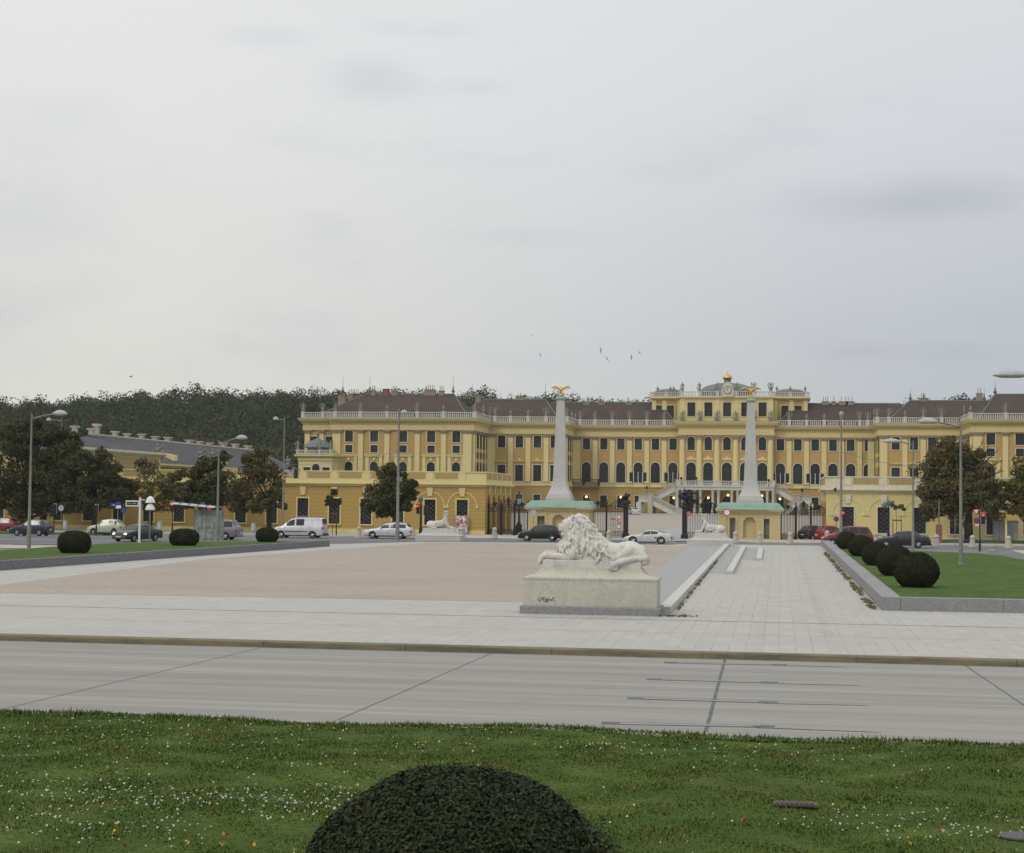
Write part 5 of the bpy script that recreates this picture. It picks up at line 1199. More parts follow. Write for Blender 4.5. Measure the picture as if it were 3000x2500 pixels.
x_ = X(1563, 163.5); o = roundsign('road_sign', 'grey back of a round road sign before the left gate pavilion', x_, 163.5, Z(1563, 1503, 163.5), .34, face='lampw', rim='lampw')
for i, (v, lab, bar) in enumerate(((1515, 'top round white sign with red ring on the left gate leaf', None), (1529, 'middle round sign with red ring and slash on the left gate leaf', [(-.5, .5, .5, -.5)]), (1543, 'lowest round white sign with red ring on the left gate leaf', None))):
    roundsign('gate_sign', lab, X(1814, 167.8), 167.8, Z(1814, v, 167.8), .23, pole=False, bar=bar)
for obj_ in [q for q in bpy.data.objects if q.name.startswith('gate_sign')]: pass
p = at(1798, 1534, 167.8); o = MB().rects([(-.24, .24, -.02, .02, -.32), (-.24, .24, -.02, .02, .32)]).build('notice_board', M['lampw'], label='pale rectangular notice board hung on the left gate leaf', cat='sign'); o.location = p
p = at(1795, 1521, 167.8); o = MB().rects([(-.24, .24, -.02, .02, -.07), (-.24, .24, -.02, .02, .07)]).build('sign_strip', M['red_paint'], label='narrow red and white sign strip above the notice board on the gate', cat='sign'); o.location = p
p = at(2018, 1505, 167.6); roundsign('gate_sign', 'round red-ringed sign on the right gate leaf above the sphinx', p.x, 167.6, p.z, .24, pole=False, face='capital')
# sign post foot: gate signs have no pole, so keep their base at the plate

# ---------------------------------------------------------------- big lion and the two sphinxes
LXc, LY = -6.46, 57.5
def s2(Xz, Yz): return ((Xz - 1010) / 294, (905 - Yz) / 294)     # picture sketch of the lion to metres
lion_ped = thing('lion_pedestal', 'large moulded white stone pedestal with scratched graffiti under the reclining lion', 'pedestal', (LXc, LY, 0))
hw = 2.31; dp = .86
mb = MB(); mb.rects([(-hw - .12, hw + .12, -dp - .12, dp + .12, -.02), (-hw - .12, hw + .12, -dp - .12, dp + .12, .25), (-hw - .09, hw + .09, -dp - .09, dp + .09, .28)]); mb.build('plinth', M['granite'], lion_ped)
lv = [(hw, .281), (hw, 1.17), (hw + .03, 1.18), (hw + .04, 1.25), (hw - .06, 1.29), (hw - .25, 1.34), (hw - .42, 1.41), (hw - .52, 1.50), (hw - .57, 1.60)]
mb = MB(); mb.rects([(-h, h, -dp + (hw - h) * .55, dp - (hw - h) * .55, z) for h, z in lv]); mb.build('block', M['marble_base'], lion_ped)
mb = MB(); mb.rects([(-1.70, 1.72, -.50, .50, 1.601), (-1.70, 1.72, -.50, .50, 1.84), (-1.66, 1.68, -.47, .47, 1.86)]); mb.build('slab', M['marble'], lion_ped)
# scratched graffiti, illegible strokes
mb = MB(); rr = random.Random(3)
for k in range(26):
    x = -hw + .50 + k * .023 + rr.uniform(-.01, .01); z = .48 + rr.uniform(-.05, .05)
    for _ in range(2): mb.box(x, x + rr.uniform(.008, .03), -dp - .004, -dp + .01, z, z + rr.uniform(.02, .06)); z -= rr.uniform(-.02, .04)
for k in range(8): x = -hw + .72 + rr.uniform(0, .15); z = .40 + rr.uniform(-.05, .03); mb.box(x, x + .02, -dp - .004, -dp + .01, z, z + .04)
mb.build('graffiti', plain('dark_graffiti_stain', (.12, .11, .08)), lion_ped)
lion = thing('lion_statue', 'white marble reclining lion with curly mane facing left on the big pedestal', 'statue', (LXc + .02, LY, 1.665))
def P3(Xz, Yz, y=0.0): x, z = s2(Xz, Yz); return (x, y, z)
S = []
def cap(a, b, r0, r1): S.append(('c', a, b, r0, r1))
def ell(c, r, rot=(0, 0, 0)): S.append(('e', c, r, rot))
# barrel, chest, shoulders
cap(P3(930, 735), P3(1200, 770), .47, .36); cap(P3(1180, 775), P3(1390, 770), .36, .34)
ell(P3(905, 700), (.52, .46, .60), (0, 14, 0)); ell(P3(1010, 745), (.46, .45, .48), (0, 10, 0)); ell(P3(800, 745), (.42, .40, .42))
ell(P3(1120, 800), (.42, .43, .32)); ell(P3(1000, 660), (.30, .34, .26), (0, 25, 0))
# hips and rump
ell(P3(1400, 745), (.42, .42, .33), (0, 12, 0)); ell(P3(1330, 700), (.24, .34, .14), (0, 5, 0)); ell(P3(1480, 760), (.30, .36, .26), (0, 30, 0))
# neck and head
cap(P3(860, 620), P3(800, 520), .48, .40); ell(P3(805, 520), (.36, .36, .38)); ell(P3(850, 470), (.26, .30, .20)); ell(P3(925, 570), (.31, .34, .30)); ell(P3(985, 650), (.30, .34, .26))
ell(P3(760, 505), (.25, .24, .28)); ell(P3(735, 465), (.19, .20, .11), (0, 10, 0))             # skull and brow
cap(P3(725, 500), P3(678, 515), .17, .13); ell(P3(662, 494), (.07, .08, .06)); ell(P3(682, 538), (.13, .14, .085))  # muzzle, nose, lips
ell(P3(703, 585), (.13, .12, .09), (0, -10, 0)); cap(P3(700, 582), P3(745, 590), .09, .13)      # lower jaw
for sg in (-1, 1):
    ell(P3(727, 482, sg * .115), (.05, .045, .03)); ell(P3(712, 510, sg * .12), (.10, .06, .07)); ell(P3(840, 475, sg * .24), (.07, .06, .09), (0, -20, 0))
# forelegs: elbow on the slab, forearm forward, paw hanging over the edge
for sg, off in ((-1, 0), (1, 14)):
    y = sg * .30
    cap(P3(820, 780, y), P3(760, 820, y), .24, .18); cap(P3(760, 822, y), P3(610, 812 - off, y), .165, .125); cap(P3(610, 812 - off, y), P3(520, 806 - off, y), .125, .115)
    cap(P3(515, 803 - off, y), P3(478, 835 - off, y), .115, .095); cap(P3(478, 835, y), P3(462, 880, y), .10, .085)
    for k in range(4): yy_ = y + (k - 1.5) * .062; cap(P3(468, 868, yy_), P3(452, 902, yy_), .045, .034)
# near hind leg: thigh, shank along the slab to the left, paw hanging over the front
yn = -.40
ell(P3(1440, 765, yn * .75), (.40, .20, .27), (0, 22, 0)); cap(P3(1400, 740, yn * .9), P3(1270, 830, yn * 1.05), .20, .12)
cap(P3(1270, 832, yn * 1.05), P3(1225, 838, yn * 1.1), .11, .07)
cap(P3(1500, 770, yn * .8), P3(1560, 815, yn), .17, .11); cap(P3(1560, 818, yn * 1.05), P3(1420, 830, yn * 1.25), .115, .10); cap(P3(1420, 830, yn * 1.25), P3(1290, 865, yn * 1.5), .10, .095)
cap(P3(1290, 865, yn * 1.5), P3(1230, 890, yn * 1.55), .105, .12)
for k in range(4): xx = 1190 + k * 24; cap(P3(xx + 12, 895 + k * 5, yn * 1.55 - .05 + .03 * k), P3(xx, 925 + k * 6, yn * 1.6 - .03 + .02 * k), .052, .040)
# far hind leg and tail root
ell(P3(1450, 780, .34), (.34, .18, .24), (0, 15, 0)); cap(P3(1420, 850, .36), P3(1280, 870, .42), .12, .10)
cap(P3(1540, 780), P3(1590, 835, -.10), .085, .055); cap(P3(1590, 835, -.10), P3(1570, 880, -.25), .055, .05); cap(P3(1570, 880, -.25), P3(1500, 895, -.42), .05, .045)
# belly fur lying on the slab
for k in range(9): cap(P3(900 + k * 38, 820, -.38), P3(885 + k * 38, 880 + 10 * (k % 3), -.46), .09, .05)
lbody = blob('body', M['marble'], lion, S, .026, 3); bake(lbody)
# mane: overlapping curled locks laid down the neck, chest and shoulder
L_ = []
rr = random.Random(11)
core = [(P3(905, 700), (.55, .49, .62)), (P3(1010, 745), (.49, .48, .50)), (P3(800, 745), (.45, .43, .43)), (P3(850, 610), (.44, .44, .46)), (P3(835, 505), (.34, .37, .38)), (P3(855, 455), (.25, .29, .18)), (P3(990, 655), (.34, .37, .30)), (P3(925, 565), (.33, .36, .32)), (P3(885, 500), (.27, .31, .26)), (P3(1110, 800), (.40, .45, .30))]
def surf(d, c, r): 
    k = 1 / math.sqrt(sum((d[i] / r[i]) ** 2 for i in range(3))); return Vector((c[0] + d[0] * k, c[1] + d[1] * k, c[2] + d[2] * k))
def inside(p, skip):
    for i, (c, r) in enumerate(core):
        if i != skip and sum(((p[j] - c[j]) / r[j]) ** 2 for j in range(3)) < .80: return True
    return False
cnt = 0; fc = Vector(P3(700, 530)); roots = []
for it in range(9000):
    i = rr.randrange(len(core)); c, r = core[i]; d = Vector((rr.gauss(0, 1), rr.gauss(0, 1), rr.gauss(0, 1))).normalized(); p = surf(d, c, r)
    if inside(p, i): continue
    if (p - fc).length < .33 or (p.x < s2(762, 0)[0] and p.z > s2(0, 615)[1]): continue     # keep the face free
    if p.x > s2(1180, 0)[0] or p.z < -.02: continue
    if any((p - q).length < .13 for q in roots): continue
    roots.append(p)
    nrm = Vector(((p.x - c[0]) / r[0] ** 2, (p.y - c[1]) / r[1] ** 2, (p.z - c[2]) / r[2] ** 2)).normalized()
    flow = Vector((.75 + rr.gauss(0, .22) if p.z > .95 else (.35 + rr.gauss(0, .25) if p.z > .5 else .10 + rr.gauss(0, .25)), rr.gauss(0, .15), -1.0)); flow -= nrm * flow.dot(nrm); flow.normalize(); side = nrm.cross(flow)
    cur = rr.choice((-1, 1)) * rr.uniform(.02, .05); ln = rr.uniform(.26, .40) * (.6 if p.z > 1.2 else 1); w_ = rr.uniform(.050, .066)
    a = p + nrm * -.01; b = p + flow * ln * .45 + nrm * .030 + side * cur; e = p + flow * ln * .85 + nrm * .022 - side * cur * .2; f = e + flow * .06 + nrm * .02 - side * cur * .9
    L_ += [('c', a, b, w_, w_ * 1.08), ('c', b, e, w_ * 1.05, w_ * .75), ('c', e, f, w_ * .7, w_ * .35)]
def chains(name, mat, par, segs):
    mb = MB()
    for s in segs: mb.tube(s[1], s[2], s[3], s[4], 7); mb.ball(s[2], s[4], 7, 5)
    o = mb.build(name, mat, par, smooth=True, fix=True); return o
for c, r in core: L_.append(('e', c, tuple(x * .985 for x in r)))
mane = blob('mane', M['marble'], lion, L_, .019, 1); bake(mane)
# eyes and mouth line
mb = MB(); mb.path([P3(662, 548, -.02), P3(690, 556, -.12), P3(716, 558, -.17)], .014, 5); mb.path([P3(662, 548, .02), P3(690, 556, .12), P3(716, 558, .17)], .014, 5); mb.build('mouth_line', M['figstone'], lion)

def sphinx(label, plabel, x, y, sg, hat, pw=4.15):
    """reclining sphinx; sg=+1 faces right"""
    ped = thing('sphinx_pedestal', plabel, 'pedestal', (x, y, 0)); h = pw / 2
    mb = MB(); mb.rects([(-h, h, -.85, .85, -.02), (-h, h, -.85, .85, .48), (-h - .02, h + .02, -.87, .87, .50), (-h + .35, h - .35, -.68, .68, .62), (-h + .55, h - .55, -.6, .6, .78), (-h + .66, h - .66, -.55, .55, 1.0)]); mb.build('block', M['obelisk'], ped)
    mb = MB(); mb.rects([(-h + .68, h - .68, -.53, .53, 1.001), (-h + .68, h - .68, -.53, .53, 1.16)]); mb.build('slab', M['marble'], ped)
    o = thing('sphinx_statue', label, 'statue', (x, y, 1.15)); s = []
    def c(ax, ay, az, bx_, by, bz, r0, r1): s.append(('c', (ax * sg, ay, az), (bx_ * sg, by, bz), r0, r1))
    def e(ax, ay, az, rx, ry, rz_, rot=0): s.append(('e', (ax * sg, ay, az), (rx, ry, rz_), (0, rot * sg, 0)))
    e(-.85, 0, .34, .42, .36, .36); c(-.8, 0, .36, .1, 0, .36, .33, .30); e(.25, 0, .42, .36, .32, .38, 20); e(.45, 0, .70, .24, .30, .34, 18)
    c(.50, 0, .95, .58, 0, 1.12, .13, .10); e(.60, 0, 1.27, .15, .14, .19); c(.70, 0, 1.25, .745, 0, 1.22, .05, .03)
    for k in (-1, 1):
        c(.50, k * .24, .88, .62, k * .28, .50, .13, .11); c(.62, k * .28, .50, .78, k * .27, .16, .12, .10); c(.78, k * .27, .13, 1.22, k * .25, .09, .10, .085)
        e(-.75, k * .30, .24, .36, .16, .26, 15); c(-.70, k * .36, .08, -.25, k * .38, .07, .09, .08); e(.50, k * .12, .80, .13, .12, .12)
        for j in range(3): c(1.2, k * .25 + (j - 1) * .05, .08, 1.30, k * .25 + (j - 1) * .05, .05, .035, .03)
    if hat: e(.54, 0, 1.44, .20, .19, .13); c(.42, 0, 1.35, .36, 0, 1.02, .09, .07)
    else: e(.56, 0, 1.42, .19, .18, .12); c(.44, 0, 1.38, .36, 0, 1.15, .10, .07)
    b = blob('body', M['marble'], o, s, .03, 2); bake(b)
    mb = MB()   # saddle cloth with folds and tassels
    for k in range(7):
        xx = (-.30 + k * .08) * sg; mb.path([(xx, -.02, .70), (xx, -.24, .62), (xx + .02 * sg, -.36, .38), (xx, -.38, .12)], .045, 6)
    mb.build('saddle_cloth', M['marble'], o, smooth=True)
    mb = MB()
    if hat: mb.rects([(.56 * sg - .24, .56 * sg + .24, -.2, .2, 1.52), (.56 * sg - .27, .56 * sg + .27, -.22, .22, 1.56), (.56 * sg - .22, .56 * sg + .22, -.18, .18, 1.64)])
    else: mb.rects([(.56 * sg - .2, .56 * sg + .2, -.18, .18, 1.5), (.56 * sg - .16, .56 * sg + .16, -.14, .14, 1.60)])
    mb.build('headdress', M['marble'], o); return o
p = at(1288, 1588, 147.5)
sphinx('white stone sphinx facing right on the left pedestal before the gate', 'low flared white pedestal under the left sphinx', p.x, 147.5, 1, False, 4.2)
p = at(2082, 1590, 144.5)
sphinx('white stone sphinx with flat headdress facing left on the right pedestal before the gate', 'low flared white pedestal under the right sphinx', p.x, 144.5, -1, True, 4.05)
# low white kerb walls of the ramps
def lowwall(A, B, w_, h, label):
    o = thing('ramp_kerb', label, 'kerb', (A[0], A[1], 0), 0); A, B = Vector((*A, 0)), Vector((*B, 0)); d = (B - A); n = max(2, int(d.length / 3)); mb = MB(); u = d.normalized(); nr = Vector((u.y, -u.x, 0)) * (w_ / 2)
    for i in range(n):
        a = A + d * (i / n) + u * .006; b = A + d * ((i + 1) / n) - u * .006; hh = h
        mb.add([tuple(q + Vector((0, 0, z))) for z in (-.05, hh) for q in (a - nr, a + nr, b + nr, b - nr)], [(0, 1, 5, 4), (1, 2, 6, 5), (2, 3, 7, 6), (3, 0, 4, 7), (4, 5, 6, 7)])
    mb.build('stones', M['obelisk'], o, world=True)
lowwall((-3.98, 58.2), (-4.5, 145), .42, .22, 'longest white stone kerb running away beside the gravel, right of the lion')
lowwall((-2.65, 89.5), (-2.95, 141), .38, .19, 'middle white stone kerb of the three ramps')
lowwall((-1.35, 111), (-1.5, 136), .38, .17, 'shortest white stone kerb, rightmost of the three ramps')

# ---------------------------------------------------------------- wooded hill
def crest(x):
    xs = [-420, -330, -280, -230, -190, -120, -60, -30, -10, 20, 45, 60, 90, 200]
    hs = [20, 21, 22.5, 25.5, 28, 27.5, 25.5, 24.5, 22, 18, 23, 25, 25, 25]
    return float(np.interp(x, xs, hs))
def hill_h(x, y): t = min(1, max(0, (y - 318) / 235)); return crest(x) * t * t * (3 - 2 * t) if x < -95 or y > 400 else 0.0
V = []; nx, ny = 90, 46
for j in range(ny + 1):
    for i in range(nx + 1): x = -560 + 960 * i / nx; y = 300 + 520 * j / ny; V.append((x, y, hill_h(x, y) - .25))
F = [(j * (nx + 1) + i, j * (nx + 1) + i + 1, (j + 1) * (nx + 1) + i + 1, (j + 1) * (nx + 1) + i) for j in range(ny) for i in range(nx)]
V = [(a, b, c - (3.5 if (-102 < a < 95 and b < 420) else 0)) for a, b, c in V]
link(fast_mesh('hill', np.array(V), np.array(F)), 'hill', M['hill'], kind='structure', smooth=True)
def crown_points(cl, per, squash=.8, low=-.45):
    """leaf points over the shells of many small clumps inside each (centre, radii)"""
    P = []; Nn = []
    for (c, r) in cl:
        m = max(4, int(per))
        U = RNG.normal(0, 1, (m, 3)); U /= np.linalg.norm(U, axis=1)[:, None]; U = U[U[:, 2] > low]
        k = RNG.uniform(.72, 1.06, len(U))[:, None] * (1 + .12 * np.sin(U[:, :1] * 6 + c[0]) + .10 * np.sin(U[:, 2:] * 7 + c[1]))
        P.append(np.array(c) + U * np.array(r) * k); Nn.append(U)
    return np.concatenate(P), np.concatenate(Nn)
def forest(pts, leaf, per):
    Vs = []; Fs = []; n = 0
    for (x, y, z, r, h) in pts:
        cl = []
        for _ in range(random.randint(6, 9)):
            a = random.random() * 6.28; q = random.random() ** .6 * r * .62; zz = z + h * random.uniform(.45, .88) - .25 * q
            s = r * random.uniform(.38, .62); cl.append(((x + q * math.cos(a), y + q * math.sin(a), zz), (s, s, s * .85)))
        cl.append(((x, y, z + h * .86), (r * .4, r * .4, r * .42))); cl.append(((x, y - r * .3, z + h * .45), (r * .8, r * .7, h * .3))); cl.append(((x, y, z + h * .62), (r * .78, r * .78, h * .27)))
        P, Nn = crown_points(cl, per); V, F = leaf_quads(P, Nn, leaf, .38); Vs.append(V); Fs.append(F + n); n += len(V)
    return np.concatenate(Vs), np.concatenate(Fs)
pts = []
y = 322.0
while y < 660:
    st = 9.5 if y < 480 else 8.5
    x = -.60 * y - 12
    while x < .34 * y + 12:
        xx, yy_ = x + random.uniform(-3, 3), y + random.uniform(-3, 3)
        if (xx < -112 and hill_h(xx, yy_) > -1) or yy_ > 500:
            hz = hill_h(xx, yy_); top = hz + 12
            r_ = random.uniform(4.6, 6.8); hh = random.uniform(9.5, 14) * (1.15 if random.random() < .12 else 1)
            if yy_ > 500 and xx > -112 and yy_ < 520: pass
            pts.append((xx, yy_, hz - .5, r_, hh))
        x += st
    y += st
V, F = forest(pts, .42, 62)
link(fast_mesh('forest', V, F), 'forest', M['forest'], kind='stuff', label='dark green wooded hill rising behind the palace', cat='forest')

# ---------------------------------------------------------------- street trees
def tree(label, Y, base, clumps, mat, per=520, leaf=.12, tw=.28, group=None, cat='tree', bare=None, dens=1.0, zb=.13, name='street_tree', fill=True):
    bx_ = at(base[0], base[1], Y); o = thing(name, label, cat, (bx_.x, Y, zb), 0, group); cl = []; sc = FPX / (Y * 1.03)
    cs = []
    for (u, v, rp) in clumps:
        p = at(u, v, Y); r_ = rp * 1.20 / sc; dy = random.uniform(-.5, .5) * r_
        cs.append((Vector((p.x - bx_.x, dy, p.z - zb)), r_))
        for _ in range(9):
            a = random.random() * 6.28; e = random.uniform(-.8, 1) * 1.2; q = r_ * random.uniform(.35, .9); s = r_ * random.uniform(.34, .56)
            cl.append(((p.x - bx_.x + q * math.cos(a) * math.cos(e), dy + q * math.sin(a) * math.cos(e) * 1.1, p.z - zb + q * math.sin(e)), (s, s, s * .8)))
        if fill: cl.append(((p.x - bx_.x, dy, p.z - zb), (r_ * .62, r_ * .7, r_ * .55)))
    P, Nn = crown_points(cl, per / 4.2 * dens, low=-.85); V, F = leaf_quads(P, Nn, leaf * 1.2, .5); link(fast_mesh('crown', V, F), 'crown', mat, o)
    mb = MB(); zt = min(c.z for c, r_ in cs) + .2; top = Vector((random.uniform(-.1, .1), 0, max(.6, zt)))
    mb.path([(0, 0, -.1), (0, 0, .35), tuple(top * .6), tuple(top)], [tw * 1.35, tw * 1.05, tw * .85, tw * .8], 10)
    for c, r_ in cs:
        mid = top.lerp(c, .5) + Vector((0, 0, -.1 * (c - top).length)); mb.path([tuple(top), tuple(mid), tuple(c)], [tw * .5, tw * .28, tw * .1], 6)
    for b in (bare or []):
        a, e = at(b[0], b[1], Y), at(b[2], b[3], Y); a = Vector((a.x - bx_.x, 0, a.z - zb)); e = Vector((e.x - bx_.x, random.uniform(-.5, .5), e.z - zb)); m_ = a.lerp(e, .5) + Vector((random.uniform(-.15, .15), 0, random.uniform(0, .2)))
        mb.path([tuple(a), tuple(m_), tuple(e)], [.10, .06, .02], 5)
        for k in range(5): s_ = m_.lerp(e, k / 5); mb.tube(tuple(s_), tuple(s_ + Vector((random.uniform(-.5, .5), random.uniform(-.4, .4), random.uniform(.2, .7)))), .025, .008, 4)
    mb.build('trunk', M['bark'], o, smooth=True); return o
g = 'trees along the palace street'
tree('largest dark chestnut tree, at the far left behind the two tall lamps', 163, (124, 1555), [(60, 1330, 52), (130, 1290, 50), (185, 1335, 52), (110, 1395, 70), (40, 1405, 60), (190, 1420, 60), (-10, 1375, 55), (90, 1460, 50), (170, 1470, 42), (20, 1460, 44), (-60, 1420, 60), (80, 1280, 34), (130, 1340, 60), (60, 1510, 36), (200, 1300, 36), (30, 1290, 40), (150, 1268, 36), (60, 1270, 34), (105, 1258, 28), (225, 1345, 40), (160, 1380, 55)], M['t_dark'], 900, .12, .42, g)
tree('dark bushy chestnut tree right beside the largest one, lower', 161, (275, 1556), [(270, 1390, 46), (235, 1435, 52), (310, 1420, 48), (328, 1465, 40), (262, 1480, 42), (352, 1450, 26), (215, 1375, 34), (200, 1470, 36), (290, 1350, 30), (240, 1355, 36), (318, 1385, 36), (345, 1425, 30)], M['t_dark'], 900, .12, .30, g)
tree('thin olive-coloured tree behind the white sign post', 164, (440, 1556), [(420, 1378, 30), (400, 1425, 32), (455, 1415, 36), (492, 1450, 34), (432, 1470, 34), (505, 1400, 22), (385, 1460, 22), (470, 1480, 30)], M['t_olive'], 420, .11, .22, g, fill=False)
tree('dark green tree behind the bus shelter', 164, (612, 1558), [(600, 1368, 36), (640, 1352, 28), (570, 1408, 38), (640, 1418, 44), (600, 1455, 44), (560, 1468, 30), (668, 1465, 36), (622, 1490, 26), (545, 1430, 24)], M['t_dark'], 850, .12, .26, g)
tree('browning tree left of the white van, over its trunk', 161, (788, 1562), [(760, 1352, 32), (738, 1398, 42), (792, 1388, 34), (802, 1438, 34), (745, 1455, 44), (700, 1438, 34), (780, 1480, 30), (828, 1478, 14), (702, 1478, 24), (730, 1350, 22)], M['t_brown'], 620, .12, .26, g)
tree('rounded dark tree in front of the left wing, beside a tall lamp', 160, (1158, 1560), [(1148, 1382, 22), (1120, 1418, 38), (1168, 1425, 36), (1100, 1466, 38), (1150, 1475, 42), (1198, 1445, 22), (1132, 1492, 24), (1080, 1484, 18), (1190, 1482, 20), (1205, 1420, 14)], M['t_dark'], 850, .11, .26, g)
tree('large brown and green chestnut tree at the right before the pale wing', 163, (2838, 1593), [(2762, 1340, 42), (2735, 1385, 42), (2790, 1395, 52), (2735, 1440, 42), (2802, 1450, 56), (2868, 1440, 42), (2745, 1490, 36), (2820, 1495, 42), (2888, 1480, 40), (2925, 1470, 22), (2720, 1470, 26), (2775, 1315, 24), (2810, 1335, 34), (2850, 1350, 32), (2880, 1385, 30), (2830, 1385, 38), (2900, 1425, 26), (2925, 1440, 22), (2765, 1430, 40), (2840, 1440, 40)], M['t_brown'], 780, .12, .42, g,
     bare=[(2838, 1400, 2880, 1290), (2838, 1400, 2850, 1300), (2860, 1390, 2925, 1320), (2880, 1380, 2935, 1350), (2830, 1380, 2810, 1290), (2870, 1400, 2900, 1290), (2850, 1390, 2865, 1310), (2890, 1400, 2940, 1380), (2840, 1350, 2835, 1290)])
tree('dark olive tree cut by the right frame edge', 163, (3045, 1592), [(3000, 1385, 38), (2975, 1425, 30), (3012, 1450, 46), (2985, 1485, 36), (3052, 1400, 55), (3060, 1470, 50), (2955, 1455, 18)], M['t_olive'], 620, .12, .3, g)
tree('slender sapling with few leaves beside the white van', 158.5, (986, 1562), [(984, 1442, 11), (970, 1462, 10), (960, 1474, 8), (990, 1470, 9), (978, 1480, 8)], M['t_dark'], 140, .10, .035, 'staked saplings', fill=False)
tree('staked sapling with hardly any leaves behind the dark sedan at right', 160.5, (2628, 1592), [(2612, 1478, 7), (2640, 1483, 8), (2650, 1492, 6), (2625, 1488, 6)], M['t_olive'], 60, .09, .03, 'staked saplings', fill=False)
for u0, u1, Y_, lab in ((975, 986, 158.3, 'brown wooden stake frame around the slender sapling by the white van'), (2616, 2641, 160.3, 'brown wooden stake frame around the bare sapling at right')):
    o = thing('stake_frame', lab, 'stakes', (X(u0, Y_), Y_, .1)); mb = MB(); w_ = X(u1, Y_) - X(u0, Y_)
    for s in (0, w_): mb.tube((s, 0, 0), (s, 0, 2.3), .04, .04, 6)
    mb.box(0, w_, -.03, .03, 2.1, 2.22); mb.build('stakes', M['wood'], o)

# ---------------------------------------------------------------- clipped yew balls
gg = 'clipped yew balls in the planters'
def yew(u0, u1, vt, vb, z, label, sq=1.0, n=9000):
    p = G((u0 + u1) / 2, vb, z); sc = FPX / (p.y * .99); rx = (u1 - u0) / 2 / sc; zt = Z((u0 + u1) / 2, vt, p.y + rx); h = zt - z
    leafy_ball('yew_ball', (p.x, p.y + rx * .5, z - .10), rx * .98, (h + .16) / 1.9, n, .045, M['yew'], label, group=gg, sq=sq)
yew(2623, 2753, 1625, 1722, .46, 'nearest and largest clipped yew ball on the right lawn', 1.0, 15000)
yew(2570, 2678, 1603, 1688, .46, 'second clipped yew ball from the front on the right lawn', 1.0, 12000)
yew(2526, 2612, 1594, 1657, .46, 'third and middle clipped yew ball on the right lawn', 1.0)
yew(2485, 2562, 1573, 1630, .46, 'fourth clipped yew ball from the front on the right lawn', 1.0)
yew(2451, 2514, 1562, 1609, .46, 'farthest clipped yew ball on the right lawn before the dark red car', 1.0)
yew(157, 257, 1560, 1621, .46, 'leftmost clipped yew dome, nearest one on the left planter', 1.25, 12000)
yew(486, 577, 1553, 1599, .46, 'middle clipped yew dome on the left planter before the bus shelter', 1.2)
yew(742, 812, 1549, 1588, .46, 'smallest clipped yew dome on the left planter before the white van', 1.15)

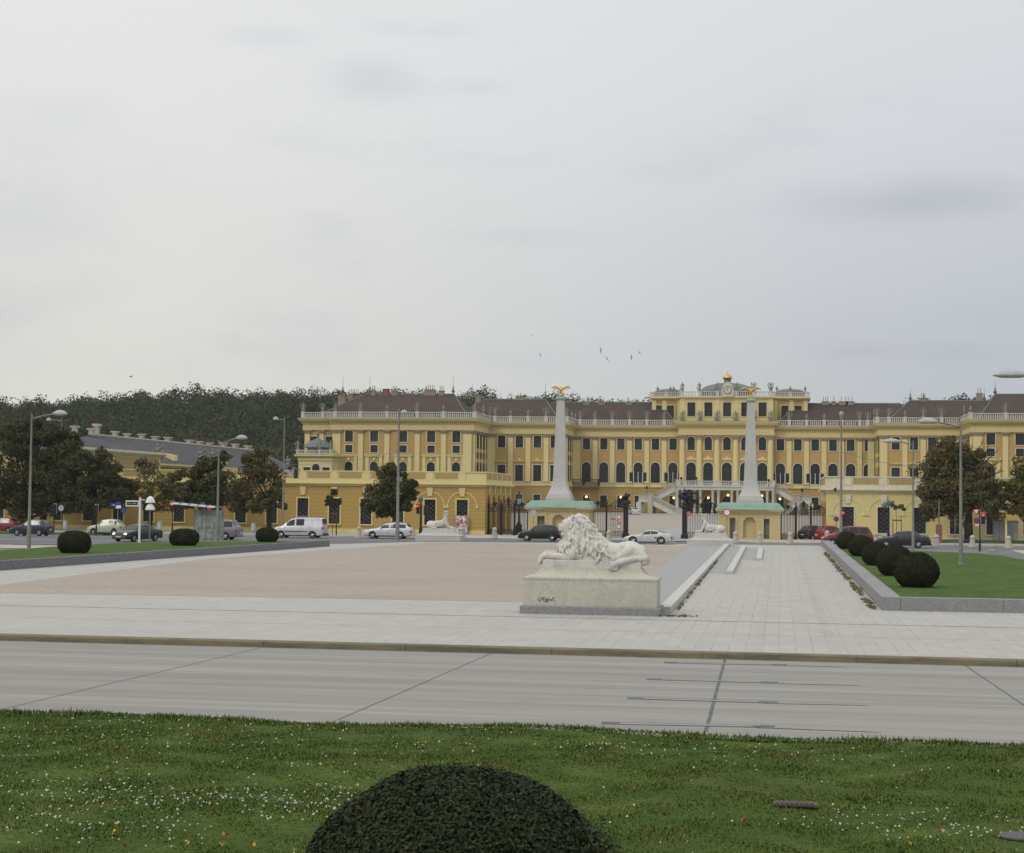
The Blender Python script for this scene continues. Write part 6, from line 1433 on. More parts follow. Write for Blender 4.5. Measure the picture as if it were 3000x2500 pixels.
# ---------------------------------------------------------------- cars
def paint(name, c, rough=.38, coat=.25):
    m = Mt(name, rough, .5, .25); m.color(m.mix(c, tuple(x * .8 for x in c), m.ramp(m.noise(2.5), .4, .7))); m.b.inputs['Coat Weight'].default_value = coat; return m.m
M['carglass'] = plain('car_window_glass', (.022, .028, .029), .15, .5, var=.3)
M['lamp_red'] = plain('red_tail_lamp_glass', (.42, .03, .03), .3); M['lamp_clear'] = plain('clear_lamp_glass', (.55, .55, .52), .2, .6)
K = {   # (x, z_low, z_belt, z_top, half width, half roof width), front at x=0
 'hatch': ([(0, .34, .58, .60, .58, .48), (.12, .24, .70, .74, .80, .66), (.5, .20, .82, .88, .86, .72), (1.10, .20, .90, .96, .87, .72), (1.85, .20, .93, 1.40, .87, .60), (2.6, .20, .96, 1.46, .87, .61), (3.45, .20, .98, 1.40, .86, .58), (3.92, .26, .98, 1.06, .84, .66), (4.1, .30, .84, .86, .80, .68), (4.16, .36, .60, .62, .74, .6)], (1.10, 1.85), (3.45, 3.92), [(1.45, 2.28), (2.36, 3.2), (3.27, 3.6)], (.82, 3.36), .31),
 'wagon': ([(0, .34, .56, .58, .60, .50), (.12, .24, .66, .70, .80, .66), (.6, .20, .78, .84, .87, .72), (1.35, .20, .88, .94, .88, .73), (2.1, .20, .90, 1.36, .88, .60), (3.0, .20, .92, 1.44, .88, .62), (4.1, .20, .94, 1.38, .87, .60), (4.5, .25, .93, 1.02, .85, .68), (4.68, .30, .80, .82, .82, .7), (4.74, .36, .58, .6, .76, .62)], (1.35, 2.1), (4.1, 4.5), [(1.75, 2.55), (2.63, 3.4), (3.48, 4.15)], (.92, 3.62), .32),
 'sedan': ([(0, .34, .58, .60, .62, .52), (.12, .24, .70, .74, .82, .66), (.6, .20, .80, .85, .88, .72), (1.40, .20, .88, .93, .89, .73), (2.05, .20, .90, 1.34, .89, .58), (2.8, .20, .92, 1.41, .89, .60), (3.35, .20, .93, 1.36, .88, .58), (3.92, .20, .94, 1.02, .88, .70), (4.55, .26, .90, .94, .86, .70), (4.68, .32, .72, .74, .8, .64)], (1.40, 2.05), (3.35, 3.92), [(1.74, 2.55), (2.63, 3.42)], (.86, 3.62), .32),
 'sports': ([(0, .28, .48, .50, .58, .46), (.15, .18, .60, .63, .80, .62), (.6, .15, .74, .78, .88, .70), (1.25, .15, .79, .84, .88, .70), (1.6, .15, .81, 1.03, .88, .60), (2.0, .15, .84, 1.22, .88, .53), (2.4, .15, .86, 1.285, .89, .53), (2.85, .15, .89, 1.23, .90, .52), (3.3, .16, .91, 1.09, .91, .56), (3.75, .18, .90, .97, .90, .66), (4.15, .22, .84, .88, .87, .70), (4.32, .30, .66, .68, .78, .6)], (1.25, 1.95), (2.95, 3.7), [(1.72, 2.36), (2.40, 3.02)], (.84, 3.30), .33),
 'van': ([(0, .36, .70, .74, .70, .60), (.15, .26, .84, .90, .88, .74), (.55, .22, .98, 1.06, .94, .80), (.95, .22, 1.06, 1.14, .95, .80), (1.85, .22, 1.12, 1.80, .95, .72), (2.4, .22, 1.14, 1.93, .95, .78), (4.5, .22, 1.16, 1.93, .95, .78), (4.82, .26, 1.15, 1.84, .94, .76), (4.95, .32, 1.10, 1.12, .92, .84), (5.0, .4, .8, .82, .88, .8)], (.95, 1.85), (4.82, 4.92), [(1.45, 2.25), (2.40, 3.15)], (.95, 3.95), .33),
 'minivan': ([(0, .36, .62, .64, .66, .56), (.14, .26, .76, .82, .86, .70), (.5, .20, .90, .96, .90, .75), (1.0, .20, .98, 1.04, .91, .76), (1.85, .20, 1.0, 1.60, .91, .66), (2.6, .20, 1.02, 1.70, .91, .68), (4.1, .20, 1.04, 1.66, .90, .67), (4.48, .25, 1.02, 1.20, .88, .74), (4.62, .30, .92, .94, .86, .76), (4.68, .36, .66, .68, .8, .7)], (1.0, 1.85), (4.1, 4.48), [(1.50, 2.35), (2.43, 3.35), (3.43, 4.2)], (.9, 3.6), .32),
}
def lerp_st(st, x):
    for a, b in zip(st, st[1:]):
        if a[0] <= x <= b[0] + 1e-6: t = (x - a[0]) / (b[0] - a[0]); return tuple(p + (q - p) * t for p, q in zip(a, b))
    return st[-1]
def car(kind, body, label, loc, rz, scale=1.0, lights=False, name='parked_car', roofbars=False, vent=False, trimlow=None, darkback=False, solid_rear=False):
    st, ws, rs, side, wh, wr = K[kind]; L_ = st[-1][0]; o = thing(name, label, 'van' if kind == 'van' else 'car', loc, rz, 'cars on the street'); o.scale = (scale,) * 3
    cx = L_ / 2; rings = []; xs = sorted(set([s[0] for s in st] + [st[0][0] + (L_) * k / 40 for k in range(1, 40)]))
    def arch(x):
        for w_ in wh:
            d = abs(x - w_)
            if d < wr + .05: return math.sqrt((wr + .05) ** 2 - d * d) + wr - .02
        return 0
    for x in xs:
        _, zl, zb, zt, wb, wt = lerp_st(st, x); zl2 = max(zl, arch(x)) if False else zl; h = zb - zl
        half = [(0, zl), (wb * .80, zl), (wb * .965, zl + .07), (wb * .99, zl + .28 * h), (wb, zl + .60 * h), (wb * .985, zb - .10 * h), (wb * .95, zb), (wt, zt - .045), (wt * .82, zt), (0, zt + .012)]
        rings.append([(x - cx, y, z) for y, z in half] + [(x - cx, -y, z) for y, z in half[-2:0:-1]])
    MB().loft(rings).build('body', body, o, smooth=35)
    def sidept(x, t, sg, off=.014):
        _, zl, zb, zt, wb, wt = lerp_st(st, x); y0, z0, y1, z1 = wb * .95, zb, wt, zt - .045; y = y0 + (y1 - y0) * t; z = z0 + (z1 - z0) * t; return (x - cx, sg * (y + off), z + off * .3)
    for sg in (-1, 1):
        for xa, xb in side:
            g_ = MB(); n = 5; bot = [sidept(xa + (xb - xa) * k / n, .07, sg) for k in range(n + 1)]; topp = [sidept(xa + (xb - xa) * k / n, .88, sg) for k in range(n + 1)]
            for k in range(n):
                g_.add([bot[k], bot[k + 1], topp[k + 1], topp[k]], [(0, 1, 2, 3)])
            g_.build('side_window', M['carglass'], o)
    for nm, (xa, xb) in (('windscreen', ws), ('rear_window', rs)):
        if nm == 'rear_window' and solid_rear: continue
        mb = MB(); n = 4; lx, hx = (xa + .10 * (xb - xa), xb - .06 * (xb - xa)) if nm == 'windscreen' else (xa + .08 * (xb - xa), xb - .12 * (xb - xa))
        for k in range(n):
            qs = []
            for x in (lx + (hx - lx) * k / n, lx + (hx - lx) * (k + 1) / n):
                _, zl, zb, zt, wb, wt = lerp_st(st, x); qs.append((x - cx, wt * .86, zt)); 
            (a, b) = qs; dx_ = -.012 if nm == 'windscreen' else .012
            mb.add([(a[0] + dx_, -a[1], a[2] + .018), (a[0] + dx_, a[1], a[2] + .018), (b[0] + dx_, b[1], b[2] + .018), (b[0] + dx_, -b[1], b[2] + .018)], [(0, 1, 2, 3)])
        mb.build(nm, M['carglass'], o)
    for w_ in wh:
        for sg in (-1, 1):
            _, zl, zb, zt, wb, wt = lerp_st(st, w_); q = thing_wheel(o, w_ - cx, sg * (wb - .09), wr, sg)
            mb = MB(); n = 12; c_ = (w_ - cx, sg * (wb + .004), wr); ps = [(c_[0] + (wr + .055) * math.cos(math.pi * k / n), c_[1], c_[2] + (wr + .055) * math.sin(math.pi * k / n)) for k in range(n + 1)]
            ps += [(c_[0] - (wr + .055), c_[1], zl + .02), (c_[0] + (wr + .055), c_[1], zl + .02)]; mb.poly(ps); mb.build('wheel_arch', M['trimblk'], o)
    s1 = lerp_st(st, .12); s9 = lerp_st(st, L_ - .10)
    for sg in (-1, 1):
        mb = MB(); mb.ball((.10 - cx, sg * s1[4] * .74, s1[2] - .07), .13, 10, 6, 1.15, 1.25, .62); mb.build('headlight', M['headlight'] if lights else M['lamp_clear'], o, smooth=True)
        mb = MB(); mb.rects([(L_ - .16 - cx, L_ - .015 - cx, *sorted((sg * s9[4] * .70, sg * (s9[4] + .035))), s9[2] - .26), (L_ - .16 - cx, L_ - .03 - cx, *sorted((sg * s9[4] * .70, sg * (s9[4] + .03))), s9[2] - .05)]); mb.build('tail_light', M['lamp_red'], o)
        mb = MB(); mb.ball((ws[0] + .35 - cx, sg * (lerp_st(st, ws[0] + .35)[4] + .09), lerp_st(st, ws[0] + .35)[2] + .07), .09, 8, 5, .8, 1.0, .7); mb.build('wing_mirror', body, o)
    for nm, x, sgn in (('front_bumper', 0.0, -1), ('rear_bumper', L_, 1)):
        s = lerp_st(st, .12 if sgn < 0 else L_ - .1); mb = MB(); mb.rects([(x - cx - .07, x - cx + .07, -s[4] * .86, s[4] * .86, .24), (x - cx - .08, x - cx + .08, -s[4] * .88, s[4] * .88, .40), (x - cx - .05, x - cx + .05, -s[4] * .86, s[4] * .86, .44)]); mb.build(nm, trimlow or body, o)
        mb = MB(); mb.box(x - cx + sgn * .085, x - cx + sgn * .10, -.26, .26, .36 if sgn < 0 else .52, .47 if sgn < 0 else .63); mb.build('number_plate', M['plate'], o)
    mb = MB(); mb.box(.03 - cx, .06 - cx, -.42, .42, .48, .60); mb.build('grille', M['trimblk'], o)
    for sg in (-1, 1):
        mb = MB(); mb.box(wh[0] + wr + .1 - cx, wh[1] - wr - .1 - cx, *sorted((sg * (st[4][4] - .02), sg * (st[4][4] + .006))), st[4][1] - .01, st[4][1] + .09); mb.build('side_sill', trimlow or M['trimblk'], o)
    if roofbars:
        for sg in (-1, 1): mb = MB(); mb.path([(rs[0] - 2.1 - cx, sg * .5, st[5][3] - .03), (rs[0] - 1.9 - cx, sg * .5, st[5][3] + .06), (rs[0] - .4 - cx, sg * .5, st[5][3] + .03), (rs[0] - .2 - cx, sg * .5, st[5][3] - .05)], .022, 6); mb.build('roof_rail', M['steel'], o)
    if vent:
        for sg in (-1, 1): mb = MB(); mb.add([(2.90 - cx, sg * .905, .50), (2.98 - cx, sg * .91, .68), (2.66 - cx, sg * .905, .60)], [(0, 1, 2)]); mb.build('side_vent', M['trimblk'], o, fix=False)
    if kind == 'van':
        for sg in (-1, 1): mb = MB(); mb.box(1.3 - cx, 3.5 - cx, *sorted((sg * .945, sg * .965)), .58, .66); mb.build('side_moulding', M['trimblk'], o)
        for yy_ in (-.5, 0, .5): pass
        mb = MB(); [mb.tube((xx - cx, -.7, 2.02), (xx - cx, .7, 2.02), .03, .03, 6) for xx in (2.6, 3.5, 4.4)]; [mb.tube((2.4 - cx, yy_, 2.05), (4.6 - cx, yy_, 2.05), .025, .025, 6) for yy_ in (-.68, .68)]; mb.build('roof_rack', M['steel'], o)
    return o
def thing_wheel(par, x, y, r, sg):
    mb = MB(); w_ = .10
    prof = [(r * .62, -w_), (r * .93, -w_), (r, -w_ * .6), (r, w_ * .6), (r * .93, w_), (r * .62, w_)]; n = 20; vs = []; fs = []
    for k in range(n):
        t = 2 * math.pi * k / n
        for (rr_, yy_) in prof: vs.append((x + rr_ * math.cos(t), y + yy_ + sg * .03, r + rr_ * math.sin(t)))
    m = len(prof)
    for k in range(n):
        for j in range(m): fs.append((k * m + j, k * m + (j + 1) % m, ((k + 1) % n) * m + (j + 1) % m, ((k + 1) % n) * m + j))
    mb.add(vs, fs); t_ = mb.build('wheel', M['rubber'], par, smooth=30)
    mb = MB(); mb.tube((x, y + sg * .03, r), (x, y + sg * (w_ + .01), r), r * .30, r * .22, 10)
    for k in range(5): a = 2 * math.pi * k / 5 + .3; mb.tube((x, y + sg * (w_ - .01), r), (x + r * .60 * math.cos(a), y + sg * (w_ + .005), r + r * .60 * math.sin(a)), r * .13, r * .09, 5)
    n = 20
    for k in range(n):
        a, b = 2 * math.pi * k / n, 2 * math.pi * (k + 1) / n; mb.tube((x + r * .60 * math.cos(a), y + sg * w_, r + r * .60 * math.sin(a)), (x + r * .60 * math.cos(b), y + sg * w_, r + r * .60 * math.sin(b)), r * .06, r * .06, 4, caps=False)
    mb.build('rim', M['rim'], t_)
    mb = MB(); mb.tube((x, y + sg * .01, r), (x, y + sg * .05, r), r * .62, r * .62, 16); mb.build('brake_disc', M['granite_d'], t_); return t_
def place(kind, col, u0, u1, vb, label, yaw=0.0, flip=False, z=0.0, fit=True, Y=None, **k):
    p = G((u0 + u1) / 2, vb, z) if Y is None else at((u0 + u1) / 2, vb, Y); L_ = K[kind][0][-1][0]; W = 1.74; rz = (math.pi if flip else 0) + yaw
    def pu(x, y):
        q = CROT.transposed() @ (Vector((x, y, z + .5)) - CPOS); return 1500 - FPX * q.x / q.z
    s = 1.0; xc, yc = p.x, p.y + 1
    for _ in range(8):   # size and place the car so that its nearest edge stands on the seen contact line
        sm = .5 * s + .5; cs = [(a * L_ / 2 * s * math.cos(rz) - b * W / 2 * sm * math.sin(rz), a * L_ / 2 * s * math.sin(rz) + b * W / 2 * sm * math.cos(rz)) for a in (-1, 1) for b in (-1, 1)]
        yc = p.y - min(c[1] for c in cs) * .92; us = [pu(xc + c[0], yc + c[1]) for c in cs]
        s *= 1 + ((u1 - u0) / (max(us) - min(us)) - 1) * .7; xc += ((u0 + u1) / 2 - (max(us) + min(us)) / 2) / (FPX / yc)
    s = max(.78, min(1.2, s)); sm = .5 * s + .5
    o = car(kind, paint(label.split(' ')[0] + '_car_paint', col), label, (xc, yc, z), rz, 1.0, **k); o.scale = (s, sm, 1.06 if kind not in ('sports', 'van') else 1.0); return o
place('hatch', (.22, .03, .03), -38, 50, 1563, 'dark red hatchback at the left frame edge behind the navy car')
place('hatch', (.018, .026, .06), 28, 157, 1571, 'navy blue compact car parked at far left with a red tail lamp')
place('hatch', (.46, .52, .38), 253, 372, 1569, 'pale green small car passing behind the dark sedan with headlights')
place('sedan', (.030, .045, .042), 325, 478, 1589, 'dark green sedan with both headlights lit, turning at the left', yaw=R(72), lights=True, name='moving_car')
place('minivan', (.17, .18, .20), 548, 712, 1582, 'grey minivan half hidden by the glass bus shelter')
place('van', (.58, .58, .60), 794, 962, 1577, 'white delivery van with roof rack in front of the left wing', trimlow=M['trimblk'], name='delivery_van')
place('wagon', (.56, .57, .60), 1063, 1217, 1579, 'silver white estate car behind the tall lamp, left of the sphinx', roofbars=True)
place('hatch', (.008, .008, .009), 1518, 1647, 1586, 'black hatchback on the street just left of the lion head', name='moving_car')
place('sports', (.50, .51, .51), 1826, 1974, 1595, 'low silver sports coupe crossing in front of the gateway', vent=True, name='moving_car')
place('hatch', (.50, .51, .53), 1834, 1874, 1507, 'small silver car far inside the courtyard, seen between the gate piers', yaw=R(-68), z=.80, Y=332)
place('hatch', (.035, .036, .042), 2338, 2432, 1585, 'black small car parked nose in at the right fence beside the red one', yaw=R(45), flip=True)
place('hatch', (.33, .03, .034), 2378, 2490, 1586, 'bright red hatchback parked nose in beside the black small car', yaw=R(38), flip=True)
place('minivan', (.17, .028, .035), 2408, 2560, 1601, 'dark red car half hidden behind the farthest yew balls')
place('sedan', (.018, .020, .028), 2562, 2727, 1606, 'black blue sedan behind the yew balls on the right', name='moving_car')

# ---------------------------------------------------------------- lamps, signs, shelter, bollards, birds
def lamp(label, u, vb, vt, head_u, head_v, hw_px, z=0.0, Y=None, r=.10, armY=0.0, top=None):
    p = G(u, vb, z) if Y is None else at(u, vb, Y); Y_ = p.y; o = thing('street_lamp', label, 'street lamp', (p.x, Y_, z), 0, 'tall street lamps around the square'); H_ = Z(u, vt, Y_) - z; h = at(head_u, head_v, Y_ + armY); hx, hz = h.x - p.x, h.z - z
    MB().lathe((0, 0, 0), [(r * 1.7, -.1), (r * 1.7, .05), (r * 1.25, .1), (r * 1.25, 1.6), (r, 1.7), (r * .72, H_ * .6), (r * .5, H_)], 12).build('pole', M['steel'], o, smooth=40)
    sc = FPX / ((Y_ + armY) * 1.02); w_ = hw_px / sc / 2; sg = 1 if hx > 0 else -1
    if armY == 0 and abs(hx) > .4: mb = MB(); mb.path([(0, 0, H_ - .35), (hx * .35, 0, H_ - .30 + (hz - H_ + .35) * .4), (hx - sg * w_ * .8, 0, hz)], [.06, .05, .045], 8); mb.build('arm', M['steel'], o, smooth=True)
    else: mb = MB(); mb.path([(0, 0, H_ - .25), (hx, armY, hz)], [.06, .045], 8); mb.build('arm', M['steel'], o, smooth=True)
    mb = MB(); n = 8; mb.lathe((hx, armY, hz), [(w_ * .02, -.10), (w_ * .6, -.11), (w_ * .96, -.03), (w_, .02), (w_ * .85, .10), (w_ * .55, .19), (w_ * .2, .245), (w_ * .02, .25)], 20, 1, .38); mb.build('lamp_head', M['lampw'], o, smooth=50); return o
lamp('nearest lamp of the left lawn, oval head on an arm to the right', 84, 1611, 1212, 176, 1213, 50, .46)
lamp('lamp at far left behind the first one, small head pointing left', 174, 1552, 1225, 143, 1231, 18, .0, None)
lamp('lamp beside the bus shelter with oval head to the right', 636, 1589, 1290, 708, 1284, 38, .46)
lamp('lamp left of the palace corner with small head pointing left', 828, 1560, 1222, 808, 1228, 18, .0, 157)
lamp('tall lamp behind the silver estate car, in front of the round tree', 1164, 1584, 1196, 1184, 1209, 22, 0, None, .15)
lamp('lamp behind the farthest yew ball, head facing the viewer', 2464, 1585, 1205, 2465, 1213, 12, 0, 150, .13, armY=-1.2)
lamp('lamp behind the row of yew balls with oval head to the left', 2675, 1616, 1292, 2612, 1294, 52, .0)
lamp('nearest lamp on the right lawn, oval head on an arm to the left', 2815, 1655, 1235, 2718, 1236, 54, .46)
# lamp whose pole stands just outside the frame at the right
p = at(3160, 1700, 78); lamp('close lamp head reaching in from the right frame edge', 3160, 1700, 1108, 2962, 1100, 100, 0, 78)
def signal(label, u, v_top, Y, vb=None, red=True, side=False, pole=True, zb=.13, hood=True, dx=.0, backboard=False):
    p = at(u, v_top, Y); o = thing('traffic_light', label, 'traffic light', (p.x, Y, zb)); H_ = p.z - zb
    if pole: mb = MB(); mb.lathe((dx, .12, 0), [(.09, 0), (.09, .9), (.055, 1.0), (.05, H_ + .15)], 8); mb.build('pole', M['trimblk'], o)
    mb = MB(); mb.rects([(-.14, .14, -.12, .06, H_ - .92), (-.15, .15, -.13, .07, H_ - .90), (-.15, .15, -.13, .07, H_), (-.12, .12, -.1, .05, H_ + .03)]); mb.build('housing', M['trimblk'], o)
    if backboard: mb = MB(); mb.box(-.2, .2, .08, .1, H_ - .95, H_ + .08); mb.build('backboard', M['lampw'], o)
    for k, nm in enumerate(('red_lens', 'amber_lens', 'green_lens')):
        z_ = H_ - .16 - .29 * k; lit = red and k == 0
        if side: mb = MB(); mb.tube((.15, -.03, z_), (.22, -.03, z_), .10, .10, 10)
        else: mb = MB(); mb.tube((0, -.13, z_), (0, -.15, z_), .105, .105, 12)
        mb.build(nm, M['redlight'] if lit else M['trimblk'], o)
        if not side: mb = MB(); mb.add([(-.12, -.13, z_ + .05), (0, -.13, z_ + .125), (.12, -.13, z_ + .05), (.11, -.30, z_ + .05), (0, -.32, z_ + .12), (-.11, -.30, z_ + .05)], [(0, 1, 4, 5), (1, 2, 3, 4)]); mb.build('visor', M['trimblk'], o, fix=False)
    return o
signal('red traffic light on a dark pole left of the left sphinx', 1225, 1478, 156.5, dx=.25)
signal('side-facing traffic light right beside the pole by the left sphinx', 1246, 1482, 157.5, red=False, side=True, dx=-.4)
signal('red traffic light in front of the trees left of the bus shelter', 505, 1473, 157)
signal('red traffic light beside the lamp behind the right planter', 2470, 1498, 152, dx=.1)
signal('red traffic light beside the yield sign at the right', 2880, 1503, 140, backboard=True, dx=-.25, zb=0)
signal('dark traffic light seen from behind beside the second left lamp', 160, 1478, 150, red=False, backboard=True, zb=0, dx=-.1)
signal('dark traffic light with pale back panel before the pale green car', 282, 1480, 148, red=False, backboard=True, zb=0)
signal('side-facing traffic light hung high on the lamp left of the palace', 867, 1375, 156, red=False, side=True, pole=False, zb=0)
o = thing('signal_bracket', 'pale box and bracket arm holding the hung traffic light', 'bracket', (X(828, 156.5), 156.5, Z(828, 1385, 156.5))); mb = MB(); mb.box(.0, 1.1, -.03, .03, -.3, -.24); mb.box(.65, 1.0, -.15, .15, -.35, .55); mb.build('box', M['lampw'], o)
mb = MB(); mb.ball((.78, -.2, .5), .28, 10, 6, sz=.7); mb.build('camera_dome', M['trimblk'], o)
signal('traffic light with white hood above the bus shelter roof', 593, 1475, 155, red=False, backboard=True, zb=0)
# tall thin poles with plates
def post(label, u, vb, vt, Y=None, z=0.0, r=.045, mat='steel', name='sign_post', cat='sign post'):
    p = G(u, vb, z) if Y is None else at(u, vb, Y); o = thing(name, label, cat, (p.x, p.y, z)); H_ = Z(u, vt, p.y) - z
    MB().lathe((0, 0, 0), [(r * 1.3, -.05), (r * 1.3, .1), (r, .12), (r, H_)], 8).build('pole', M[mat], o); return o, H_, p
o, H_, p = post('white stop post with long framed display board before the dark sedan', 408, 1590, 1458, z=.0, r=.10, mat='white_paint')
sc = FPX / (p.y * 1.06)
MB().rects([(-1.22, -.1, -.09, .09, H_ - .74), (-1.22, -.1, -.09, .09, H_ - .25)]).build('board_frame', M['white_paint'], o); MB().box(-1.14, -.16, -.10, -.091, H_ - .64, H_ - .35).build('display', M['trimblk'], o)
MB().box(.1, .42, -.03, .03, H_ - .22, H_ - .14).build('cross_arm', M['white_paint'], o); MB().box(-.06, .06, -.06, .06, H_, H_ + .12).build('cap', M['red_paint'], o)
mb = MB()
for k, w_ in enumerate((.16, .10, .2, .12)): mb.box(-1.05 + k * .21, -1.05 + k * .21 + w_, -.106, -.101, H_ - .53, H_ - .46)
mb.build('display_text', plain('amber_display_dots', (.45, .30, .05)), o)
o, H_, p = post('post with two stacked white dome hoods before the dark sedan rear', 438, 1588, 1478, r=.06)
for z_ in (H_ - .42, H_ + .18): MB().lathe((0, 0, z_), [(.44, -.05), (.42, .06), (.33, .28), (.18, .44), (.04, .50)], 14, 1, .5).build('dome_hood', M['white_paint'], o, smooth=40)
o, H_, p = post('pole with blue arrow sign and white direction plates behind the pale green car', 344, 1560, 1472, Y=159, z=.13)
for x0, x1, za, zb, mt in ((-.75, -.15, -.45, -.1, 'blue'), (-.2, .35, -.22, .05, 'blue'), (-.22, .36, -.62, -.3, 'white')):
    if 'blue' not in M: M['blue'] = plain('blue_sign_paint', (.03, .07, .32), .5, var=.05); M['white'] = M['white_paint']
    MB().box(x0, x1, -.09, -.05, H_ + za, H_ + zb).build('plate', M[mt], o)
MB().tube((-.5, -.095, H_ - .28), (-.32, -.095, H_ - .28), .05, .05, 4).build('arrow_mark', M['white_paint'], o)
MB().tube((.62, -.02, H_ - .85), (.62, .02, H_ - .85), .28, .28, 16).build('round_plate', M['blue'], o)
roundsign('road_sign', 'round pale sign on the second left lamp pole', X(180, 157), 157, Z(180, 1489, 157), .30, face='lampw', rim='lampw')
roundsign('road_sign', 'small red round sign behind the bus shelter roof', X(614, 160), 160, Z(614, 1487, 160), .27, face='red_paint')
# yield and no-parking signs at right
o, H_, p = post('grey pole with red triangular yield sign and round no-parking sign at right', 2872, 1612, 1492, z=0.0, r=.04)
def tri(mb, cx_, cz, r_, y): mb.add([(cx_ - r_, y, cz + r_ * .58), (cx_ + r_, y, cz + r_ * .58), (cx_, y, cz - r_ * 1.15), (cx_ - r_, y + .02, cz + r_ * .58), (cx_ + r_, y + .02, cz + r_ * .58), (cx_, y + .02, cz - r_ * 1.15)], [(0, 2, 1), (3, 4, 5), (0, 1, 4, 3), (1, 2, 5, 4), (2, 0, 3, 5)])
mb = MB(); tri(mb, -.33, H_ - .18, .30, -.06); q = mb.build('yield_plate', M['red_paint'], o); mb = MB(); tri(mb, -.33, H_ - .18, .17, -.066); mb.build('yield_face', M['white_paint'], q)
mb = MB(); mb.tube((-.30, -.06, H_ - .98), (-.30, -.04, H_ - .98), .27, .27, 18); q = mb.build('no_parking_rim', M['red_paint'], o); mb = MB(); mb.tube((-.30, -.07, H_ - .98), (-.30, -.061, H_ - .98), .21, .21, 18); mb.build('no_parking_face', plain('purple_blue_sign', (.13, .07, .16)), q)
mb = MB(); mb.tube((-.42, -.075, H_ - .86), (-.18, -.075, H_ - 1.10), .025, .025, 4); mb.build('no_parking_bar', M['red_paint'], q)
MB().box(-.42, -.08, -.06, -.04, H_ - 1.42, H_ - 1.28).build('white_plate', M['white_paint'], o)
post('thin grey post without a sign between the right trees and lamp', 2798, 1607, 1515, r=.035)
roundsign('road_sign', 'round dark red sign beside the lamp behind the right planter', X(2450, 152), 152, Z(2450, 1521, 152), .26, face='blue', rim='red_paint')
p = at(2447, 1434, 169.3); o = thing('wall_camera', 'round black camera on the pale wing wall beside the lamp', 'camera', p); MB().ball((0, 0, 0), .16, 10, 8).build('camera_head', M['trimblk'], o); MB().tube((0, 0, 0), (0, .6, .1), .04, .04, 6).build('bracket', M['iron'], o)
p = at(1173, 1405, 145.2); MB().rects([(-.16, .16, -.03, .03, -.24), (-.16, .16, -.03, .03, .24)]).build('lamp_plate', plain('green_plate', (.12, .22, .18)), label='small green plate fixed on the tall lamp before the round tree', cat='sign').location = p
# old style green lanterns
def oldlamp(label, u, vb, vt, Y, hang=()):
    p = at(u, vb, Y); o = thing('lantern_post', label, 'street lamp', (p.x, Y, .1)); H_ = Z(u, vt, Y) - .1; mb = MB(); mb.lathe((0, 0, 0), [(.14, 0), (.14, .8), (.07, .95), (.05, H_ - .7)], 8); mb.build('post', M['shutter'], o)
    mb = MB(); mb.lathe((0, 0, H_ - .7), [(.10, 0), (.24, .15), (.26, .4), (.12, .55), (.03, .7)], 8); mb.build('lantern_head', M['oldgreen'], o); return o
M['oldgreen'] = plain('grey_green_lantern', (.12, .17, .15), .6)
oldlamp('grey green lantern above the traffic light left of the sphinx', 1231, 1568, 1450, 158)
oldlamp('taller grey green lantern before the pale right wing', 2603, 1580, 1462, 166); oldlamp('lower grey green lantern next to the taller one before the pale wing', 2591, 1580, 1470, 166)
# bus shelter
Ys = G(580, 1589, 0).y; x0, x1 = X(517, Ys + .6), X(640, Ys); o = thing('bus_shelter', 'glass bus shelter with curved white roof beside the middle lamp at left', 'bus shelter', ((x0 + x1) / 2, Ys, 0)); cx = (x0 + x1) / 2; hw_ = (x1 - x0) / 2
mg = Mt('dirty_shelter_glass', .25, .4); mg.color(mg.mix((.33, .36, .34), (.15, .20, .17), mg.ramp(mg.noise(2.2, 4, .6), .42, .62))); mg.b.inputs['Alpha'].default_value = .78
zr = Z(600, 1492, Ys)
mb = MB(); n = 8; f_ = []
for k in range(n + 1): t = k / n; f_.append((-.9 + 2.1 * t, zr - .05 + .42 * math.sin(math.pi * (.25 + .55 * t)) - .15))
for k in range(n):
    (ya, za), (yb, zb) = f_[k], f_[k + 1]; mb.add([(-hw_, ya, za + .30), (hw_, ya, za), (hw_, yb, zb), (-hw_, yb, zb + .30), (-hw_, ya, za + .33), (hw_, ya, za + .03), (hw_, yb, zb + .03), (-hw_, yb, zb + .33)], [(0, 3, 2, 1), (4, 5, 6, 7), (0, 1, 5, 4), (2, 3, 7, 6), (0, 4, 7, 3), (1, 2, 6, 5)])
mb.build('roof', M['lampw'], o)
for k in range(6): mb = MB(); x_ = -hw_ + 2 * hw_ * k / 5; zz = .30 * (1 - k / 5); mb.path([(x_, y_, z_ + zz + .06) for y_, z_ in f_], .035, 5); mb.build('roof_rib', M['steel'], o)
xg0 = X(570, Ys) - cx
for i, (a, b) in enumerate(((xg0, xg0 + (hw_ - xg0) * .5), (xg0 + (hw_ - xg0) * .5, hw_ - .05))): MB().box(a + .04, b - .04, -.02, .02, .15, zr - .05).build('glass_panel', mg.m, o)
MB().box(hw_ - .04, hw_, .05, 1.5, .15, zr - .1).build('glass_panel', mg.m, o)
for x_ in (xg0, (xg0 + hw_) / 2, hw_ - .02): MB().box(x_ - .035, x_ + .035, -.04, .04, 0, zr).build('frame_post', M['steel'], o)
MB().box(xg0, hw_, .9, 1.3, .45, .50).build('bench', M['wood'], o)
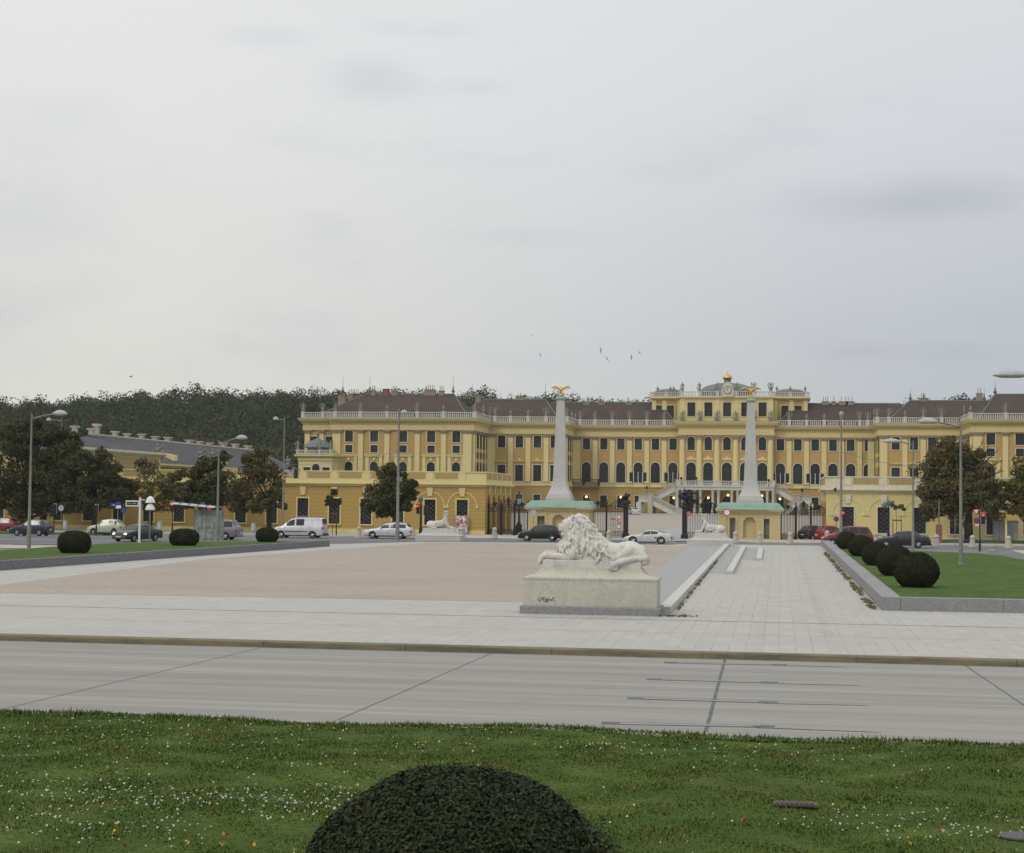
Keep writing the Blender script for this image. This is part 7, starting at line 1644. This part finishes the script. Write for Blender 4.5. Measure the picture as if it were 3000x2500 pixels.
# litter bins
for u, v0, v1, lab in ((468, 1528, 1556, 'light grey litter bin behind the dark sedan roof'), (743, 1532, 1560, 'light grey litter bin left of the white van'), (192, 1525, 1552, 'pale litter bin beside the second left lamp')):
    p = at(u, v1, 160); o = thing('litter_bin', lab, 'bin', (p.x, 160, .13), 0, 'grey litter bins'); MB().lathe((0, 0, 0), [(.05, 0), (.05, .25), (.24, .26), (.27, .95), (.24, 1.0)], 12).build('bin', M['lampw'], o, smooth=40); MB().lathe((0, 0, 1.0), [(.28, 0), (.28, .05), (.05, .12)], 12).build('lid', M['copper'], o)
# stone bollards
def bollard(u, vb, lab, h=1.05, z=.13, dark=False):
    p = G(u, vb, z); o = thing('stone_bollard', lab, 'bollard', (p.x, p.y, z), 0, 'stone bollards along the kerb'); MB().lathe((0, 0, 0), [(.34, -.02), (.33, .10), (.26, .16), (.21, h * .72), (.25, h * .76), (.25, h * .82), (.19, h * .86), (.16, h * .95), (.05, h)], 12).build('bollard', M['stone'] if not dark else M['granite'], o, smooth=40); return o, p
bl = []
for u, vb, lab in ((1052, 1575, 'stone bollard left of the silver estate car bonnet'), (1355, 1577, 'pale stone bollard just right of the left sphinx pedestal'), (1449, 1577, 'lone stone bollard before the left iron fence'), (1784, 1587, 'plain stone bollard before the left gate leaf, right of the lion head'),
        (2155, 1591, 'first stone bollard right of the right sphinx'), (2226, 1592, 'stone bollard before the right corner of the obelisk pavilion'), (2315, 1593, 'stone bollard left of the black and red parked cars'), (2423, 1586, 'white stone bollard in front of the red hatchback'), (2565, 1593, 'white stone bollard behind the dark red car rear'), (2592, 1597, 'white bollard right behind the front of the black blue sedan'),
        (2744, 1601, 'chained stone bollard right of the black blue sedan'), (2849, 1603, 'chained stone bollard at the foot of the big right tree'), (2955, 1606, 'chained stone bollard near the right frame edge')): bl.append(bollard(u, vb, lab))
bollard(2910, 1618, 'low dark stone stump on the road edge at right', .55, 0.0, True)
def chain(a, b, label):
    a, b = Vector((a.x, a.y, .13 + .78)), Vector((b.x, b.y, .13 + .78)); pts = [a.lerp(b, k / 10) - Vector((0, 0, .35 * math.sin(math.pi * k / 10))) for k in range(11)]; mb = MB(); mb.path([tuple(p - a) for p in pts], .022, 5); o = mb.build('chain', M['granite_d'], label=label, cat='chain'); o.location = a
chain(bl[10][1], bl[11][1], 'sagging chain between the bollards left of the big tree trunk'); chain(bl[11][1], bl[12][1], 'sagging chain between the bollards right of the big tree trunk'); chain(bl[9][1], bl[10][1], 'sagging chain behind the black blue sedan')
for u0, u1, vt, lab in ((2911, 2945, 1528, 'left one of two tall grey utility cabinets at right'), (2950, 2983, 1531, 'right one of two tall grey utility cabinets at right')):
    Yk = 163.5; xa, xb = X(u0, Yk), X(u1, Yk); o = thing('utility_cabinet', lab, 'cabinet', (xa, Yk, .13), 0, 'grey utility cabinets'); h = Z(u0, vt, Yk) - .13; w_ = xb - xa
    MB().rects([(0, w_, 0, .7, 0), (0, w_, 0, .7, h)]).build('body', M['granite'], o); MB().rects([(-.05, w_ + .05, -.05, .75, h + .002), (-.05, w_ + .05, -.05, .75, h + .10), (.05, w_ - .05, .05, .6, h + .18)]).build('lid', M['granite_d'], o)
    MB().box(w_ / 2 - .01, w_ / 2 + .01, -.012, -.001, .15, h - .1).build('door_gap', M['trimblk'], o)
Yk = 162.5; o = thing('info_stand', 'slim post with yellow board between the two grey cabinets', 'sign', (X(2947, Yk), Yk, .13)); h = Z(2947, 1512, Yk) - .13
MB().box(-.09, .09, -.05, .05, 0, h - .3).build('post', M['pale'], o); MB().rects([(-.3, .3, -.05, .05, h - .45), (-.65, .65, -.06, .06, h - .15), (-.6, .6, -.06, .06, h)]).build('board', plain('yellow_board', (.55, .40, .08)), o)
Yk = 161; o = thing('stone_block', 'reddish stone block post beside the chained bollard at right', 'post', (X(2751, Yk), Yk, .13)); MB().rects([(-.28, .28, -.28, .28, 0), (-.26, .26, -.26, .26, 1.75)]).build('block', M['brick'], o); MB().tube((0, 0, 1.7), (0, 0, 4.2), .07, .06, 8).build('pole', M['granite_d'], o)
# low hedge strip and grass by the right trees
mb = MB(); mb.rects([(X(2740, 164), 60, 163.2, 164.6, .1), (X(2740, 164), 60, 163.3, 164.5, .42)]); mb.build('verge', M['lawn2'], kind='structure')
mb = MB(); mb.rects([(-110, -64, 149.5, 152.5, -.05), (-110, -64.2, 149.6, 152.4, .14)]); mb.build('verge', M['lawn2'], kind='structure')
mb = MB(); mb.rects([(-220, -52, 118.5, 119.2, -.05), (-220, -52, 118.55, 119.15, .13)]); mb.build('kerb', M['granite_d'], kind='structure')
mb = MB(); mb.add([(-220, 104, .0), (-53, 112, .0), (-53, 118.5, .0), (-220, 118.5, .0)], [(0, 1, 2, 3)]); mb.build('left_pavement', M['sidewalk'], kind='structure', fix=False)
g0_, g1_ = G(2960, 1612, 0), G(3100, 1650, 0); sheet('right_pavement', [(g0_.x, g0_.y), (g0_.x + 40, g0_.y), (g0_.x + 40, 63), (17.5, 63), (17.2, 80)], M['sidewalk'], .002)
# overhead cables
def cable(label, a, b, sag=.4):
    a, b = Vector(a), Vector(b); mb = MB(); mb.path([tuple(a.lerp(b, k / 12) - a - Vector((0, 0, sag * math.sin(math.pi * k / 12)))) for k in range(13)], .018, 4); o = mb.build('cable', M['granite_d'], label=label, cat='cable'); o.location = a
cable('thin overhead cable from the tall lamp towards the palace corner at left', at(1167, 1322, 145.8), at(829, 1362, 156.8)); cable('thin overhead cable right of the lamp behind the right planter', at(2465, 1326, 150), at(2790, 1372, 158))
# gulls
def bird(u, v, Y, s, rz, lab, tilt=0.0):
    s *= .42; p = at(u, v, Y); o = thing('bird', lab, 'bird', p, rz, 'birds over the palace'); o.rotation_euler = (tilt, 0, rz)
    MB().ball((0, 0, 0), .12 * s, 8, 6, 2.6, .8, .8).build('body', M['bird'], o, smooth=True)
    for sg in (-1, 1): mb = MB(); mb.add([(.12 * s, 0, 0), (-.14 * s, 0, 0), (-.14 * s, sg * .55 * s, .20 * s), (.10 * s, sg * .5 * s, .22 * s), (-.12 * s, sg * 1.1 * s, .06 * s), (.12 * s, 0, .03 * s), (-.14 * s, 0, .03 * s)], [(0, 1, 2, 3), (3, 2, 4)]); mb.build('wing', M['bird'], o, fix=False)
M['bird'] = plain('dark_grey_bird', (.27, .27, .28), .8)
for u, v, s, rz, lab, t in ((1560, 983, 1.3, 1.2, 'highest bird, alone above the left obelisk', .3), (1583, 1041, 1.0, .4, 'small bird just left above the left obelisk', 1.0), (1760, 1028, 1.5, .3, 'bird with raised wing between the obelisks, left of the group', 1.1), (1779, 1053, 1.4, .9, 'lowest bird of the group between the obelisks', .9), (1850, 1048, 1.3, .2, 'bird below the rightmost one between the obelisks', 1.2), (1874, 1035, 1.5, .8, 'rightmost bird of the group between the obelisks', .5), (828, 1048, .8, 1.4, 'tiny bird above the left end of the palace', .2), (384, 1104, 1.8, .1, 'bird gliding over the wooded hill at the far left', .2)):
    bird(u, v, 230, s, rz, lab, t)

# ---------------------------------------------------------------- weeds along the right planter and the ramp kerbs
def weeds(name, label, A, B, w_, n, mat, s=.05):
    t = RNG.random(n); keep = (np.sin(t * 37) + np.sin(t * 91 + 1) + RNG.normal(0, .8, n)) > -.3; t = t[keep]; n = len(t)
    P = np.array([A[0], A[1], .02]) + t[:, None] * np.array([B[0] - A[0], B[1] - A[1], 0]); P[:, 0] += RNG.normal(0, w_, n) * (.6 + .8 * np.abs(np.sin(t * 23))); P[:, 2] += np.abs(RNG.normal(0, .035, n))
    V, F = leaf_quads(P, np.tile(np.array([0, -.4, 1.0]), (n, 1)), s, .8); link(fast_mesh(name, V, F), name, mat, kind='stuff', label=label, cat='weeds')
M['weed'] = leafmat('dry_green_weeds', (.07, .09, .03), (.15, .13, .06), (.20, .15, .08), .5, 1.5)
weeds('weeds', 'dry green weeds growing along the foot of the right planter wall', (3.46, 62.4), (3.46, 130), .075, 3200, M['weed'], .05)
weeds('weeds', 'green weeds beside the long ramp kerb', (-3.62, 60), (-4.05, 110), .04, 900, M['weed'], .05)
weeds('weeds', 'dry weeds at the right foot of the lion pedestal', (-4.0, 56.4), (-3.0, 56.5), .15, 160, M['weed'], .05)

# ---------------------------------------------------------------- light haze over the whole place
mb = MB(); mb.box(-700, 500, -20, 900, -2.0, 75.0)
hm = bpy.data.materials.new('pale_air'); hm.use_nodes = True; hm.node_tree.nodes.clear()
vo = hm.node_tree.nodes.new('ShaderNodeOutputMaterial'); pv = hm.node_tree.nodes.new('ShaderNodeVolumePrincipled')
pv.inputs['Color'].default_value = (.80, .83, .86, 1); pv.inputs['Density'].default_value = .00013; pv.inputs['Anisotropy'].default_value = .2
hm.node_tree.links.new(pv.outputs[0], vo.inputs['Volume'])
mb.build('haze', hm, kind='stuff', label='thin pale haze in the air over the square and palace', cat='haze')
